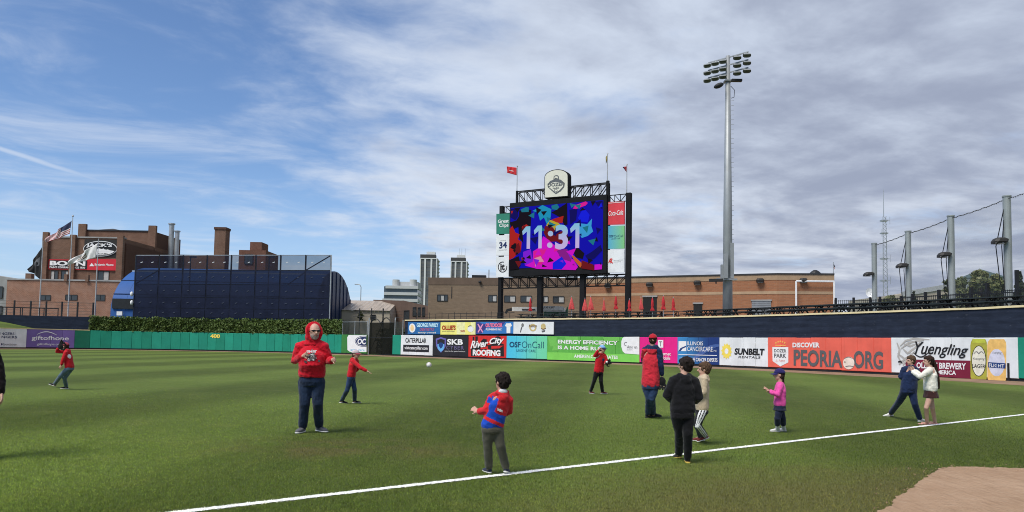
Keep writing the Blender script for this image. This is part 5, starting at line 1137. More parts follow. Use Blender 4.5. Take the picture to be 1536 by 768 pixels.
dtext('1', 160, 296, 236, 488); dtext('1', 268, 284, 342, 478); dtext('3', 460, 268, 574, 472); dtext('1', 590, 252, 672, 456)
for (cx_, cy_) in ((418, 345), (413, 447)):
    b = MB(); b.add([SB.pt(d0 + (d1 - d0) * PX(cx_ + 24 * math.cos(a), cy_ + 24 * math.sin(a))[0], zD0 + (zD1 - zD0) * PX(cx_ + 24 * math.cos(a), cy_ + 24 * math.sin(a))[1], .41) for a in [2 * math.pi * k / 20 for k in range(20)]], [tuple(range(20))]); b.build('digit', MATS['digits'], disp)
# side panels
zrow = [zS0 + .02 + (zS1 - zS0) * 0 for _ in range(1)]
M_gc = vinyl('panel_green', 52, 128, 106); M_cc = vinyl('panel_red', 214, 62, 72)
for (px0, px1, yy0, yy1, m_) in ((744.6, 764.8, 320.5, 350.8, M_gc), (744.4, 764.6, 352.8, 383.2, M_white), (744.2, 764.4, 385.2, 415.6, M_white), (912.2, 936.8, 302.6, 336.8, M_cc), (912.2, 936.6, 338.6, 373, None), (912, 936.4, 374.6, 408.6, M_white)):
    if m_ is None:
        m_ = bpy.data.materials.new('panel_fade'); m_.use_nodes = True; t = NT(m_.node_tree); g = t.new('ShaderNodeNewGeometry').outputs['Position']
        a_, c_ = SB.pt(SB.sx(912, 355), 0), SB.pt(SB.sx(937, 355), 0); dv = c_ - a_; u = t.math('DIVIDE', t.vmath('DOT_PRODUCT', t.vmath('SUBTRACT', g, tuple(a_)), tuple(dv)), dv.dot(dv)); t.l.new(t.mix(u, C(84, 168, 200), C(124, 192, 116)), t.n['Principled BSDF'].inputs['Base Color'])
    dy_ = 1.2
    sbox('side_panel', (px0, yy0 + dy_ * .3, yy1 + .3, px1, yy0 - dy_ * .3, yy1 - .3), -.15, .02, m_)
lettering(SB, 'Great', (747, 329.6, 334.6, 763.4, 328.6, 333.8), M_wt, sb, .04, .02); lettering(SB, 'Clips', (749, 335.6, 342.4, 763, 334.8, 341.6), M_wt, sb, .04, .02)
lettering(SB, '34', (749, 363.2, 373, 760.6, 362.4, 372.2), M_nv, sb, .04, .03); lettering(SB, 'CATCH', (750.5, 360.2, 758.6, 361.6), M_grey, sb, .04); lettering(SB, 'FOUNDATION', (748.5, 374.4, 760.5, 375.6), M_grey, sb, .04)
lettering(SB, 'it', (750.6, 395.6, 406, 757.2, 395, 405.4), M_ink, sb, .04, .04); disc(SB, 754, 400.6, 6.9, 8.2, M_ink, sb, .04, 30, r0=.84, a0=-.2, a1=5.0)
lettering(SB, 'Coca-Cola', (912.8, 316.6, 324, 935, 314.4, 322), M_wt, sb, .04, .01, .3); rectp(SB, (912.8, 303.6, 936.2, 304.3), M_wt, sb, .04)
lettering(SB, 'OSF', (913.6, 352.6, 920.4, 356), M_teal, sb, .04, .02); lettering(SB, 'OnCall', (921, 352.2, 934.8, 355.8), M_teal, sb, .04, -.006); lettering(SB, 'URGENT CARE', (917, 357.4, 930, 358.8), M_teal, sb, .04, 0)
stroke(SB, [(913, 394.6), (915.6, 389), (917.6, 387.6)], 1.8, M_red, sb, .04); stroke(SB, [(914, 392), (917, 392.6), (919.4, 395)], 1.8, M_red, sb, .045); stroke(SB, [(918.6, 388), (916.6, 392), (916, 395)], 1.4, M_red, sb, .05)
lettering(SB, 'Springfield', (920.4, 389.6, 933.6, 391), M_grey, sb, .04, 0); lettering(SB, 'electric', (920.4, 392, 931.6, 393.2), M_grey, sb, .04, 0)
# posts
for (px_, w_, yt) in ((748.4, .46, 308.6), (808, .60, 415), (872, .60, 411), (940.2, .56, 288.5)):
    s_ = SB.sx(px_, 420); z_ = SB.hit(px_, yt)[1]; szbox('post', s_ - w_ / 2, s_ + w_ / 2, 0, z_, -.75, -.2, M_sb)
def truss(pts_top, pts_bot, off, w=.11):
    """pts: lists of (s, z); chords plus zigzag"""
    b = MB(); T = [SB.pt(*p, off) for p in pts_top]; B_ = [SB.pt(*p, off) for p in pts_bot]
    for a_, c_ in zip(T, T[1:]): b.bar(a_, c_, w, w)
    for a_, c_ in zip(B_, B_[1:]): b.bar(a_, c_, w, w)
    for a_, c_ in zip(T, B_): b.bar(a_, c_, w * .8, w * .8)
    for i in range(len(T) - 1): (b.bar(T[i], B_[i + 1], w * .8, w * .8) if i < len(T) / 2 else b.bar(B_[i], T[i + 1], w * .8, w * .8))
    return b.build('truss', M_sb, sb)
zt_top = SB.hit(842, 280.4)[1]; n_ = 11; a_, c_ = SB.sx(774.6, 295), SB.sx(911, 280)
for o_ in (-.15, -.75): truss([(a_ + (c_ - a_) * i / n_, zt_top) for i in range(n_ + 1)], [(a_ + (c_ - a_) * i / n_, zS1 + .05) for i in range(n_ + 1)], o_)
szbox('post', a_ - .12, a_ + .12, zS1, zt_top + .1, -.3, -.05, M_sb); szbox('post', c_ - .16, c_ + .16, zS1 - 2, SB.hit(911, 270.8)[1], -.3, -.02, M_sb)
zq = SB.hit(925, 291.4)[1]; a2, c2 = SB.sx(912, 300), SB.sx(938, 296); truss([(a2 + (c2 - a2) * i / 3, zq) for i in range(4)], [(a2 + (c2 - a2) * i / 3, SB.hit(924, 302)[1]) for i in range(4)], -.3, .09)
zq = SB.hit(757, 309.6)[1]; a2, c2 = SB.sx(749, 315), SB.sx(766, 313); truss([(a2 + (c2 - a2) * i / 2, zq) for i in range(3)], [(a2 + (c2 - a2) * i / 2, SB.hit(757, 319.6)[1]) for i in range(3)], -.3, .09)
a2, c2 = SB.sx(749, 420), SB.sx(939, 415); n_ = 13
for o_ in (-.3, -.8): truss([(a2 + (c2 - a2) * i / n_, zS0 - .12) for i in range(n_ + 1)], [(a2 + (c2 - a2) * i / n_, SB.hit(842, 430)[1]) for i in range(n_ + 1)], o_, .1)
MB().box(SB.pt(SB.sx(850, 417), SB.hit(850, 416.6)[1], -1.4), (1.4, .5, .3)).build('cable_box', M_sb, sb)
# crest on top
cr = thing('park_crest', 'cream arched crest sign on top of the scoreboard', 'sign', SB.pt(SB.sx(837, 290), zt_top - 1, .2))
def arch(x0, x1, yb, ysh, ytop, n=14): xm = (x0 + x1) / 2; return [(x0, yb), (x1, yb - 2.6)] + [(xm + (x1 - x0) / 2 * math.cos(math.pi * k / n), ysh - 2.6 * (.5 + .5 * math.cos(math.pi * k / n)) - (ysh - ytop) * math.sin(math.pi * k / n)) for k in range(n + 1)]
po = [SB.pt(*SB.hit(*p), .1) for p in arch(817.2, 853, 297.6, 266.4, 255.6)]; ex = SB.pt(0, 0, -.75) - SB.pt(0, 0, .1); ex2 = Vector((.62, .5, 0))
MB().prism(po, ex).build('casing', M_sb, cr)
M_cf = mat('crest_cream', C(216, 214, 198), .5, .04); patch(SB, arch(818.2, 852, 296.6, 266.8, 256.8), M_cf, cr, .14, 'face')
M_cg = mat('crest_grey', C(92, 96, 100), .6)
patch(SB, [(822, 277), (826, 272), (834, 268.6), (842, 270), (848, 275), (847, 281), (842, 287), (834.6, 291.6), (828, 286), (822.6, 281)], M_cg, cr, .16); patch(SB, [(823.6, 278.4), (829, 274.6), (834, 273.4), (841, 274), (846.6, 276), (845, 280.6), (840.6, 285.6), (834.6, 289.6), (829.4, 285), (824.6, 281.4)], M_cf, cr, .18)
lettering(SB, 'DOZER', (822.6, 275.6, 280.8, 847.6, 273.4, 278.8), M_cg, cr, .2, .03); lettering(SB, 'PARK', (830.2, 281.4, 840, 283.8), M_cg, cr, .2, .02); disc(SB, 834.8, 286, 2.4, 2.6, M_cg, cr, .2, 14, r0=.7)
patch(SB, [(831, 270), (831.4, 265), (833.6, 263.4), (837, 263), (839, 265), (839.6, 269.6), (835, 268.2)], M_cg, cr, .16); patch(SB, [(832.4, 268.6), (832.8, 265.6), (835, 264.6), (837.6, 265.4), (838, 268.4), (835, 267)], M_cf, cr, .18)
# flags on it
for (px_, yt, yb, cn, lab, mats_, pk) in ((776, 249, 303, [(775, 251.5), (775, 263), (760.4, 249.6), (760.2, 259)], 'red flag blowing left at the left end of the scoreboard', [fab('flag_bright_red', 206, 44, 52), F_w], lambda u, v: 1 if (.25 < u < .7 and .4 < v < .6) else 0),
                                      (911.4, 230.4, 272, [(911, 232), (911, 240), (908.4, 236), (909, 246)], 'limp yellow flag on the tallest scoreboard pole', [fab('flag_gold', 176, 160, 96), F_k], lambda u, v: 1 if v > .55 and u > .5 else 0),
                                      (940.4, 247, 289, [(940, 249.4), (940.6, 259.4), (934, 250.6), (937.4, 255)], 'small dark red flag at the right end of the scoreboard', [fab('flag_dark_red', 150, 36, 46), F_b, F_w], lambda u, v: 1 if u > .6 else (2 if .7 < v < .8 else 0))):
    s_ = SB.sx(px_, 280); Yp = SB.pt(s_, 0, -.4).y; t_ = at(px_, yt, Yp); bz = zy(px_, yb, Yp)
    fp = thing('flagpole', 'thin scoreboard flagpole under the ' + lab.split(' at ')[0].split(' on ')[0], 'flagpole', (t_.x, Yp, bz), 'flagpoles on the scoreboard'); MB().tube([(t_.x, Yp, bz), (t_.x, Yp, t_.z)], [.06, .04], 8).build('pole', M_pole, fp); MB().ellipsoid((t_.x, Yp, t_.z), [Vector((.09, 0, 0)), Vector((0, .09, 0)), Vector((0, 0, .09))], 8, 6).build('finial', M_pole, fp)
    tag(cloth('pennant', [at(*p, Yp) for p in cn], 12, 10, mats_, pk, .12, seed=px_), lab, 'flag')

# ------------------------------------------------------------------ light tower
YL = 70.0; lc = at(1091.4, 440, YL)
lt = thing('light_tower', 'tall grey floodlight tower rising behind the navy wall', 'light tower', (lc.x, YL, DZ - 1))
zL = zy(1092, 84, YL); M_tw_ = mat('tower_steel', (0.33, 0.345, 0.35), .5, .08, 1, metal=.35, streak=.2)
pole = MB(); pole.tube([(lc.x, YL, 0), (lc.x, YL, zL * .5), (lc.x, YL, zL)], [.50, .40, .20], 20); pole.build('pole', M_tw_, lt, smooth=True)
ax = Vector((1.0, -.95, 0)).normalized()
for k in range(3):
    z_ = zL - .15 - k * .76; A_ = Vector((lc.x, YL, z_)) - ax * 2.1 + Vector((0, 0, 0)); B_ = Vector((lc.x, YL, z_)) + ax * 2.1
    MB().bar(A_, B_, .10, .10).build('crossarm', M_tw_, lt)
    for j, q_ in enumerate((-2.1, -1.3, -.5, .95, 1.9)):
        p_ = Vector((lc.x, YL, z_)) + ax * q_; aim = Vector((-.55 + .10 * j, -1.0, -.55)).normalized()
        sd = aim.cross(Vector((0, 0, 1))).normalized(); up_ = sd.cross(aim); c_ = p_ + Vector((0, 0, -.24)) + aim * .15
        h = MB(); h.loft([(c_ - aim * .30, sd * .12, up_ * .10), (c_ - aim * .12, sd * .25, up_ * .14), (c_ + aim * .22, sd * .38, up_ * .20), (c_ + aim * .26, sd * .39, up_ * .21)], 12, p=3); fl = h.build('floodlight', M_tw_ if j < 3 else mat('lamp_dark', (0.05, 0.05, 0.055), .5), lt)
        h = MB(); h.loft([(c_ + aim * .262, sd * .33, up_ * .17), (c_ + aim * .275, sd * .30, up_ * .15)], 12, p=3); h.build('lens', mat('lamp_lens', (0.10, 0.10, 0.10), .2), fl)
        h = MB(); h.bar(p_, c_, .07, .07); h.bar(c_ + up_ * .19 + aim * .1, c_ + up_ * .15 + aim * .62, .6, .03); h.build('visor', M_tw_, fl)
zb3 = zL - 2.5
MB().box((lc.x, YL, zb3), (.7, .7, .12)).build('collar', M_tw_, lt); MB().box((lc.x + .7, YL - .5, zb3 - .1), (1.0, .35, .22)).build('ballast', M_blk, lt)
p_ = Vector((lc.x - 1.0, YL - .4, zb3 - .6)); MB().ellipsoid(p_, [Vector((.45, -.1, .18)), Vector((0.05, .25, 0)), Vector((-.1, 0, .22))], 12, 8).build('aux_floodlight', M_blk, lt); MB().bar(p_, (lc.x, YL, zb3 - .1), .08).build('aux_arm', M_tw_, lt)
MB().tube([(lc.x + .2, YL - .3, zb3 - .6), (lc.x + .55, YL - .35, zb3 - 1.0), (lc.x + .5, YL - .35, zb3 - 1.7), (lc.x + .22, YL - .35, zb3 - 1.8)], .03, 6).build('cable_loop', M_blk, lt)
for i in range(30): z_ = 12 + i * (zL - 16) / 30; MB().bar((lc.x + .3, YL - .1, z_), (lc.x + .55, YL - .15, z_), .03).build('step_peg', M_tw_, lt)
for (pxa, pxb, ya, yb, dy_) in ((1081.4, 1088.4, 397, 417.5, -.55), (1085.4, 1091.4, 380.6, 417.5, -.7), (1095, 1100.2, 364.5, 417.5, -.45)):
    a_, c_ = at(pxa, ya, YL + dy_), at(pxb, yb, YL + dy_); MB().box(((a_.x + c_.x) / 2, YL + dy_, (a_.z + c_.z) / 2), (c_.x - a_.x, .34, a_.z - c_.z)).build('equipment_cabinet', M_tw_, lt)
a_ = at(1086, 419.6, YL); MB().box((a_.x + .1, YL - .5, a_.z), (1.9, .5, .14)).build('service_platform', M_tw_, lt)
MB().bar(at(1064, 420.6, YL - .6), at(1084, 420.2, YL - .6), .35, .28).build('speaker_box', mat('lamp_bronze', (0, 0, 0)), lt); MB().bar(at(1074, 422, YL - .6), at(1074, 425.6, YL - .6), .1).build('bracket', M_blk, lt)

# ------------------------------------------------------------------ picnic deck
M_tbl = mat('table_dark_green', (0.020, 0.026, 0.026), .5, .2, 2, spec=.4); M_seat2 = mat('seat_black', (0.015, 0.016, 0.018), .5)
def picnic_table(label):
    t = thing('picnic_table', label, 'table', (0, 0, 0), 'picnic tables on the deck')
    for k in range(3): MB().box((0, -.26 + .26 * k, .74), (2.0, .24, .05)).build('top_plank', M_tbl, t)
    for sg in (-1, 1): MB().box((0, .68 * sg, .45), (2.0, .26, .05)).build('bench', M_tbl, t)
    for sx_ in (-.75, .75):
        MB().bar((sx_, -.55, 0), (sx_, .25, .72), .06).build('leg', M_seat2, t); MB().bar((sx_, .55, 0), (sx_, -.25, .72), .06).build('leg', M_seat2, t); MB().bar((sx_, -.7, .40), (sx_, .7, .40), .05).build('bench_support', M_seat2, t)
    return t
def dup(root, loc, rz, label):
    r_ = root.copy(); COL.objects.link(r_); r_.location = loc; r_.rotation_euler = (0, 0, rz); r_['label'] = label
    for ch in root.children:
        c_ = ch.copy(); COL.objects.link(c_); c_.parent = r_
    return r_
first = None
spots = []
rowdef = [(2.2, 0.15, 24), (4.6, .35, 20), (7.4, .62, 14)]
for r_i, (off, dz_, cnt) in enumerate(rowdef):
    for k in range(cnt):
        px_ = [768, 762, 1010][r_i] + [31.5, 33, 40][r_i] * k
        if px_ > 1520 or (985 < px_ < 1000 and r_i == 0): continue
        if r_i == 1 and 1075 < px_ < 1110: continue
        spots.append((px_, off, dz_ * min(1, max(0, (px_ - 760) / 380)) + (.12 if r_i < 2 else 0), r_i))
rown = ['front', 'middle', 'rear']; cnt_ = {}
M_riser = mat('riser_concrete', (0.16, 0.16, 0.155), .9)
def near_what(px):
    for lim, w in ((808, 'left of the second scoreboard post'), (872, 'between the middle scoreboard posts'), (940, 'before the right scoreboard post'), (985, 'before the dark doorway'), (1060, 'between the doorways'), (1120, 'by the light tower'), (1190, 'before the roller door'), (1252, 'before the white pipe frame'), (1315, 'left of the first net post'), (1365, 'by the second net post'), (1430, 'by the third net post'), (1600, 'near the last net post')):
        if px < lim: return w
for (px_, off, dz_, r_i) in spots:
    s_ = WALL.sx(px_, 470); p_ = WALL.pt(s_, DZ + dz_, -off - .6); q_ = WALL.pt(s_ + 1, 0); q0 = WALL.pt(s_, 0); rz = math.atan2(q_.y - q0.y, q_.x - q0.x)
    kk_ = (r_i, near_what(px_)); cnt_[kk_] = cnt_.get(kk_, 0) + 1
    lab = '%s dark picnic table of the %s row %s' % (('leftmost', 'next', 'third', 'fourth')[cnt_[kk_] - 1], rown[r_i], near_what(px_))
    if first is None: first = picnic_table(lab); first.location = p_; first.rotation_euler = (0, 0, rz)
    else: dup(first, p_, rz, lab)
    if dz_ > .03:
        c_ = (p_.x, p_.y, DZ + dz_ / 2); MB().box((p_.x, p_.y, DZ + dz_ / 2 - .01), (2.6, 1.9, dz_), rz).build('riser', M_riser)['kind'] = 'structure'
# rail behind the tables
rl = thing('guard_rail', 'thin black guard rail running behind the picnic tables', 'rail', WALL.pt(WALL.sx(1100, 470), DZ, -9))
pr = None
for i, px_ in enumerate(range(746, 1262, 22)):
    s_ = WALL.sx(px_, 470); d_ = -9.6; p_ = WALL.pt(s_, DZ, d_)
    yl = 466.5 - max(0, (px_ - 944)) * .047; zz_ = at(px_, yl, p_.y).z
    MB().bar((p_.x, p_.y, DZ), (p_.x, p_.y, zz_), .05).build('post', M_blk, rl)
    if pr is not None: MB().bar(pr, (p_.x, p_.y, zz_), .06).build('rail', M_blk, rl)
    pr = Vector((p_.x, p_.y, zz_))
# left part of the deck edge: fence with rails
rl2 = thing('guard_rail', 'black deck fence above the small upper banners', 'rail', WALL.pt(WALL.sx(680, 470), DZ, -2))
for i in range(16):
    s_ = WALL.sx(612 + i * 9.4, 475); p_ = WALL.pt(s_, DZ, -1.4); MB().bar(p_, p_ + Vector((0, 0, 1.0 if i % 2 else 1.15)), .05).build('post', M_blk, rl2)
for z_ in (.35, .62, .98): MB().bar(WALL.pt(WALL.sx(610, 475), DZ + z_, -1.4), WALL.pt(WALL.sx(760, 475), DZ + z_, -1.4), .05).build('rail', M_blk, rl2)
MB().prism([WALL.pt(sU0 + .02, 0, -.46), WALL.pt(sU0 + .02, DZ, -.46), WALL.pt(sU0 + .02, DZ, -.46) + Vector((2, 14, 0)), WALL.pt(sU0 + .02, 0, -.46) + Vector((2, 14, 0))], (.3, -.03, 0)).build('deck_side', M_blk)['kind'] = 'structure'

# umbrellas
M_um = mat('umbrella_red', C(184, 32, 42), .75, .16, 6, .3, 8, sheen=.2); M_um2 = mat('umbrella_coral', C(204, 78, 76), .75, .16, 6, .3, 8, sheen=.2)
def umbrella(px, yt, yb, wpx, Y, label, m, lean=0.0, skirt=True):
    t_ = at(px, yt, Y); b_ = at(px - lean * .2, yb, Y); H = t_.z - b_.z; r_ = wpx * .42 * Y / F
    u = thing('umbrella', label, 'umbrella', (b_.x, Y, DZ), 'closed umbrellas on the deck')
    MB().tube([(b_.x, Y, DZ), (t_.x, Y, t_.z + .1)], .03, 6).build('pole', M_pole, u)
    secs = []; n = 26; vs = []; fs = []
    prof = [(0, .08), (.1, .32), (.35, .62), (.62, .72), (.72, .52), (.80, .66), (1.0, 1.0)] if skirt else [(0, .08), (.2, .35), (.6, .75), (1, 1.0)]
    for (q, rr) in prof:
        c_ = t_.lerp(b_, q)
        for j in range(n): a = 2 * math.pi * j / n; f_ = 1 + .22 * (1 if j % 2 else -1) * q; vs.append((c_.x + r_ * rr * f_ * math.cos(a), c_.y + r_ * rr * f_ * math.sin(a), c_.z + (.06 * (j % 2) if q == 1 else 0)))
    k = len(prof)
    for i in range(k - 1):
        for j in range(n): fs.append((i * n + j, i * n + (j + 1) % n, (i + 1) * n + (j + 1) % n, (i + 1) * n + j))
    fs.append(tuple(range(n))); fs.append(tuple((k - 1) * n + j for j in range(n))); MB().add(vs, fs).build('canopy', m, u)
    if skirt: c_ = t_.lerp(b_, .72); MB().tube([c_ + Vector((0, 0, .05)), c_ - Vector((0, 0, .05))], r_ * .62, 12).build('tie', m, u)
for k, (px, yt, yb, w, m, sk, lab) in enumerate([
    (795.6, 446.6, 466.6, 6, M_um, True, 'slim red closed umbrella between the first two scoreboard posts'),
    (857.4, 445.4, 464.4, 9.4, M_um2, False, 'wide coral closed umbrella left of the third scoreboard post'),
    (877.4, 448, 466.4, 9.4, M_um2, False, 'wide coral closed umbrella just right of the third scoreboard post'),
    (886, 445, 465, 9, M_um2, False, 'leaning coral closed umbrella, second right of the third scoreboard post'),
    (906, 448, 466.4, 5.4, M_um2, False, 'thin coral closed umbrella midway between the last two posts'),
    (923.8, 443.4, 463.8, 7, M_um, True, 'red closed umbrella just left of the right scoreboard post'),
    (944, 449, 466.8, 7, M_um, True, 'red closed umbrella just right of the right scoreboard post'),
    (961.4, 446.4, 464.6, 7, M_um2, False, 'leaning coral closed umbrella at the left edge of the doorway'),
    (978.6, 446, 466.6, 6.6, M_um, True, 'red closed umbrella standing in front of the dark doorway'),
    (995, 444, 464.6, 8, M_um, True, 'red closed umbrella right of the dark doorway'),
    (1010, 446.6, 465.6, 7, M_um, True, 'rightmost red closed umbrella, against the brick wall')]): umbrella(px, yt, yb, w, 80.0 - .06 * (px - 795) + (k % 3), lab, m, (-3 if 'leaning' in lab else 0), sk)

# boom lift parked behind
bl_ = thing('boom_lift', 'white and green boom lift parked behind the scoreboard posts', 'lift', at(825, 475, 96))
q = lambda px, py, Y=96: at(px, py, Y)
MB().bar(q(768, 463.6), q(848, 464.6), .5, .55).build('boom', mat('lift_white', (0.62, 0.60, 0.55), .6, .15, 2), bl_); MB().bar(q(812, 461.6, 95.7), q(845, 462.6, 95.7), .4, .5).build('boom_section', mat('lift_grey', (0.35, 0.36, 0.36), .6), bl_)
CB = line_curve(760, 95.3, 860, 95.3); lettering(CB, 'JLG LIFT', (814.6, 459.6, 832.8, 463.4), M_ink, bl_, .05, .03, .2)
MB().prism([q(816, 467), q(846, 467.4), q(850, 464), q(852, 459.4), q(852, 474), q(816, 474)], (0, 1.6, 0)).build('chassis', mat('lift_green', (0.03, 0.09, 0.055), .6), bl_); MB().prism([q(757, 469), q(760, 463.4), q(768, 462), q(772, 463), q(772, 466), q(762, 467), q(759.4, 471)], (0, .6, 0)).build('jib', M_blk, bl_)
MB().bar(q(783, 464.4, 95.6), q(803, 464.4, 95.6), .3, .12).build('cable_tray', M_blk, bl_)

# ------------------------------------------------------------------ right side: net posts, net, fence
NP = [(1311.2, 366, 79.5), (1362, 348, 71.0), (1426, 325, 62.6), (1510, 295.6, 54.4), (1650, 246, 45.0)]
M_np = mat('net_post_grey', (0.30, 0.325, 0.315), .5, .08, 1, metal=.2, streak=.15)
tops = []
for k, (px_, yt, Y) in enumerate(NP):
    t_ = at(px_, yt, Y); tops.append(Vector((t_.x, Y, t_.z)))
    lab = ['farthest and shortest', 'second farthest', 'third', 'nearest and tallest', 'outermost'][k] + ' grey net post with a floodlight on its side'
    n = thing('net_post', lab, 'post', (t_.x, Y, 0), 'net posts at the right')
    MB().tube([(t_.x, Y, 0), (t_.x, Y, t_.z)], .27, 18).build('pole', M_np, n, smooth=False); MB().tube([(t_.x, Y, t_.z), (t_.x, Y, t_.z + .1)], .31, 18).build('cap', M_np, n)
    zl_ = t_.z - (t_.z - CAMH) * .27 - .2; c_ = Vector((t_.x - .74, Y - .2, zl_))
    MB().bar((t_.x, Y, zl_ + .05), c_ + Vector((.3, 0, .05)), .12).build('arm', M_np, n)
    b = MB(); b.loft([(c_ + Vector((-.35, 0, -.22)), Vector((.18, 0, 0)), Vector((0, .3, 0))), (c_ + Vector((0, 0, -.05)), Vector((.52, 0, 0)), Vector((0, .42, 0))), (c_ + Vector((.1, 0, .14)), Vector((.48, 0, 0)), Vector((0, .38, 0))), (c_ + Vector((.1, 0, .24)), Vector((.3, 0, 0)), Vector((0, .25, 0)))], 12, p=4); fl = b.build('floodlight', mat('lamp_bronze', (0, 0, 0)), n); MB().box(c_ + Vector((-.12, 0, -.2)), (.7, .6, .04)).build('lens', M_pale, fl)
    if 0 < k < 4:
        for g_, (ex_, sg) in enumerate(((-1.1, .3), (-.55, .2))): MB().tube([(t_.x - .1, Y, t_.z - .3), (t_.x + ex_ * .8, Y, zl_ - .4), (t_.x + ex_ * .55, Y, zl_ - 3.2), (t_.x - .3, Y, DZ + 2.2)], .035, 5).build('halyard', M_blk, n)
nt_ = thing('safety_net', 'sagging protective net strung between the grey posts', 'net', (tops[1].x, tops[1].y, DZ))
M_nn = net_mat('net_grey', (0.22, 0.24, 0.25), .13)
for k in range(4):
    A_, B_ = tops[k] - Vector((0, 0, .12)), tops[k + 1] - Vector((0, 0, .12)); n = 18; rp = []
    for i in range(n + 1): u = i / n; p_ = A_.lerp(B_, u); rp.append(p_ - Vector((0, 0, .10 * 4 * u * (1 - u) - .03 * math.sin(i * 2.4))))
    MB().tube(rp, .018, 5).build('rope', mat('rope_grey', (.16, .17, .17), .8), nt_)
    g = MB(); vs = []
    for p_ in rp: vs += [p_, Vector((p_.x, p_.y, DZ + .4))]
    g.add(vs, [(2 * i, 2 * i + 2, 2 * i + 3, 2 * i + 1) for i in range(n)]); g.build('net_panel', M_nn, nt_)
    tg = MB()
    for i in range(1, 2 * n): p_ = rp[i // 2].lerp(rp[min(n, i // 2 + 1)], .5 * (i % 2)); tg.box(p_ - Vector((0, 0, .03)), (.08, .05, .06))
    tg.build('net_ties', mat('tie_grey', (.06, .06, .06), .8), nt_)['kind'] = 'stuff'
# iron picket fence
pf = thing('picket_fence', 'black iron picket fence along the right end of the deck', 'fence', at(1400, 465, 60))
PF = Curve([(X(1252, 66), 66), (X(1311, 64), 64), (X(1420, 57), 57), (X(1560, 49.5), 49.5)])
zf = PF.hit(1300, 449.2)[1]; L = PF.c[-1]
for z_ in (zf - .08, DZ + .3): 
    b = MB()
    for i in range(30): b.bar(PF.pt(L * i / 30, z_), PF.pt(L * (i + 1) / 30, z_), .05, .05)
    b.build('rail', M_blk, pf)
npk = int(L / .17); pm = MB(); pm.box((0, 0, (zf - DZ) / 2), (.03, .03, zf - DZ)); pme = pm.mesh('picket'); pme.materials.append(M_blk)
for i in range(npk):
    o = link('picket', pme, pf); o.location = Vector(PF.pt(L * i / npk, DZ)) - wpos(pf)
for px_ in (1253.6, 1280.5, 1305.4, 1320): s_ = PF.sx(px_, 455); MB().box(PF.pt(s_, (zf + DZ) / 2 + .1), (.16, .16, zf - DZ + .2)).build('post', M_blk, pf)
ff = thing('wire_fence', 'tall black post and rail fence among the tables under the net', 'fence', at(1400, 465, 62))
FF = Curve([(X(1351, 66, 455), 66), (X(1536, 52, 455), 52)]); prp = None
for px_, yt in ((1352, 444), (1369, 441), (1388.4, 438), (1408.6, 434.6), (1457, 431), (1481.6, 424), (1526, 405)):
    s_ = FF.sx(px_, 455); z_ = FF.hit(px_, yt)[1]; MB().box(FF.pt(s_, (z_ + DZ) / 2), (.2, .2, z_ - DZ)).build('post', M_blk, ff)
for yy_a, yy_b in ((446, 437.6), (452.6, 450), (457.4, 461)): MB().bar(FF.pt(*FF.hit(1352, yy_a)), FF.pt(*FF.hit(1536, yy_b)), .07).build('rail', M_blk, ff)

# antenna mast, dish, distant buildings
am = thing('radio_mast', 'thin lattice radio mast far behind the net posts', 'mast', at(1326, 445, 210))
Ya = 210; b0, t0 = at(1326.6, 446, Ya), at(1325.6, 325, Ya); w = .75
for (ox, oy) in ((-w, -w), (w, -w), (0, w)): MB().tube([(b0.x + ox * 1.1, Ya + oy, 0), (t0.x + ox * .55, Ya + oy * .5, t0.z)], .10, 5).build('mast_leg', M_steel, am)
lat = MB(); n = 34
for i in range(n):
    u0, u1 = i / n, (i + 1) / n; A = lambda u, sg: Vector((b0.x + (t0.x - b0.x) * u + sg * w * (1.1 - .55 * u), Ya - w, t0.z * u)); lat.bar(A(u0, -1), A(u1, 1), .07); lat.bar(A(u0, 1), A(u1, -1), .07)
lat.build('lattice', M_steel, am)
MB().tube([(t0.x, Ya, t0.z), (t0.x, Ya, zy(1325.4, 284, Ya))], [.12, .05], 5).build('whip_aerial', M_steel, am)
for yy_, wd in ((331, 1.7), (350, -.6), (388, 1.8), (421, 1.9)):
    p_ = at(1326, yy_, Ya); MB().bar(p_ + Vector((-.8, 0, 0)), p_ + Vector((wd, 0, 0)), .10).build('aerial_arm', M_steel, am); MB().bar(p_ + Vector((wd, 0, -1)), p_ + Vector((wd, 0, 1.2)), .08).build('dipole', M_steel, am)
    MB().box(p_ + Vector((0, 0, 0)), (1.9, 1.2, .35)).build('collar', M_steel, am)
ds = thing('satellite_dish', 'white satellite dish left of the farthest net post', 'dish', at(1305.4, 446, 120))
c_ = at(1305.4, 439.4, 120); nrm_ = Vector((.15, -1, .25)).normalized(); sd = nrm_.cross(Vector((0, 0, 1))).normalized(); up_ = sd.cross(nrm_)
b = MB(); b.loft([(c_ - nrm_ * .32, sd * .12, up_ * .12), (c_ - nrm_ * .25, sd * .4, up_ * .4), (c_ - nrm_ * .1, sd * .68, up_ * .68), (c_, sd * .82, up_ * .82), (c_ - nrm_ * .02, sd * .78, up_ * .78), (c_ - nrm_ * .2, sd * .3, up_ * .3)], 18, p=2); b.build('reflector', M_wt, ds); MB().bar((c_.x, 120, DZ), c_ - nrm_ * .3, .12).build('mount', M_steel, ds); MB().bar(c_ - nrm_ * .1, c_ + nrm_ * .5, .05).build('feed_arm', M_steel, ds)
tn = thing('tan_building', 'low pale tan building far behind the second net post', 'building', at(1370, 450, 170))
a_, c_, d_ = at(1308, 446.5, 170), at(1352, 441.4, 170), at(1425, 429, 170)
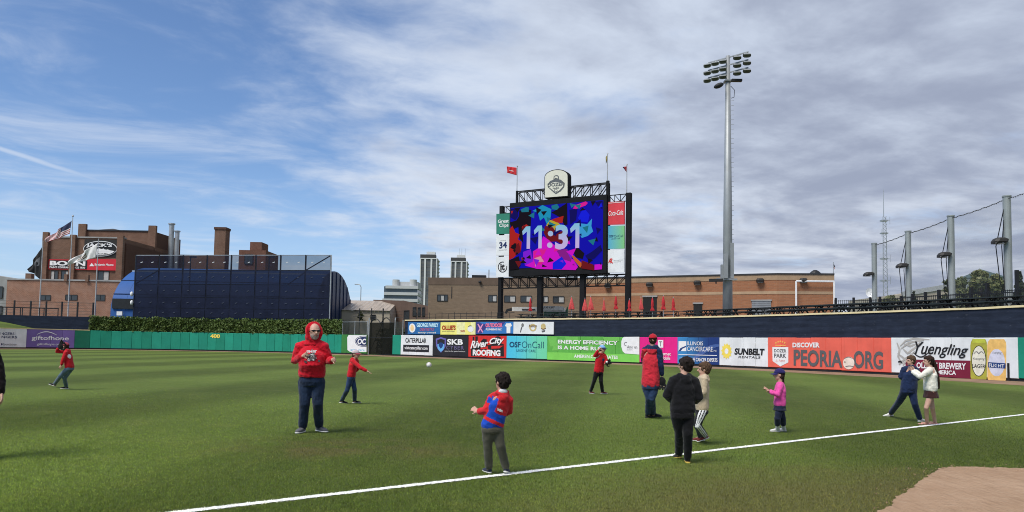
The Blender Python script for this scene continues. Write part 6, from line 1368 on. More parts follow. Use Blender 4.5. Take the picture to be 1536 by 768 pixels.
MB().prism([(a_.x, 170, 0), (d_.x, 170, 0), (d_.x, 170, d_.z), (c_.x, 170, c_.z), (a_.x, 170, a_.z)], (0, 12, 0)).build('wall', mat('far_tan', (0.40, 0.35, 0.28), .9, .08, .2), tn)
MB().bar((c_.x, 169.9, c_.z), (d_.x, 169.9, d_.z), .3, 1.1).build('fascia', mat('far_grey', (0.36, 0.37, 0.38), .8), tn)
gp = thing('pavilion', 'building with a dark green pyramid roof behind the trees', 'building', at(1476, 430, 260))
Yg = 260; ap = at(1473.5, 404, Yg); e0_, e1_ = at(1447, 419.5, Yg), at(1496.6, 416.6, Yg); ze_ = (e0_.z + e1_.z) / 2; hw = (e1_.x - e0_.x) / 2; xm = (e0_.x + e1_.x) / 2
CN = [(xm - hw, Yg - hw, ze_), (xm + hw, Yg - hw, ze_), (xm + hw, Yg + hw, ze_), (xm - hw, Yg + hw, ze_)]
M_pg = mat('copper_green', (0.05, 0.085, 0.08), .6, .1, .2)
for i in range(4): MB().add([CN[i], CN[(i + 1) % 4], (xm, Yg, ap.z)], [(0, 1, 2)]).build('roof_face', M_pg, gp)
MB().box((xm, Yg, ze_ / 2), (2 * hw - .6, 2 * hw - .6, ze_)).build('wall', mat('pavilion_grey', (0.33, 0.34, 0.35), .8), gp); MB().tube([(xm, Yg, ap.z - .2), (xm, Yg, zy(1473, 392.5, Yg))], .1, 5).build('mast', M_wt, gp)

# trees
def tree(px, py_base, Y, pyt, wpx, label, lm, seed, conifer=False, nleaf=2600, ls=.30):
    rs = random.Random(seed); b_ = at(px, py_base, Y); top = zy(px, pyt, Y); w = wpx / 2 * Y / F; z0 = 0
    t = thing('pine_tree' if conifer else 'leafy_tree', label, 'tree', (b_.x, Y, 0), 'trees behind the net')
    tr = MB(); tr.tube([(b_.x, Y, 0), (b_.x + .1, Y, top * .4), (b_.x, Y, top * .9)], [w * .12, w * .08, .05], 8); cs = []; zc0 = max(2.5, top - 2 * w * (1.6 if conifer else 1.05))
    if conifer:
        for i in range(nleaf): q = rs.random() ** .7; z_ = top - (top - zc0) * q; a = rs.uniform(0, 6.283); rr = w * q * (rs.random() ** .5) * (.75 + .35 * math.sin(z_ * 5)); cs.append((b_.x + rr * math.cos(a), Y + rr * math.sin(a), z_))
    else:
        cl = []
        for i in range(26):
            a = rs.uniform(0, 6.283); rr = w * .78 * rs.random() ** .5; z_ = rs.uniform(zc0 + .5, top - w * .2); f_ = 1 - .5 * max(0, (z_ - (zc0 + top) / 2) / (top - zc0)); cl.append((b_.x + rr * f_ * math.cos(a), Y + rr * f_ * math.sin(a), z_, w * rs.uniform(.18, .34)))
            tr.tube([(b_.x, Y, z_ * .6), cl[-1][:3]], [w * .03, .02], 5)
        for i in range(nleaf):
            c_ = rs.choice(cl); v = Vector((rs.gauss(0, 1), rs.gauss(0, 1), rs.gauss(0, 1))).normalized() * c_[3] * rs.random() ** .33; cs.append((c_[0] + v.x, c_[1] + v.y, c_[2] + v.z * .8))
    tr.build('trunk', mat('bark', (0.06, 0.045, 0.035), .9), t); leaves(cs, ls, seed).build('crown', lm, t)['kind'] = 'stuff'
lm1 = leaf_mat('leaf_olive', (0.055, 0.075, 0.022), (0.13, 0.145, 0.045), (0.17, 0.165, 0.065), .35); lm2 = leaf_mat('leaf_dark', (0.02, 0.03, 0.014), (0.035, 0.05, 0.02), (0.05, 0.06, 0.03), .5)
tree(1473, 470, 130, 405, 72, 'broad olive-green tree under the pyramid roof', lm1, 5, nleaf=6000, ls=.40); tree(1436, 470, 120, 416, 42, 'green tree right of the third net post', lm1, 6, nleaf=2600); tree(1499, 470, 125, 420, 40, 'olive tree left of the tallest net post', lm1, 7, nleaf=2600)
tree(1531, 470, 95, 408, 40, 'dark pine tree at the right edge', lm2, 8, True, 3000, .22); tree(1371, 470, 105, 437, 26, 'small dark tree left of the third net post', lm2, 9, True, 1500, .2); tree(1336, 470, 110, 442, 26, 'low green tree left of the second net post', lm1, 10, nleaf=1400, ls=.24); tree(1410, 470, 118, 446, 40, 'low dark shrubby tree behind the fence posts', lm2, 12, nleaf=2000, ls=.26)
tree(1450, 470, 112, 440, 60, 'low green tree in front of the broad tree', lm1, 14, nleaf=2600, ls=.26)
# ------------------------------------------------------------------ people
M_skin = mat('skin_light', (0.52, 0.30, 0.215), .55, .08, 30, spec=.35); M_skin2 = mat('skin_pink', (0.55, 0.325, 0.24), .55, .08, 30, spec=.35)
M_eye = mat('eye_dark', (0.03, 0.022, 0.018), .3); M_lip = mat('lip', (0.36, 0.13, 0.11), .5)
def cloth_m(name, r, g, b, **k): return mat(name, C(r, g, b), **{**dict(rough=.88, var=.14, scale=14, bump=.35, bscale=90, spec=.12, sheen=.15), **k})
PENDING = []
def remesh(name, mb, voxel, smooth, mats, pick, parent, disp=0.0, freq=9.0, seed=0.0, anis=(1, 1, 1), fine=0.0):
    me = mb.mesh(name); o = bpy.data.objects.new(name, me); COL.objects.link(o)
    md = o.modifiers.new('r', 'REMESH'); md.mode = 'VOXEL'; md.voxel_size = voxel; md.use_smooth_shade = True
    if smooth: sm = o.modifiers.new('s', 'SMOOTH'); sm.factor = .5; sm.iterations = smooth
    PENDING.append((o, name, mats if isinstance(mats, (list, tuple)) else [mats], pick, parent, disp, freq, seed, anis, fine)); return o
def finish():
    bpy.context.view_layer.update(); dg = bpy.context.evaluated_depsgraph_get()
    done = []
    for (o, name, mats, pick, parent, disp, freq, seed, anis, fine) in PENDING:
        me = bpy.data.meshes.new_from_object(o.evaluated_get(dg)); done.append((o, me))
    for (o, me), (o_, name, mats, pick, parent, disp, freq, seed, anis, fine) in zip(done, PENDING):
        old = o.data; o.modifiers.clear(); o.data = me; bpy.data.meshes.remove(old); me.name = name; me.materials.clear()
        for m in mats: me.materials.append(m)
        if disp or fine:
            ofs = Vector((seed, seed * 1.7, seed * .3)); nor = [v.normal.copy() for v in me.vertices]
            for v, nn in zip(me.vertices, nor):
                q = Vector((v.co.x * anis[0], v.co.y * anis[1], v.co.z * anis[2])) + ofs
                d = disp * (.7 * mnoise.noise(q * freq) + 1.3 * (.22 - abs(mnoise.noise(q * freq * 1.5 + Vector((0, 0, .6 * (q.x + q.y) * freq))))) + .35 * mnoise.noise(q * freq * 3.1)) if disp else 0
                if fine: d += fine * mnoise.noise(q * freq * 6)
                v.co = v.co + nn * d
        if pick:
            me.polygons.foreach_set('material_index', [pick(p.center) for p in me.polygons])
        me.polygons.foreach_set('use_smooth', [True] * len(me.polygons)); me.update()
        attach(o, parent)
def seg_t(p, a, b): d = b - a; return max(0, min(1, (p - a).dot(d) / max(1e-9, d.dot(d))))
def seg_d(p, a, b): return (p - a.lerp(b, seg_t(p, a, b))).length

def hand(mb, wrist, tip, s, curl=.5, side=None, spread=.12):
    """palm, four bent fingers of unequal length and a thumb leaving the side of the palm"""
    d = (tip - wrist).normalized(); side = (side - d * side.dot(d)).normalized() if side is not None else d.orthogonal().normalized()
    n = d.cross(side).normalized(); L = .085 * s
    k0 = wrist + d * L
    mb.loft([(wrist - d * .012, side * .024 * s, n * .018 * s), (wrist + d * L * .35, side * .036 * s, n * .017 * s), (wrist + d * L * .8, side * .041 * s, n * .015 * s), (wrist + d * L, side * .038 * s, n * .011 * s)], 12, p=2.4)
    for i, (o, ln, ) in enumerate(((-.031, .066), (-.0105, .076), (.0105, .071), (.031, .056))):
        b0 = k0 + side * o * s - d * .012 * s; d1 = (d + side * (i - 1.5) * spread + n * .35 * curl).normalized(); b1 = b0 + d1 * ln * .5 * s
        d2 = (d1 + n * 1.2 * curl).normalized(); b2 = b1 + d2 * ln * .35 * s; d3 = (d2 + n * 1.0 * curl).normalized(); b3 = b2 + d3 * ln * .3 * s
        mb.capsule([b0, b1, b2, b3], [.0098 * s, .0094 * s, .0088 * s, .0078 * s], 8)
    t0 = wrist + d * L * .28 - side * .026 * s; t1 = t0 + (d * .55 - side * .7 + n * .3).normalized() * .038 * s; t2 = t1 + (d * .8 - side * .25 + n * .35).normalized() * .034 * s
    mb.capsule([t0, t1, t2], [.0135 * s, .0115 * s, .0092 * s], 8)

def person(label, Y0, J, top, legs, shoes, face, facing, height, *, head_s=1.0, build=1.0, belly=0.0, hair=None, cap=None, hood=None, long_hair=None, skirt=None, socks=None,
           beard=None, glasses=None, handmode=(.5, .5), bare_legs=False, top_pick=None, top_mats=None, leg_pick=None, leg_mats=None, collar=None, sleeve=1.0, hem_drop=0.0, extra=None, pitch=0.0, seed=1.0, skin=M_skin, loose=1.0):
    """J: picture positions of joints with a depth offset in metres; all lengths become real at the figure's own distance"""
    s = height / 1.75
    P = {}
    for k, v in J.items():
        P[k] = at(v[0], v[1], Y0 + (v[2] if len(v) > 2 else 0))
    fd = Vector((math.cos(R(face)), math.sin(R(face)), 0)); bd = Vector((math.cos(R(facing)), math.sin(R(facing)), 0)); up = Vector((0, 0, 1))
    if pitch: fd = (fd * math.cos(R(pitch)) + up * math.sin(R(pitch))).normalized()
    fs_ = Vector((fd.y, -fd.x, 0)).normalized(); fu = fs_.cross(fd).normalized(); br = Vector((bd.y, -bd.x, 0)).normalized()
    # feet on the ground: ankle from the sole's picture height
    feet = {}
    for k in ('l', 'r'):
        px, py, yaw, lift, pt = legs[k]; g = ground(px, py); a_ = R(yaw); fdir = Vector((math.cos(a_), math.sin(a_), 0)); P[k + 'ank'] = Vector((g.x, g.y, .075 * s + lift)); feet[k] = (fdir, pt, lift)
    root = thing('person', label, 'person', (P['hip'].x, P['hip'].y, 0), 'people playing catch')
    H = P['head']; hs = head_s * .118
    # ---------------- body (skin)
    m = MB()
    m.ellipsoid(H + fu * hs * .12 - fd * hs * .08, [fs_ * hs * .68, fd * hs * .84, fu * hs * .88]); m.ellipsoid(H - fu * hs * .42 + fd * hs * .16, [fs_ * hs * .52, fd * hs * .60, fu * hs * .58])
    m.ellipsoid(H - fu * hs * .80 + fd * hs * .42, [fs_ * hs * .28, fd * hs * .24, fu * hs * .2])
    m.capsule([H + fu * hs * .02 + fd * hs * .70, H - fu * hs * .22 + fd * hs * .90], [hs * .10, hs * .15], 8)
    m.ellipsoid(H + fu * hs * .12 + fd * hs * .62, [fs_ * hs * .5, fd * hs * .16, fu * hs * .12])
    for sg in (-1, 1): m.ellipsoid(H + fs_ * hs * .68 * sg - fu * hs * .08 - fd * hs * .06, [fs_ * hs * .09, fd * hs * .17, fu * hs * .26], 10, 8)
    nk = P['neck']; m.capsule([H - fu * hs * .35 - fd * hs * .12, nk, nk.lerp(P['hip'], .08)], [hs * .46, hs * .48, hs * .6], 12)
    ch = nk.lerp(P['hip'], .35)
    sw = (P['rsh'] - P['lsh']).length / 2
    m.loft([(P['hip'] - up * .03 * s, br * .15 * s * build, bd * .10 * s * build), (P['hip'].lerp(nk, .3), br * .14 * s * build, bd * .095 * s * build), (ch, br * .165 * s * build, bd * .11 * s * build), (nk.lerp(P['hip'], .14), br * .15 * s * build, bd * .08 * s * build), (nk, br * .06 * s, bd * .06 * s)], 18)
    for k in ('l', 'r'):
        m.capsule([P[k + 'sh'], P[k + 'el'], P[k + 'wr']], [.050 * s * build, .040 * s, .027 * s], 10)
        if k + 'ha' in P:
            sdv = (up if k in 'lr' else up); hd = (P[k + 'ha'] - P[k + 'wr'])
            sdv = J.get(k + 'side', None); sdv = Vector(sdv) if sdv else (bd.cross(hd) if abs(hd.normalized().dot(up)) < .8 else bd)
            hand(m, P[k + 'wr'], P[k + 'ha'], min(1.0, .45 + .55 * s), handmode[0 if k == 'l' else 1], sdv)
        hipk = P['hip'] + br * (.085 * s * (1 if k == 'r' else -1)) * build - up * .04 * s; P[k + 'hip'] = hipk
        m.capsule([hipk, P[k + 'kn'], P[k + 'ank'] - up * .02], [.085 * s * build, .055 * s, .040 * s], 12)
        fdir, pt, lift = feet[k]; m.capsule([P[k + 'ank'] - fdir * .02 * s - up * .035 * s, P[k + 'ank'] + fdir * .12 * s - up * .045 * s + up * math.sin(R(pt)) * .12 * s], [.030 * s, .026 * s], 10)
    bpk = None; bm_ = [skin, M_eye, M_lip]
    if beard: bm_ = [skin, M_eye, M_lip, beard]
    E_ = [H + fd * hs * .72 + fu * hs * .03 + fs_ * hs * .30 * sg for sg in (-1, 1)]; MO = H + fd * hs * .80 - fu * hs * .50
    def bpk(c, H=H, fd=fd, fu=fu, fs_=fs_, hs=hs, E_=E_, MO=MO):
        v = c - H
        if v.length > hs * 1.3: return 0
        f_, u_, s2 = v.dot(fd) / hs, v.dot(fu) / hs, v.dot(fs_) / hs
        if f_ > .3 and min((c - e).length for e in E_) < hs * .13: return 1
        if f_ > .3 and abs(s2) < .22 and abs(u_ + .50) < .07: return 2
        if beard and u_ < -.40 + .25 * max(0, abs(s2) - .3) and f_ > .0 and not (abs(s2) < .20 and u_ > -.46): return 3
        return 0
    remesh('body', m, .0085 if s > .9 else .0075, 3, bm_, bpk, root)
    # ---------------- upper garment
    g = MB(); lo = .014 * loose; hipc = P['hip'] - up * (.045 + hem_drop) * s; hw_ = .165 * s * build; hd_ = .115 * s * build + belly * .5
    top_c = nk - up * .005 - (nk - P['hip']).normalized() * .02 * s
    g.loft([(hipc, br * (hw_ + lo * .3), bd * (hd_ + lo * .3)), (hipc + up * .035 * s, br * (hw_ + lo * 1.1), bd * (hd_ + lo)), (hipc + up * .09 * s, br * (hw_ + lo * 1.6), bd * (hd_ + lo * 1.5)), (P['hip'].lerp(nk, .38) + bd * belly * .6, br * (.158 * s * build + lo * 1.5), bd * (.115 * s * build + belly + lo)), (ch + bd * belly * .3, br * (.175 * s * build + lo), bd * (.12 * s * build + belly * .5 + lo)), (nk.lerp(P['hip'], .17), br * (sw * .80), bd * (.095 * s * build + lo)), (nk.lerp(P['hip'], .09), br * (sw * .52), bd * (.080 * s * build + lo)), (nk.lerp(P['hip'], .02), br * (.078 * s + lo), bd * (.07 * s + lo)), (top_c + up * .02, br * (.062 * s + lo * .5), bd * (.060 * s + lo * .5))], 22, p=2.25)
    for k in ('l', 'r'):
        sh, el, wr = P[k + 'sh'], P[k + 'el'], P[k + 'wr']; wv = el.lerp(wr, .86 if sleeve >= 1 else .5)
        inn = sh.lerp(nk, .40) - up * .012 * s
        g.capsule([inn, sh, sh.lerp(el, .5), el, el.lerp(wr, .5), wv, el.lerp(wr, .97)], [.062 * s * build + lo, .060 * s * build + lo, .053 * s * build + lo, .046 * s * build + lo, .040 * s * build + lo * 1.1, .034 * s * build + lo * 1.2, .029 * s + lo * .35], 12)
    if hood == 'down':
        hc = nk - bd * .07 * s - up * .02 * s
        for a in (-65, -30, 0, 30, 65): q = Matrix.Rotation(R(a), 3, 'Z') @ (-bd); g.ellipsoid(nk + q * .088 * s + up * (.015 - .045 * math.cos(R(a))) * s, [br * .055 * s, bd * .045 * s, up * .05 * s], 12, 8)
        g.ellipsoid(nk - bd * .105 * s - up * .085 * s, [br * .095 * s, bd * .04 * s, up * .075 * s], 14, 8)
    if collar: g.loft([(nk - up * .01, br * .07 * s, bd * .068 * s), (nk + up * .045 * s, br * .066 * s, bd * .064 * s)], 14)
    SL = [(P[k + 'sh'], P[k + 'el']) for k in 'lr'] + [(P[k + 'el'], P[k + 'wr']) for k in 'lr']
    ctx = dict(P=P, br=br, bd=bd, s=s, SL=SL, H=H)
    remesh('jacket', g, .011, 5, top_mats or [top], (lambda c: top_pick(c, ctx)) if top_pick else None, root, .0085 * loose * max(.7, s), 8.5, seed, (1, 1, 1.15), .0015)
    if hood == 'up':
        h = MB(); h.ellipsoid(H + fu * hs * .18 - fd * hs * .40, [fs_ * hs * .92, fd * hs * .92, fu * hs * 1.02]); h.ellipsoid(H - fu * hs * .60 - fd * hs * .42, [fs_ * hs * .95, fd * hs * .72, fu * hs * .75])
        ring = [H + fd * hs * (.04 - .10 * math.cos(a)) + fs_ * hs * .88 * math.sin(a) + fu * hs * (-.02 + 1.13 * math.cos(a)) for a in [2 * math.pi * i / 20 for i in range(21)]]
        h.tube(ring, hs * .15, 10); h.loft([(nk - up * .06 * s, br * .15 * s, bd * .12 * s), (nk + up * .03 * s, br * .11 * s, bd * .10 * s), (nk + up * .08 * s, br * .09 * s, bd * .085 * s)], 16)
        remesh('hood', h, .010, 4, [top], None, root, .006, 9, seed + 3, (1, 1, 1), .001)
    # ---------------- trousers / skirt
    if not bare_legs:
        g = MB(); lt_ = .014 * loose
        g.loft([(P['hip'] + up * .05 * s, br * (.155 * s * build + lt_ * .5), bd * (.105 * s * build + belly * .3 + lt_ * .5)), (P['hip'] - up * .03 * s, br * (.165 * s * build + lt_), bd * (.118 * s * build + belly * .2 + lt_)), (P['hip'] - up * .10 * s, br * (.160 * s * build + lt_), bd * (.112 * s * build + lt_))], 20)
        for k in ('l', 'r'):
            a_, kn, hp = P[k + 'ank'], P[k + 'kn'], P[k + 'hip']; e_ = kn.lerp(a_, .90 if not socks else .52)
            g.capsule([hp, hp.lerp(kn, .5), kn, kn.lerp(a_, .5), e_], [.088 * s * build + lt_, .074 * s * build + lt_, .058 * s * build + lt_, .052 * s * build + lt_, .046 * s * build + lt_ * 1.1], 12)
        ctx2 = dict(ctx); remesh('trousers', g, .011, 5, leg_mats or [shoes['legs']], (lambda c: leg_pick(c, ctx2)) if leg_pick else None, root, .009 * max(.7, s), 9, seed + 7, (1, 1, .8), .0012)
    if skirt is not None:
        g = MB(); z0 = P['hip'] + up * .06 * s; z1 = at(J['skirt'][0], J['skirt'][1], Y0); n_ = 5; secs = []
        for i in range(n_ + 1): u = i / n_; c = z0.lerp(Vector((P['hip'].x * .6 + z1.x * .4, P['hip'].y, z1.z)), u); secs.append((c, br * (.14 + .07 * u) * s * build, bd * (.105 + .06 * u) * s * build))
        g.loft(secs, 20); remesh('skirt', g, .011, 3, [skirt], None, root, .010 * s, 11, seed, (1, 1, .25))
    if socks is not None:
        for k in ('l', 'r'):
            g = MB(); a_, kn = P[k + 'ank'], P[k + 'kn']; g.capsule([a_ - up * .03 * s, a_.lerp(kn, .45)], [.043 * s + .006, .046 * s + .006], 12); g.build('sock', socks, root, smooth=True)
    # ---------------- shoes
    for k in ('l', 'r'):
        fdir, pt, lift = feet[k]; sd = Vector((fdir.y, -fdir.x, 0)); pr_ = R(pt); f3 = (fdir * math.cos(pr_) + up * math.sin(pr_)).normalized(); u3 = sd.cross(f3).normalized(); u3 = u3 if u3.z > 0 else -u3
        a_ = P[k + 'ank']; heel = a_ - u3 * (.075 * s) - f3 * .060 * s; Lf = .265 * s; sh = MB(); so_ = MB()
        w_ = .047 * s
        if not shoes.get('sandal'):
            sh.loft([(heel + f3 * .0 + u3 * .055 * s, sd * w_ * .62, u3 * .035 * s), (heel + f3 * .045 * s + u3 * .058 * s, sd * w_ * .88, u3 * .055 * s), (heel + f3 * .095 * s + u3 * .052 * s, sd * w_ * .92, u3 * .05 * s), (heel + f3 * .15 * s + u3 * .042 * s, sd * w_ * 1.0, u3 * .038 * s), (heel + f3 * .215 * s + u3 * .036 * s, sd * w_ * .98, u3 * .03 * s), (heel + f3 * .255 * s + u3 * .032 * s, sd * w_ * .7, u3 * .022 * s), (heel + f3 * .268 * s + u3 * .03 * s, sd * w_ * .3, u3 * .012 * s)], 16, p=2.4)
        so_.loft([(heel - f3 * .012 * s + u3 * .013 * s, sd * w_ * .55, u3 * .013 * s), (heel + f3 * .04 * s + u3 * .013 * s, sd * w_ * .95, u3 * .013 * s), (heel + f3 * .13 * s + u3 * .013 * s, sd * w_ * .95, u3 * .012 * s), (heel + f3 * .205 * s + u3 * .013 * s, sd * w_ * 1.08, u3 * .013 * s), (heel + f3 * .258 * s + u3 * .014 * s, sd * w_ * .78, u3 * .012 * s), (heel + f3 * .280 * s + u3 * .015 * s, sd * w_ * .32, u3 * .009 * s)], 16, p=3)
        if shoes.get('sandal'):
            so = so_.build('sandal', shoes['sole'], root, smooth=True)
            st = MB(); st.tube([heel + f3 * .17 * s + sd * w_ * sg * q + u3 * hh for sg, q, hh in ((-1, 1.05, .02 * s), (-1, .6, .06 * s), (1, .6, .06 * s), (1, 1.05, .02 * s))], .012 * s, 6); st.build('strap', shoes['upper'], so)
        else:
            up_o = sh.build('shoe', shoes['upper'], root, smooth=True); so_.build('sole', shoes['sole'], up_o, smooth=True)
            lc_ = MB()
            for q in (.115, .14, .165): lc_.bar(heel + f3 * q * s - sd * .018 * s + u3 * (.128 - .33 * q) * s, heel + f3 * q * s + sd * .018 * s + u3 * (.128 - .33 * q) * s, .009 * s, .006 * s)
            lc_.build('laces', shoes.get('lace', M_wt), up_o)
    # ---------------- hair, cap, glasses
    if hair is not None:
        h = MB(); ck = .90 if cap is not None else 1.0; h.ellipsoid(H + fu * hs * .26 * (ck if ck < 1 else 1) - fd * hs * .20, [fs_ * hs * .80 * ck, fd * hs * .86 * ck, fu * hs * .90 * ck * ck], 18, 12); h.ellipsoid(H - fu * hs * .24 - fd * hs * .36, [fs_ * hs * .68, fd * hs * .52, fu * hs * .55], 16, 10)
        if cap is None:
            h.ellipsoid(H + fu * hs * .58 + fd * hs * .24, [fs_ * hs * .66, fd * hs * .56, fu * hs * .40], 14, 8)
            rh = random.Random(int(seed * 10))
            for q in range(46):                      # loose tufts break the outline
                a = rh.uniform(0, 6.283); e = rh.uniform(-.35, 1.45); dv = (fs_ * math.cos(a) * .80 + fd * math.sin(a) * .84) * math.cos(e) + fu * .92 * math.sin(e)
                if dv.dot(fd) > .35 and e < .55: continue
                c = H + fu * hs * .24 - fd * hs * .2 + dv * hs; tn_ = (fu * -.6 + fs_ * rh.uniform(-.6, .6) + fd * rh.uniform(-.5, .5)).normalized()
                h.capsule([c - dv * hs * .06, c + dv * hs * .04 + tn_ * hs * .14, c + dv * hs * .05 + tn_ * hs * .26], [hs * .10, hs * .085, hs * .05], 6)
        if long_hair:
            pl = [at(*q[:2], Y0 + (q[2] if len(q) > 2 else 0)) for q in long_hair]; secs = []
            wd = [.085, .095, .09, .075, .05]
            for i, p_ in enumerate(pl): secs.append((p_, fs_ * wd[min(i, 4)] * s * 1.15, fd * .045 * s))
            h.loft(secs, 14)
        remesh('hair', h, .0085, 2, [hair], None, root, .010, 26, seed + 5, (1, 1, .45), .005)
    if cap is not None:
        col_, bill_ = cap[0], cap[1]; back = -1 if (len(cap) > 2 and cap[2] == 'back') else 1
        c0 = H + fu * hs * .26 - fd * hs * .08; dm = MB(); n = 20; vs = []; fs2 = []; kk = 7
        for i in range(kk + 1):
            th = (math.pi / 2) * i / kk
            for j in range(n): a = 2 * math.pi * j / n; vs.append(c0 + (fs_ * math.cos(a) * hs * .80 + fd * math.sin(a) * hs * .96) * math.cos(th) + fu * hs * .84 * math.sin(th) ** .95)
        for i in range(kk):
            for j in range(n): fs2.append((i * n + j, i * n + (j + 1) % n, (i + 1) * n + (j + 1) % n, (i + 1) * n + j))
        dm.add(vs, fs2); co = dm.build('cap', col_, root, smooth=True); md = co.modifiers.new('t', 'SOLIDIFY'); md.thickness = .006
        bl = MB(); vs = []; n = 12
        for i in range(n + 1):
            a = math.pi * (.12 + .76 * i / n); ed = c0 + (fs_ * math.cos(a) * hs * .79 + fd * math.sin(a) * hs * .94 * back); ot = c0 + (fs_ * math.cos(a) * hs * .78 + fd * (math.sin(a) * hs * 1.05 + hs * .52 * math.sin(a) ** .6) * back) - fu * hs * (.14 + .10 * math.cos(a) ** 2)
            for q, of in ((ed, 0), (ot, 0)): vs += [q, q - fu * .008]
        for i in range(n):
            o = 4 * i; bl.f += [(o, o + 2, o + 6, o + 4), (o + 1, o + 5, o + 7, o + 3), (o + 2, o + 3, o + 7, o + 6)]; bl.m += [0] * 3
        bl.v = [tuple(v) for v in vs]; bl.build('bill', bill_, co, smooth=False); MB().ellipsoid(c0 + fu * hs * .86, [fs_ * .012, fd * .012, fu * .008], 8, 5).build('button', col_, co)
        if len(cap) > 3: MB().ellipsoid(c0 + fd * hs * .86 + fu * hs * .34, [fs_ * hs * .26, fd * hs * .06, fu * hs * .24], 12, 8).build('cap_emblem', cap[3], co)
    if glasses is not None:
        gl = MB()
        for sg in (-1, 1):
            c = H + fd * hs * .86 + fu * hs * .06 + fs_ * hs * .30 * sg; gl.loft([(c - fd * .004, fs_ * hs * .21, fu * hs * .11), (c + fd * .006, fs_ * hs * .21, fu * hs * .11)], 12, p=3); gl.bar(c + fs_ * hs * .24 * sg, H + fs_ * hs * .70 * sg + fu * hs * .02, .006, .01)
        gl.bar(H + fd * hs * .88 + fu * hs * .06 - fs_ * hs * .1, H + fd * hs * .88 + fu * hs * .06 + fs_ * hs * .1, .008, .012); gl.build('glasses', glasses, root)
    if extra: extra(root, ctx, P)
    return root

jean = cloth_m('denim_dark', 30, 44, 66, var=.3, scale=5); jean2 = cloth_m('denim_blue', 40, 58, 88, var=.3, scale=6); jean3 = cloth_m('denim_pale', 84, 104, 122, var=.2, scale=6)
redh = cloth_m('hoodie_red', 196, 24, 42, var=.10); redk = cloth_m('jersey_red', 186, 28, 38, var=.10); blackc = cloth_m('cloth_black', 22, 22, 25, var=.2); navyc = cloth_m('cloth_navy', 30, 44, 76); tanc = cloth_m('hoodie_tan', 188, 170, 142)
pinkc = cloth_m('jacket_pink', 222, 82, 156); creamc = cloth_m('sweater_cream', 226, 222, 208, bump=.6, bscale=60); brownc = cloth_m('skirt_brown', 56, 32, 32); olive = cloth_m('chino_olive', 84, 82, 70); royal = cloth_m('jacket_blue', 26, 74, 180)
sh_grey = cloth_m('shoe_grey', 92, 92, 96); sh_blk = cloth_m('shoe_black', 26, 26, 28); sh_navy = cloth_m('shoe_navy', 40, 48, 72); sh_wht = cloth_m('shoe_white', 214, 212, 206); sole_w = mat('sole_white', (0.68, 0.67, 0.63), .7); sole_y = mat('sole_yellow', C(214, 178, 84), .7); sole_d = mat('sole_dark', (0.03, 0.03, 0.03), .7); sh_red = cloth_m('shoe_maroon', 120, 54, 52)
def hairm(n, r, g, b): return mat(n, C(r, g, b), .75, .45, 70, .6, 160, spec=.15, stretch=(1, 1, .35))
hr_blk, hr_brn, hr_dk = hairm('hair_black', 40, 33, 30), hairm('hair_brown', 86, 66, 50), hairm('hair_dark_brown', 52, 38, 32)
def S(upper, sole, legs=None, **k): return dict(upper=upper, sole=sole, legs=legs, **k)

# man in red hoodie
def man_print(root, ctx, P):
    nk, hip, br, bd = P['neck'], P['hip'], ctx['br'], ctx['bd']; c = nk.lerp(hip, .36) + bd * .238 - br * .0
    rs = random.Random(4); b = MB(); mats = [M_wt, mat('print_charcoal', C(70, 62, 66), .8), mat('print_mid', C(128, 118, 116), .8)]
    def bp(u, v): r2 = max(0.0, 1 - (u / .30) ** 2); return c + br * u + Vector((0, 0, v)) + bd * (.052 * (math.sqrt(r2) - 1) * 1.0 + .010) + bd * (-v * .10)
    for i in range(46):
        u, v = rs.gauss(0, .045), rs.gauss(-.03, .05); w, h = rs.uniform(.012, .03), rs.uniform(.008, .024); b.add([bp(u - w, v - h), bp(u + w, v - h * .6), bp(u + w * .8, v + h), bp(u - w * .7, v + h * .7)], [(0, 1, 2, 3)], rs.choice((1, 1, 2, 2, 0)))
    b.build('chest_print', mats, root)
    for (t_, v0, v1, w) in (('TIME', .045, .085, .082),):
        vs, fs = text_poly(t_, .03); b = MB(); b.add([bp(-w + 2 * w * u, v0 + (v1 - v0) * v) + bd * .004 for u, v in vs], fs); b.build('chest_lettering', M_wt, root)
person('man in a red hoodie with the hood up, grey beard and dark glasses', 12.44, dict(head=(471.2, 497.6, -.06), neck=(469, 512, 0), lsh=(485.6, 520.0, -.02), rsh=(449.4, 520.4, .0), lel=(493.4, 541.6, .02), rel=(442.4, 541, .05), lwr=(497.6, 540.2, -.20), rwr=(454.2, 534.4, -.22), lha=(504.5, 538.6, -.27), rha=(464, 529.6, -.26), hip=(467.6, 569.5, .02), lkn=(476.4, 605, -.04), rkn=(457, 605.5, -.04)),
       redh, dict(l=(478.6, 647.2, -40, 0, 0), r=(453.8, 648.6, -100, 0, 0)), S(sh_grey, sole_w, jean, lace=M_ink), -58, -78, 1.85, head_s=1.22, hem_drop=-.085, build=1.14, belly=.075, hood='up', beard=mat('beard_grey', C(146, 134, 126), .9, .3, 80), glasses=M_ink, handmode=(.75, .8), extra=man_print, seed=2.3, skin=M_skin2, loose=1.3, pitch=4)
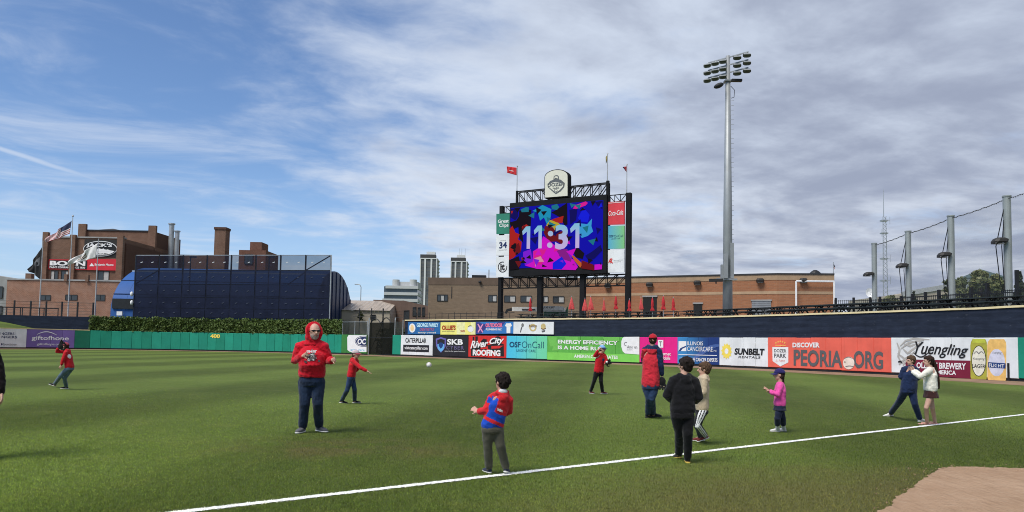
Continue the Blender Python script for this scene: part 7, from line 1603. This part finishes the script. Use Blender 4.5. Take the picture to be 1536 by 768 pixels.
# throwing boy in red hoodie
person('child in a red hoodie and grey cap following through a throw', 18.3, dict(head=(533.8, 531.4), neck=(531.2, 537.8), lsh=(534.6, 541, .10), rsh=(529.4, 542, -.10), lel=(537.5, 552.5, .16), rel=(541.4, 551.8, -.22), lwr=(531.5, 557.8, .20), rwr=(550.6, 556.4, -.24), rha=(557.4, 561.4, -.24), lha=(528, 560, .22), hip=(526.8, 564.6), lkn=(531.8, 584.2, .06), rkn=(520.6, 585.6, -.04)),
       redk, dict(l=(531.8, 604.8, 8, 0, 0), r=(512.2, 604.6, 10, 0, -6)), S(sh_blk, sole_w, jean2), -18, 0, 1.34, head_s=.92, hood='down', hair=hr_brn, cap=(cloth_m('cap_grey', 190, 176, 178), cloth_m('cap_maroon', 150, 60, 76)), handmode=(.5, .25), seed=5.1)
# far-left catcher
person('child in a red jersey and jeans raising a glove at far left', 21.6, dict(head=(98.0, 519.4), neck=(100.2, 525), lsh=(98.4, 529.4, -.13), rsh=(102.2, 528.4, .13), lel=(94.6, 539, -.2), rel=(84.2, 526.8, .05), lwr=(92, 547.6, -.2), rwr=(87.4, 522.6, -.02), lha=(89.6, 552, -.2), hip=(104.2, 551), lkn=(90.4, 564.4, -.06), rkn=(96.6, 567.2, .06)),
       redk, dict(l=(81.6, 580.6, 178, .03, 16), r=(99.4, 583.2, 185, 0, 0)), S(sh_blk, sole_w, jean3), 176, 180, 1.39, head_s=.92, hood='down', hair=hr_dk, cap=(cloth_m('cap_maroon', 150, 60, 76), sh_blk, 'front', M_wt), handmode=(.4, .4), seed=6.6, top_mats=[redk, M_wt], top_pick=lambda c, x: 1 if ((c - (x['P']['neck'].lerp(x['P']['hip'], .34) + Vector((.13, -.08, 0)))).length < .075) else 0)
def mitt(label, c, d, up_, sz, m, lace=None):
    """a baseball glove: cupped pocket, four stalls and a thumb"""
    d = Vector(d).normalized(); up_ = Vector(up_); sd = d.cross(up_).normalized(); n = sd.cross(d).normalized(); c = Vector(c)
    g = thing('baseball_glove', label, 'glove', c, 'baseball gloves')
    b = MB(); b.ellipsoid(c + d * .07 * sz, [sd * .085 * sz, d * .095 * sz, n * .040 * sz], 16, 10)
    for i, o in enumerate((-.072, -.028, .016, .058)):
        q = c + d * .12 * sz + sd * o * sz; b.capsule([q, q + (d + sd * o * 3).normalized() * .065 * sz + n * .012 * sz, q + (d + sd * o * 3).normalized() * .11 * sz + n * .045 * sz], [.026 * sz, .025 * sz, .019 * sz], 10)
    q = c + d * .02 * sz + sd * .085 * sz; b.capsule([q, q + (d * .6 + sd).normalized() * .06 * sz, q + (d * .9 + sd * .6).normalized() * .12 * sz + n * .03 * sz], [.028 * sz, .026 * sz, .02 * sz], 10)
    remesh('glove_shell', b, .008, 2, [m], None, g, .003, 20, 3)
    w = MB(); w.tube([c + d * .165 * sz + sd * o * sz + n * (.02 + .01 * math.sin(o * 90)) * sz for o in [-.08 + .016 * i for i in range(11)]], .006 * sz, 6); w.tube([c + d * .10 * sz + sd * .09 * sz + n * .01, c + d * .16 * sz + sd * .10 * sz + n * .02, c + d * .2 * sz + sd * .06 * sz + n * .02], .007 * sz, 6)
    w.build('lacing', lace or m, g); return g
gp_ = at(88.6, 521.8, 21.55); mitt('black glove held up by the child at far left', gp_, (.5, 0, .55), (0, -1, 0), 1.0, sh_blk)
# boy with red and blue jacket
def kid_pick(c, x):
    P, br, s = x['P'], x['br'], x['s']; nk, hip = P['neck'], P['hip']; t = seg_t(c, hip, nk); r_ = (c - hip.lerp(nk, t)).dot(br) / s
    ds = min(seg_d(c, a, b) for a, b in x['SL']); dt = (c - hip.lerp(nk, t)).length
    side_l = (c - P['lsh']).dot((P['lel'] - P['lsh']).normalized())
    t = t + r_ * .35
    if t > .80: return 0
    if .10 < t <= .20: return 0
    if t <= .10: return 1
    if ds < .062 * s + .02 and (r_ < -.155 or r_ > .155):
        return 1 if (c - P['lsh']).dot(x['bd']) < -.02 and r_ < -.155 and side_l < .1 * s and side_l > 0 else 0
    if r_ < -.085 + .06 * (t - .5): return 1
    if t < .40 + .25 * abs(r_): return 1
    if abs(r_) < .05 and t > .5 and t < .56: return 2
    return 0
person('boy in a red and blue windbreaker and olive trousers on the foul line', 8.72, dict(head=(753.2, 573.0, .0), neck=(752.2, 588.6), lsh=(737.4, 597, .0), rsh=(763.2, 600, .02), lel=(728.8, 616, -.02), rel=(763.4, 617, .12), lwr=(717, 617.6, .08), rwr=(750, 622, .30), lha=(711.6, 614.0, .12), rha=(742, 618, .33), hip=(738.6, 639.5, .02), lkn=(731.8, 667.4, .05), rkn=(750.6, 668, .03)),
       redk, dict(l=(733.2, 709.4, 118, 0, 0), r=(759.0, 711.4, 78, .02, -14)), S(sh_navy, sole_w, olive), 132, 112, 1.2, head_s=.90, build=1.02, hood='down', hair=hr_blk, handmode=(.25, .5), seed=8.2, top_mats=[cloth_m('jacket_red', 204, 40, 48), royal, M_wt], top_pick=kid_pick, collar=True, loose=1.15, socks=None,
       extra=lambda root, ctx, P: remesh('inner_hood', (lambda m: (m.ellipsoid(P['neck'] + Vector((.018, -.045, .012)), [ctx['br'] * .06, ctx['bd'] * .035, Vector((0, 0, .036))]), m)[1])(MB()), .008, 2, [cloth_m('lining_white', 206, 206, 208)], None, root))
# boy in black
person('boy in a black hoodie and black trousers, back to the camera', 9.85, dict(head=(1028, 548.6, .02), neck=(1025.6, 563), lsh=(1010.4, 570.6), rsh=(1042.2, 572.4), lel=(999.8, 593, -.02), rel=(1048.6, 596, -.02), lwr=(1008, 600, .20), rwr=(1042, 602, .22), lha=(1014, 597, .27), rha=(1036, 599, .28), hip=(1023.6, 617.6), lkn=(1019.4, 648, .10), rkn=(1031.6, 650, -.02)),
       blackc, dict(l=(1018.2, 687.4, 100, .0, -10), r=(1031.6, 694.2, 80, 0, 0)), S(sh_blk, sole_y, blackc, lace=sh_blk), 128, 96, 1.43, head_s=.94, build=1.06, hood='down', hair=hr_blk, handmode=(.6, .6), seed=9.9, loose=1.2, hem_drop=.0)
# boy in tan hoodie
def stripe_pick(c, x):
    P, bd, s = x['P'], x['bd'], x['s']
    for k in 'l':
        for a, b in ((P[k + 'hip'], P[k + 'kn']), (P[k + 'kn'], P[k + 'ank'])):
            if seg_d(c, a, b) < .09 * s + .03:
                ax_ = (b - a).normalized(); v = c - a.lerp(b, seg_t(c, a, b)); out = -x['br']; out = (out - ax_ * out.dot(ax_)).normalized(); f_ = ax_.cross(out); ang = math.degrees(math.atan2(v.dot(f_), v.dot(out)))
                for q in (-30, 0, 30):
                    if abs(ang - q) < 9.5: return 1
    return 0
person('boy in a tan hoodie and black striped track pants walking left', 11.8, dict(head=(1056.2, 553.8, .0), neck=(1054.6, 563.6), lsh=(1055.8, 569.4, -.12), rsh=(1051.6, 569, .12), lel=(1056.6, 588, -.16), rel=(1046, 588, .16), lwr=(1046, 594, -.16), rwr=(1036.4, 590, .12), lha=(1039.6, 592.4, -.14), rha=(1030, 587, .10), hip=(1052.4, 613.6), lkn=(1045.4, 637, -.08), rkn=(1047.0, 637.6, .08)),
       tanc, dict(l=(1057.6, 663.4, 192, .05, -18), r=(1052, 661.4, 186, 0, 0)), S(sh_red, sole_w, blackc), 164, 172, 1.33, head_s=.93, build=.98, hood='down', hair=hr_brn, seed=11.1, leg_mats=[blackc, M_wt], leg_pick=stripe_pick, loose=1.3)
# man with red and navy hoodie
def vest_pick(c, x):
    P = x['P']; nk, hip = P['neck'], P['hip']; t = seg_t(c, hip, nk); dt = (c - hip.lerp(nk, t)).dot(x['br'])
    if t > .93: return 1
    ds = min(seg_d(c, a, b) for a, b in x['SL'])
    dr = min(seg_d(c, *x['SL'][1]), seg_d(c, *x['SL'][3])); dl = min(seg_d(c, *x['SL'][0]), seg_d(c, *x['SL'][2]))
    return 1 if (dr < .105 and dt > .11) or (dl < .10 and (c - hip.lerp(nk, t)).dot(x['bd']) > .10) else 0
person('man in a red cap and red hoodie with navy sleeves, back turned', 15.8, dict(head=(979.4, 509.6), neck=(978.4, 520), lsh=(967.4, 524.8, .03), rsh=(988.4, 526.4, -.05), lel=(965.6, 540, .22), rel=(991.2, 547, -.06), lwr=(971, 549, .40), rwr=(993.4, 563, .0), lha=(975, 552, .44), rha=(993.6, 571, .02), hip=(975.8, 576), lkn=(973.6, 597.4, .02), rkn=(977.6, 597.4, -.04)),
       redk, dict(l=(971.6, 626.6, 50, 0, 0), r=(979.6, 626.2, 25, 0, 0)), S(sh_blk, sole_d, jean2, lace=sh_blk), 72, 74, 1.83, head_s=1.0, build=.98, hem_drop=.02, belly=.02, hood='down', hair=hr_dk, cap=(cloth_m('cap_red', 176, 34, 46), cloth_m('cap_red', 0, 0, 0)), seed=13.7, top_mats=[cloth_m('vest_red', 196, 44, 58), navyc], top_pick=vest_pick, loose=1.25)
mitt('black and tan glove on the hand of the man in the red cap', at(993.2, 567, 15.75), (-.15, -.05, -1), (0, -1, 0.1), 1.05, sh_blk, tanc)
# red shirt blue cap
person('youth in a red shirt, light blue cap and black trousers', 23.6, dict(head=(903.6, 523.6), neck=(901.6, 529.6), lsh=(906.6, 533.2, .04), rsh=(895.8, 532.4, -.04), lel=(910, 541.6, -.02), rel=(891.6, 534.4, -.1), lwr=(907.4, 545.6, -.22), rwr=(897.4, 525.4, -.2), lha=(909.6, 545, -.27), rha=(899.8, 521.4, -.2), hip=(898, 556), lkn=(901.4, 570.6, -.02), rkn=(891.6, 570.4, -.02)),
       redk, dict(l=(903.8, 590.8, -42, 0, 0), r=(885.8, 590.2, -60, 0, 0)), S(sh_red, sole_w, blackc), -28, -62, 1.6, head_s=1.0, build=.98, hair=hr_dk, cap=(cloth_m('cap_sky', 126, 168, 214), navyc), seed=15.2, hem_drop=.05, extra=lambda root, ctx, P: MB().ellipsoid(P['neck'].lerp(P['hip'], .38) + ctx['bd'] * .135 + ctx['br'] * -.03, [ctx['br'] * .045, ctx['bd'] * .012, Vector((0, 0, .05))], 12, 8).build('shirt_emblem', navyc, root))
bp_ = at(910.4, 543.6, 23.3); MB_ = MB(); mitt('dark glove with a white ball in the hand of the youth', at(908.6, 545.2, 23.32), (.6, -.2, .25), (0, -1, .2), .8, sh_blk)
tag(MB().ellipsoid(bp_ + Vector((-.01, -.05, .01)), [Vector((.037, 0, 0)), Vector((0, .037, 0)), Vector((0, 0, .037))], 14, 10).build('baseball', sole_w, smooth=True), 'white baseball in the glove of the youth in the blue cap', 'ball')
# girl in pink
person('small girl in a pink jacket and navy cap holding out her hands', 13.75, dict(head=(1168.8, 562, .0), neck=(1170.4, 573.2), lsh=(1170.4, 580.4, -.11), rsh=(1169.4, 580, .11), lel=(1166.6, 592.4, -.17), rel=(1163.4, 592, .16), lwr=(1154.6, 587.4, -.12), rwr=(1153.4, 586, .08), lha=(1147, 583.4, -.10), rha=(1147, 581, .05), hip=(1169.6, 607.4), skirt=(1169.4, 615.6), lkn=(1166.2, 627.4, -.05), rkn=(1174, 627.6, .06)),
       pinkc, dict(l=(1166.2, 647.6, 185, 0, 0), r=(1175.6, 647.0, 178, 0, 0)), S(sh_wht, sole_w, cloth_m('leggings_navy', 34, 40, 62)), 166, 172, 1.2, head_s=.92, build=1.05, hair=hr_dk, long_hair=[(1171.6, 556, .02), (1173.6, 564, .02), (1173.6, 571, .02), (1173.4, 577, .01)], cap=(cloth_m('cap_navy', 44, 38, 92), cloth_m('cap_navy', 0, 0, 0)), socks=sole_w, skirt=cloth_m('tunic_navy', 36, 40, 58), handmode=(.2, .15), seed=17.3, collar=True, loose=1.25)
# boy in navy, leaning away in a wide stance
person('boy in a navy tracksuit leaning in a wide stride, seen from behind', 16.3, dict(head=(1366.2, 541), neck=(1366.4, 549.8), lsh=(1356.4, 554.4, .02), rsh=(1374.4, 555.4, -.02), lel=(1351.2, 565, .04), rel=(1378.6, 566, .02), lwr=(1356, 569, .22), rwr=(1373, 569, .20), lha=(1361, 567, .26), rha=(1369, 567, .25), hip=(1363, 583.4, .0), lkn=(1349.4, 601.8, .35), rkn=(1371.6, 605, -.05)),
       navyc, dict(l=(1335.4, 624.4, 150, 0.0, -12), r=(1380.0, 632.6, 30, 0, 0)), S(sh_wht, sole_w, navyc), 176, 92, 1.47, head_s=.90, build=1.08, hair=hr_brn, seed=19.5, collar=True, loose=1.3, hem_drop=.03)
# girl in cream sweater
person('girl in a cream sweater and brown skirt with long dark hair', 15.5, dict(head=(1392.2, 541.8), neck=(1395, 550.8), lsh=(1394, 556.4, -.13), rsh=(1392.4, 556, .13), lel=(1379.6, 565.6, -.12), rel=(1382, 564, .20), lwr=(1368.4, 556.6, .10), rwr=(1371.6, 555.6, .30), lha=(1364.2, 551.4, .22), rha=(1368.6, 551.6, .38), hip=(1395.8, 584), skirt=(1397, 596.6), lkn=(1389.4, 611.4, -.07), rkn=(1398.6, 611.6, .07)),
       creamc, dict(l=(1390.4, 637.0, 178, 0, 0), r=(1402.6, 636.2, 182, 0, 0)), S(M_skin2, mat('sandal_pink', C(206, 150, 140), .7), None, sandal=True), 168, 174, 1.49, head_s=.92, build=1.02, hair=hr_dk, long_hair=[(1397.0, 537, .02), (1401, 546, .02), (1404, 557, .03), (1406, 570, .03), (1406.4, 583, .03)], skirt=brownc, bare_legs=True, handmode=(.6, .6), seed=21.4, loose=1.2, skin=M_skin2)
# person half out of frame at the left
person('person in a black sleeve at the left edge, mostly out of frame', 9.2, dict(head=(-46, 436), neck=(-44, 459), lsh=(-67, 474, .1), rsh=(-25, 480, -.05), lel=(-76, 520, .1), rel=(-1.5, 551, -.02), lwr=(-70, 566, -.0), rwr=(2.6, 590.5, -.05), lha=(-69, 582, -.04), rha=(3.4, 611, -.09), rside=(.5, -.85, 0), hip=(-46, 575), lkn=(-54, 642, .0), rkn=(-38, 642, -.02)),
       cloth_m('hoodie_charcoal', 26, 20, 22, var=.2), dict(l=(-56, 697, 30, 0, 0), r=(-36, 698, 10, 0, 0)), S(sh_blk, sole_d, jean), 30, 20, 1.72, head_s=1.0, hair=hr_dk, seed=23.8, handmode=(.4, .55), loose=1.1, skin=M_skin2)

# ball in flight
bc = at(643.4, 547.4, 10.4)
bo = thing('baseball', 'white baseball in mid-air beside the throwing child', 'ball', bc)
MB().ellipsoid(bc, [Vector((.0375, 0, 0)), Vector((0, .0375, 0)), Vector((0, 0, .0375))], 24, 16).build('cover', mat('ball_white', (0.74, 0.73, 0.70), .6, .05, 30), bo, smooth=True)
st = [bc + Vector((math.sin(t_), .55 * math.cos(t_) - .2 * math.cos(3 * t_), .62 * math.cos(2 * t_) * .8)).normalized() * .0378 for t_ in [2 * math.pi * i / 60 for i in range(61)]]; MB().tube(st, .0016, 5).build('stitching', mat('stitch_red', C(170, 40, 44), .7), bo)
finish()
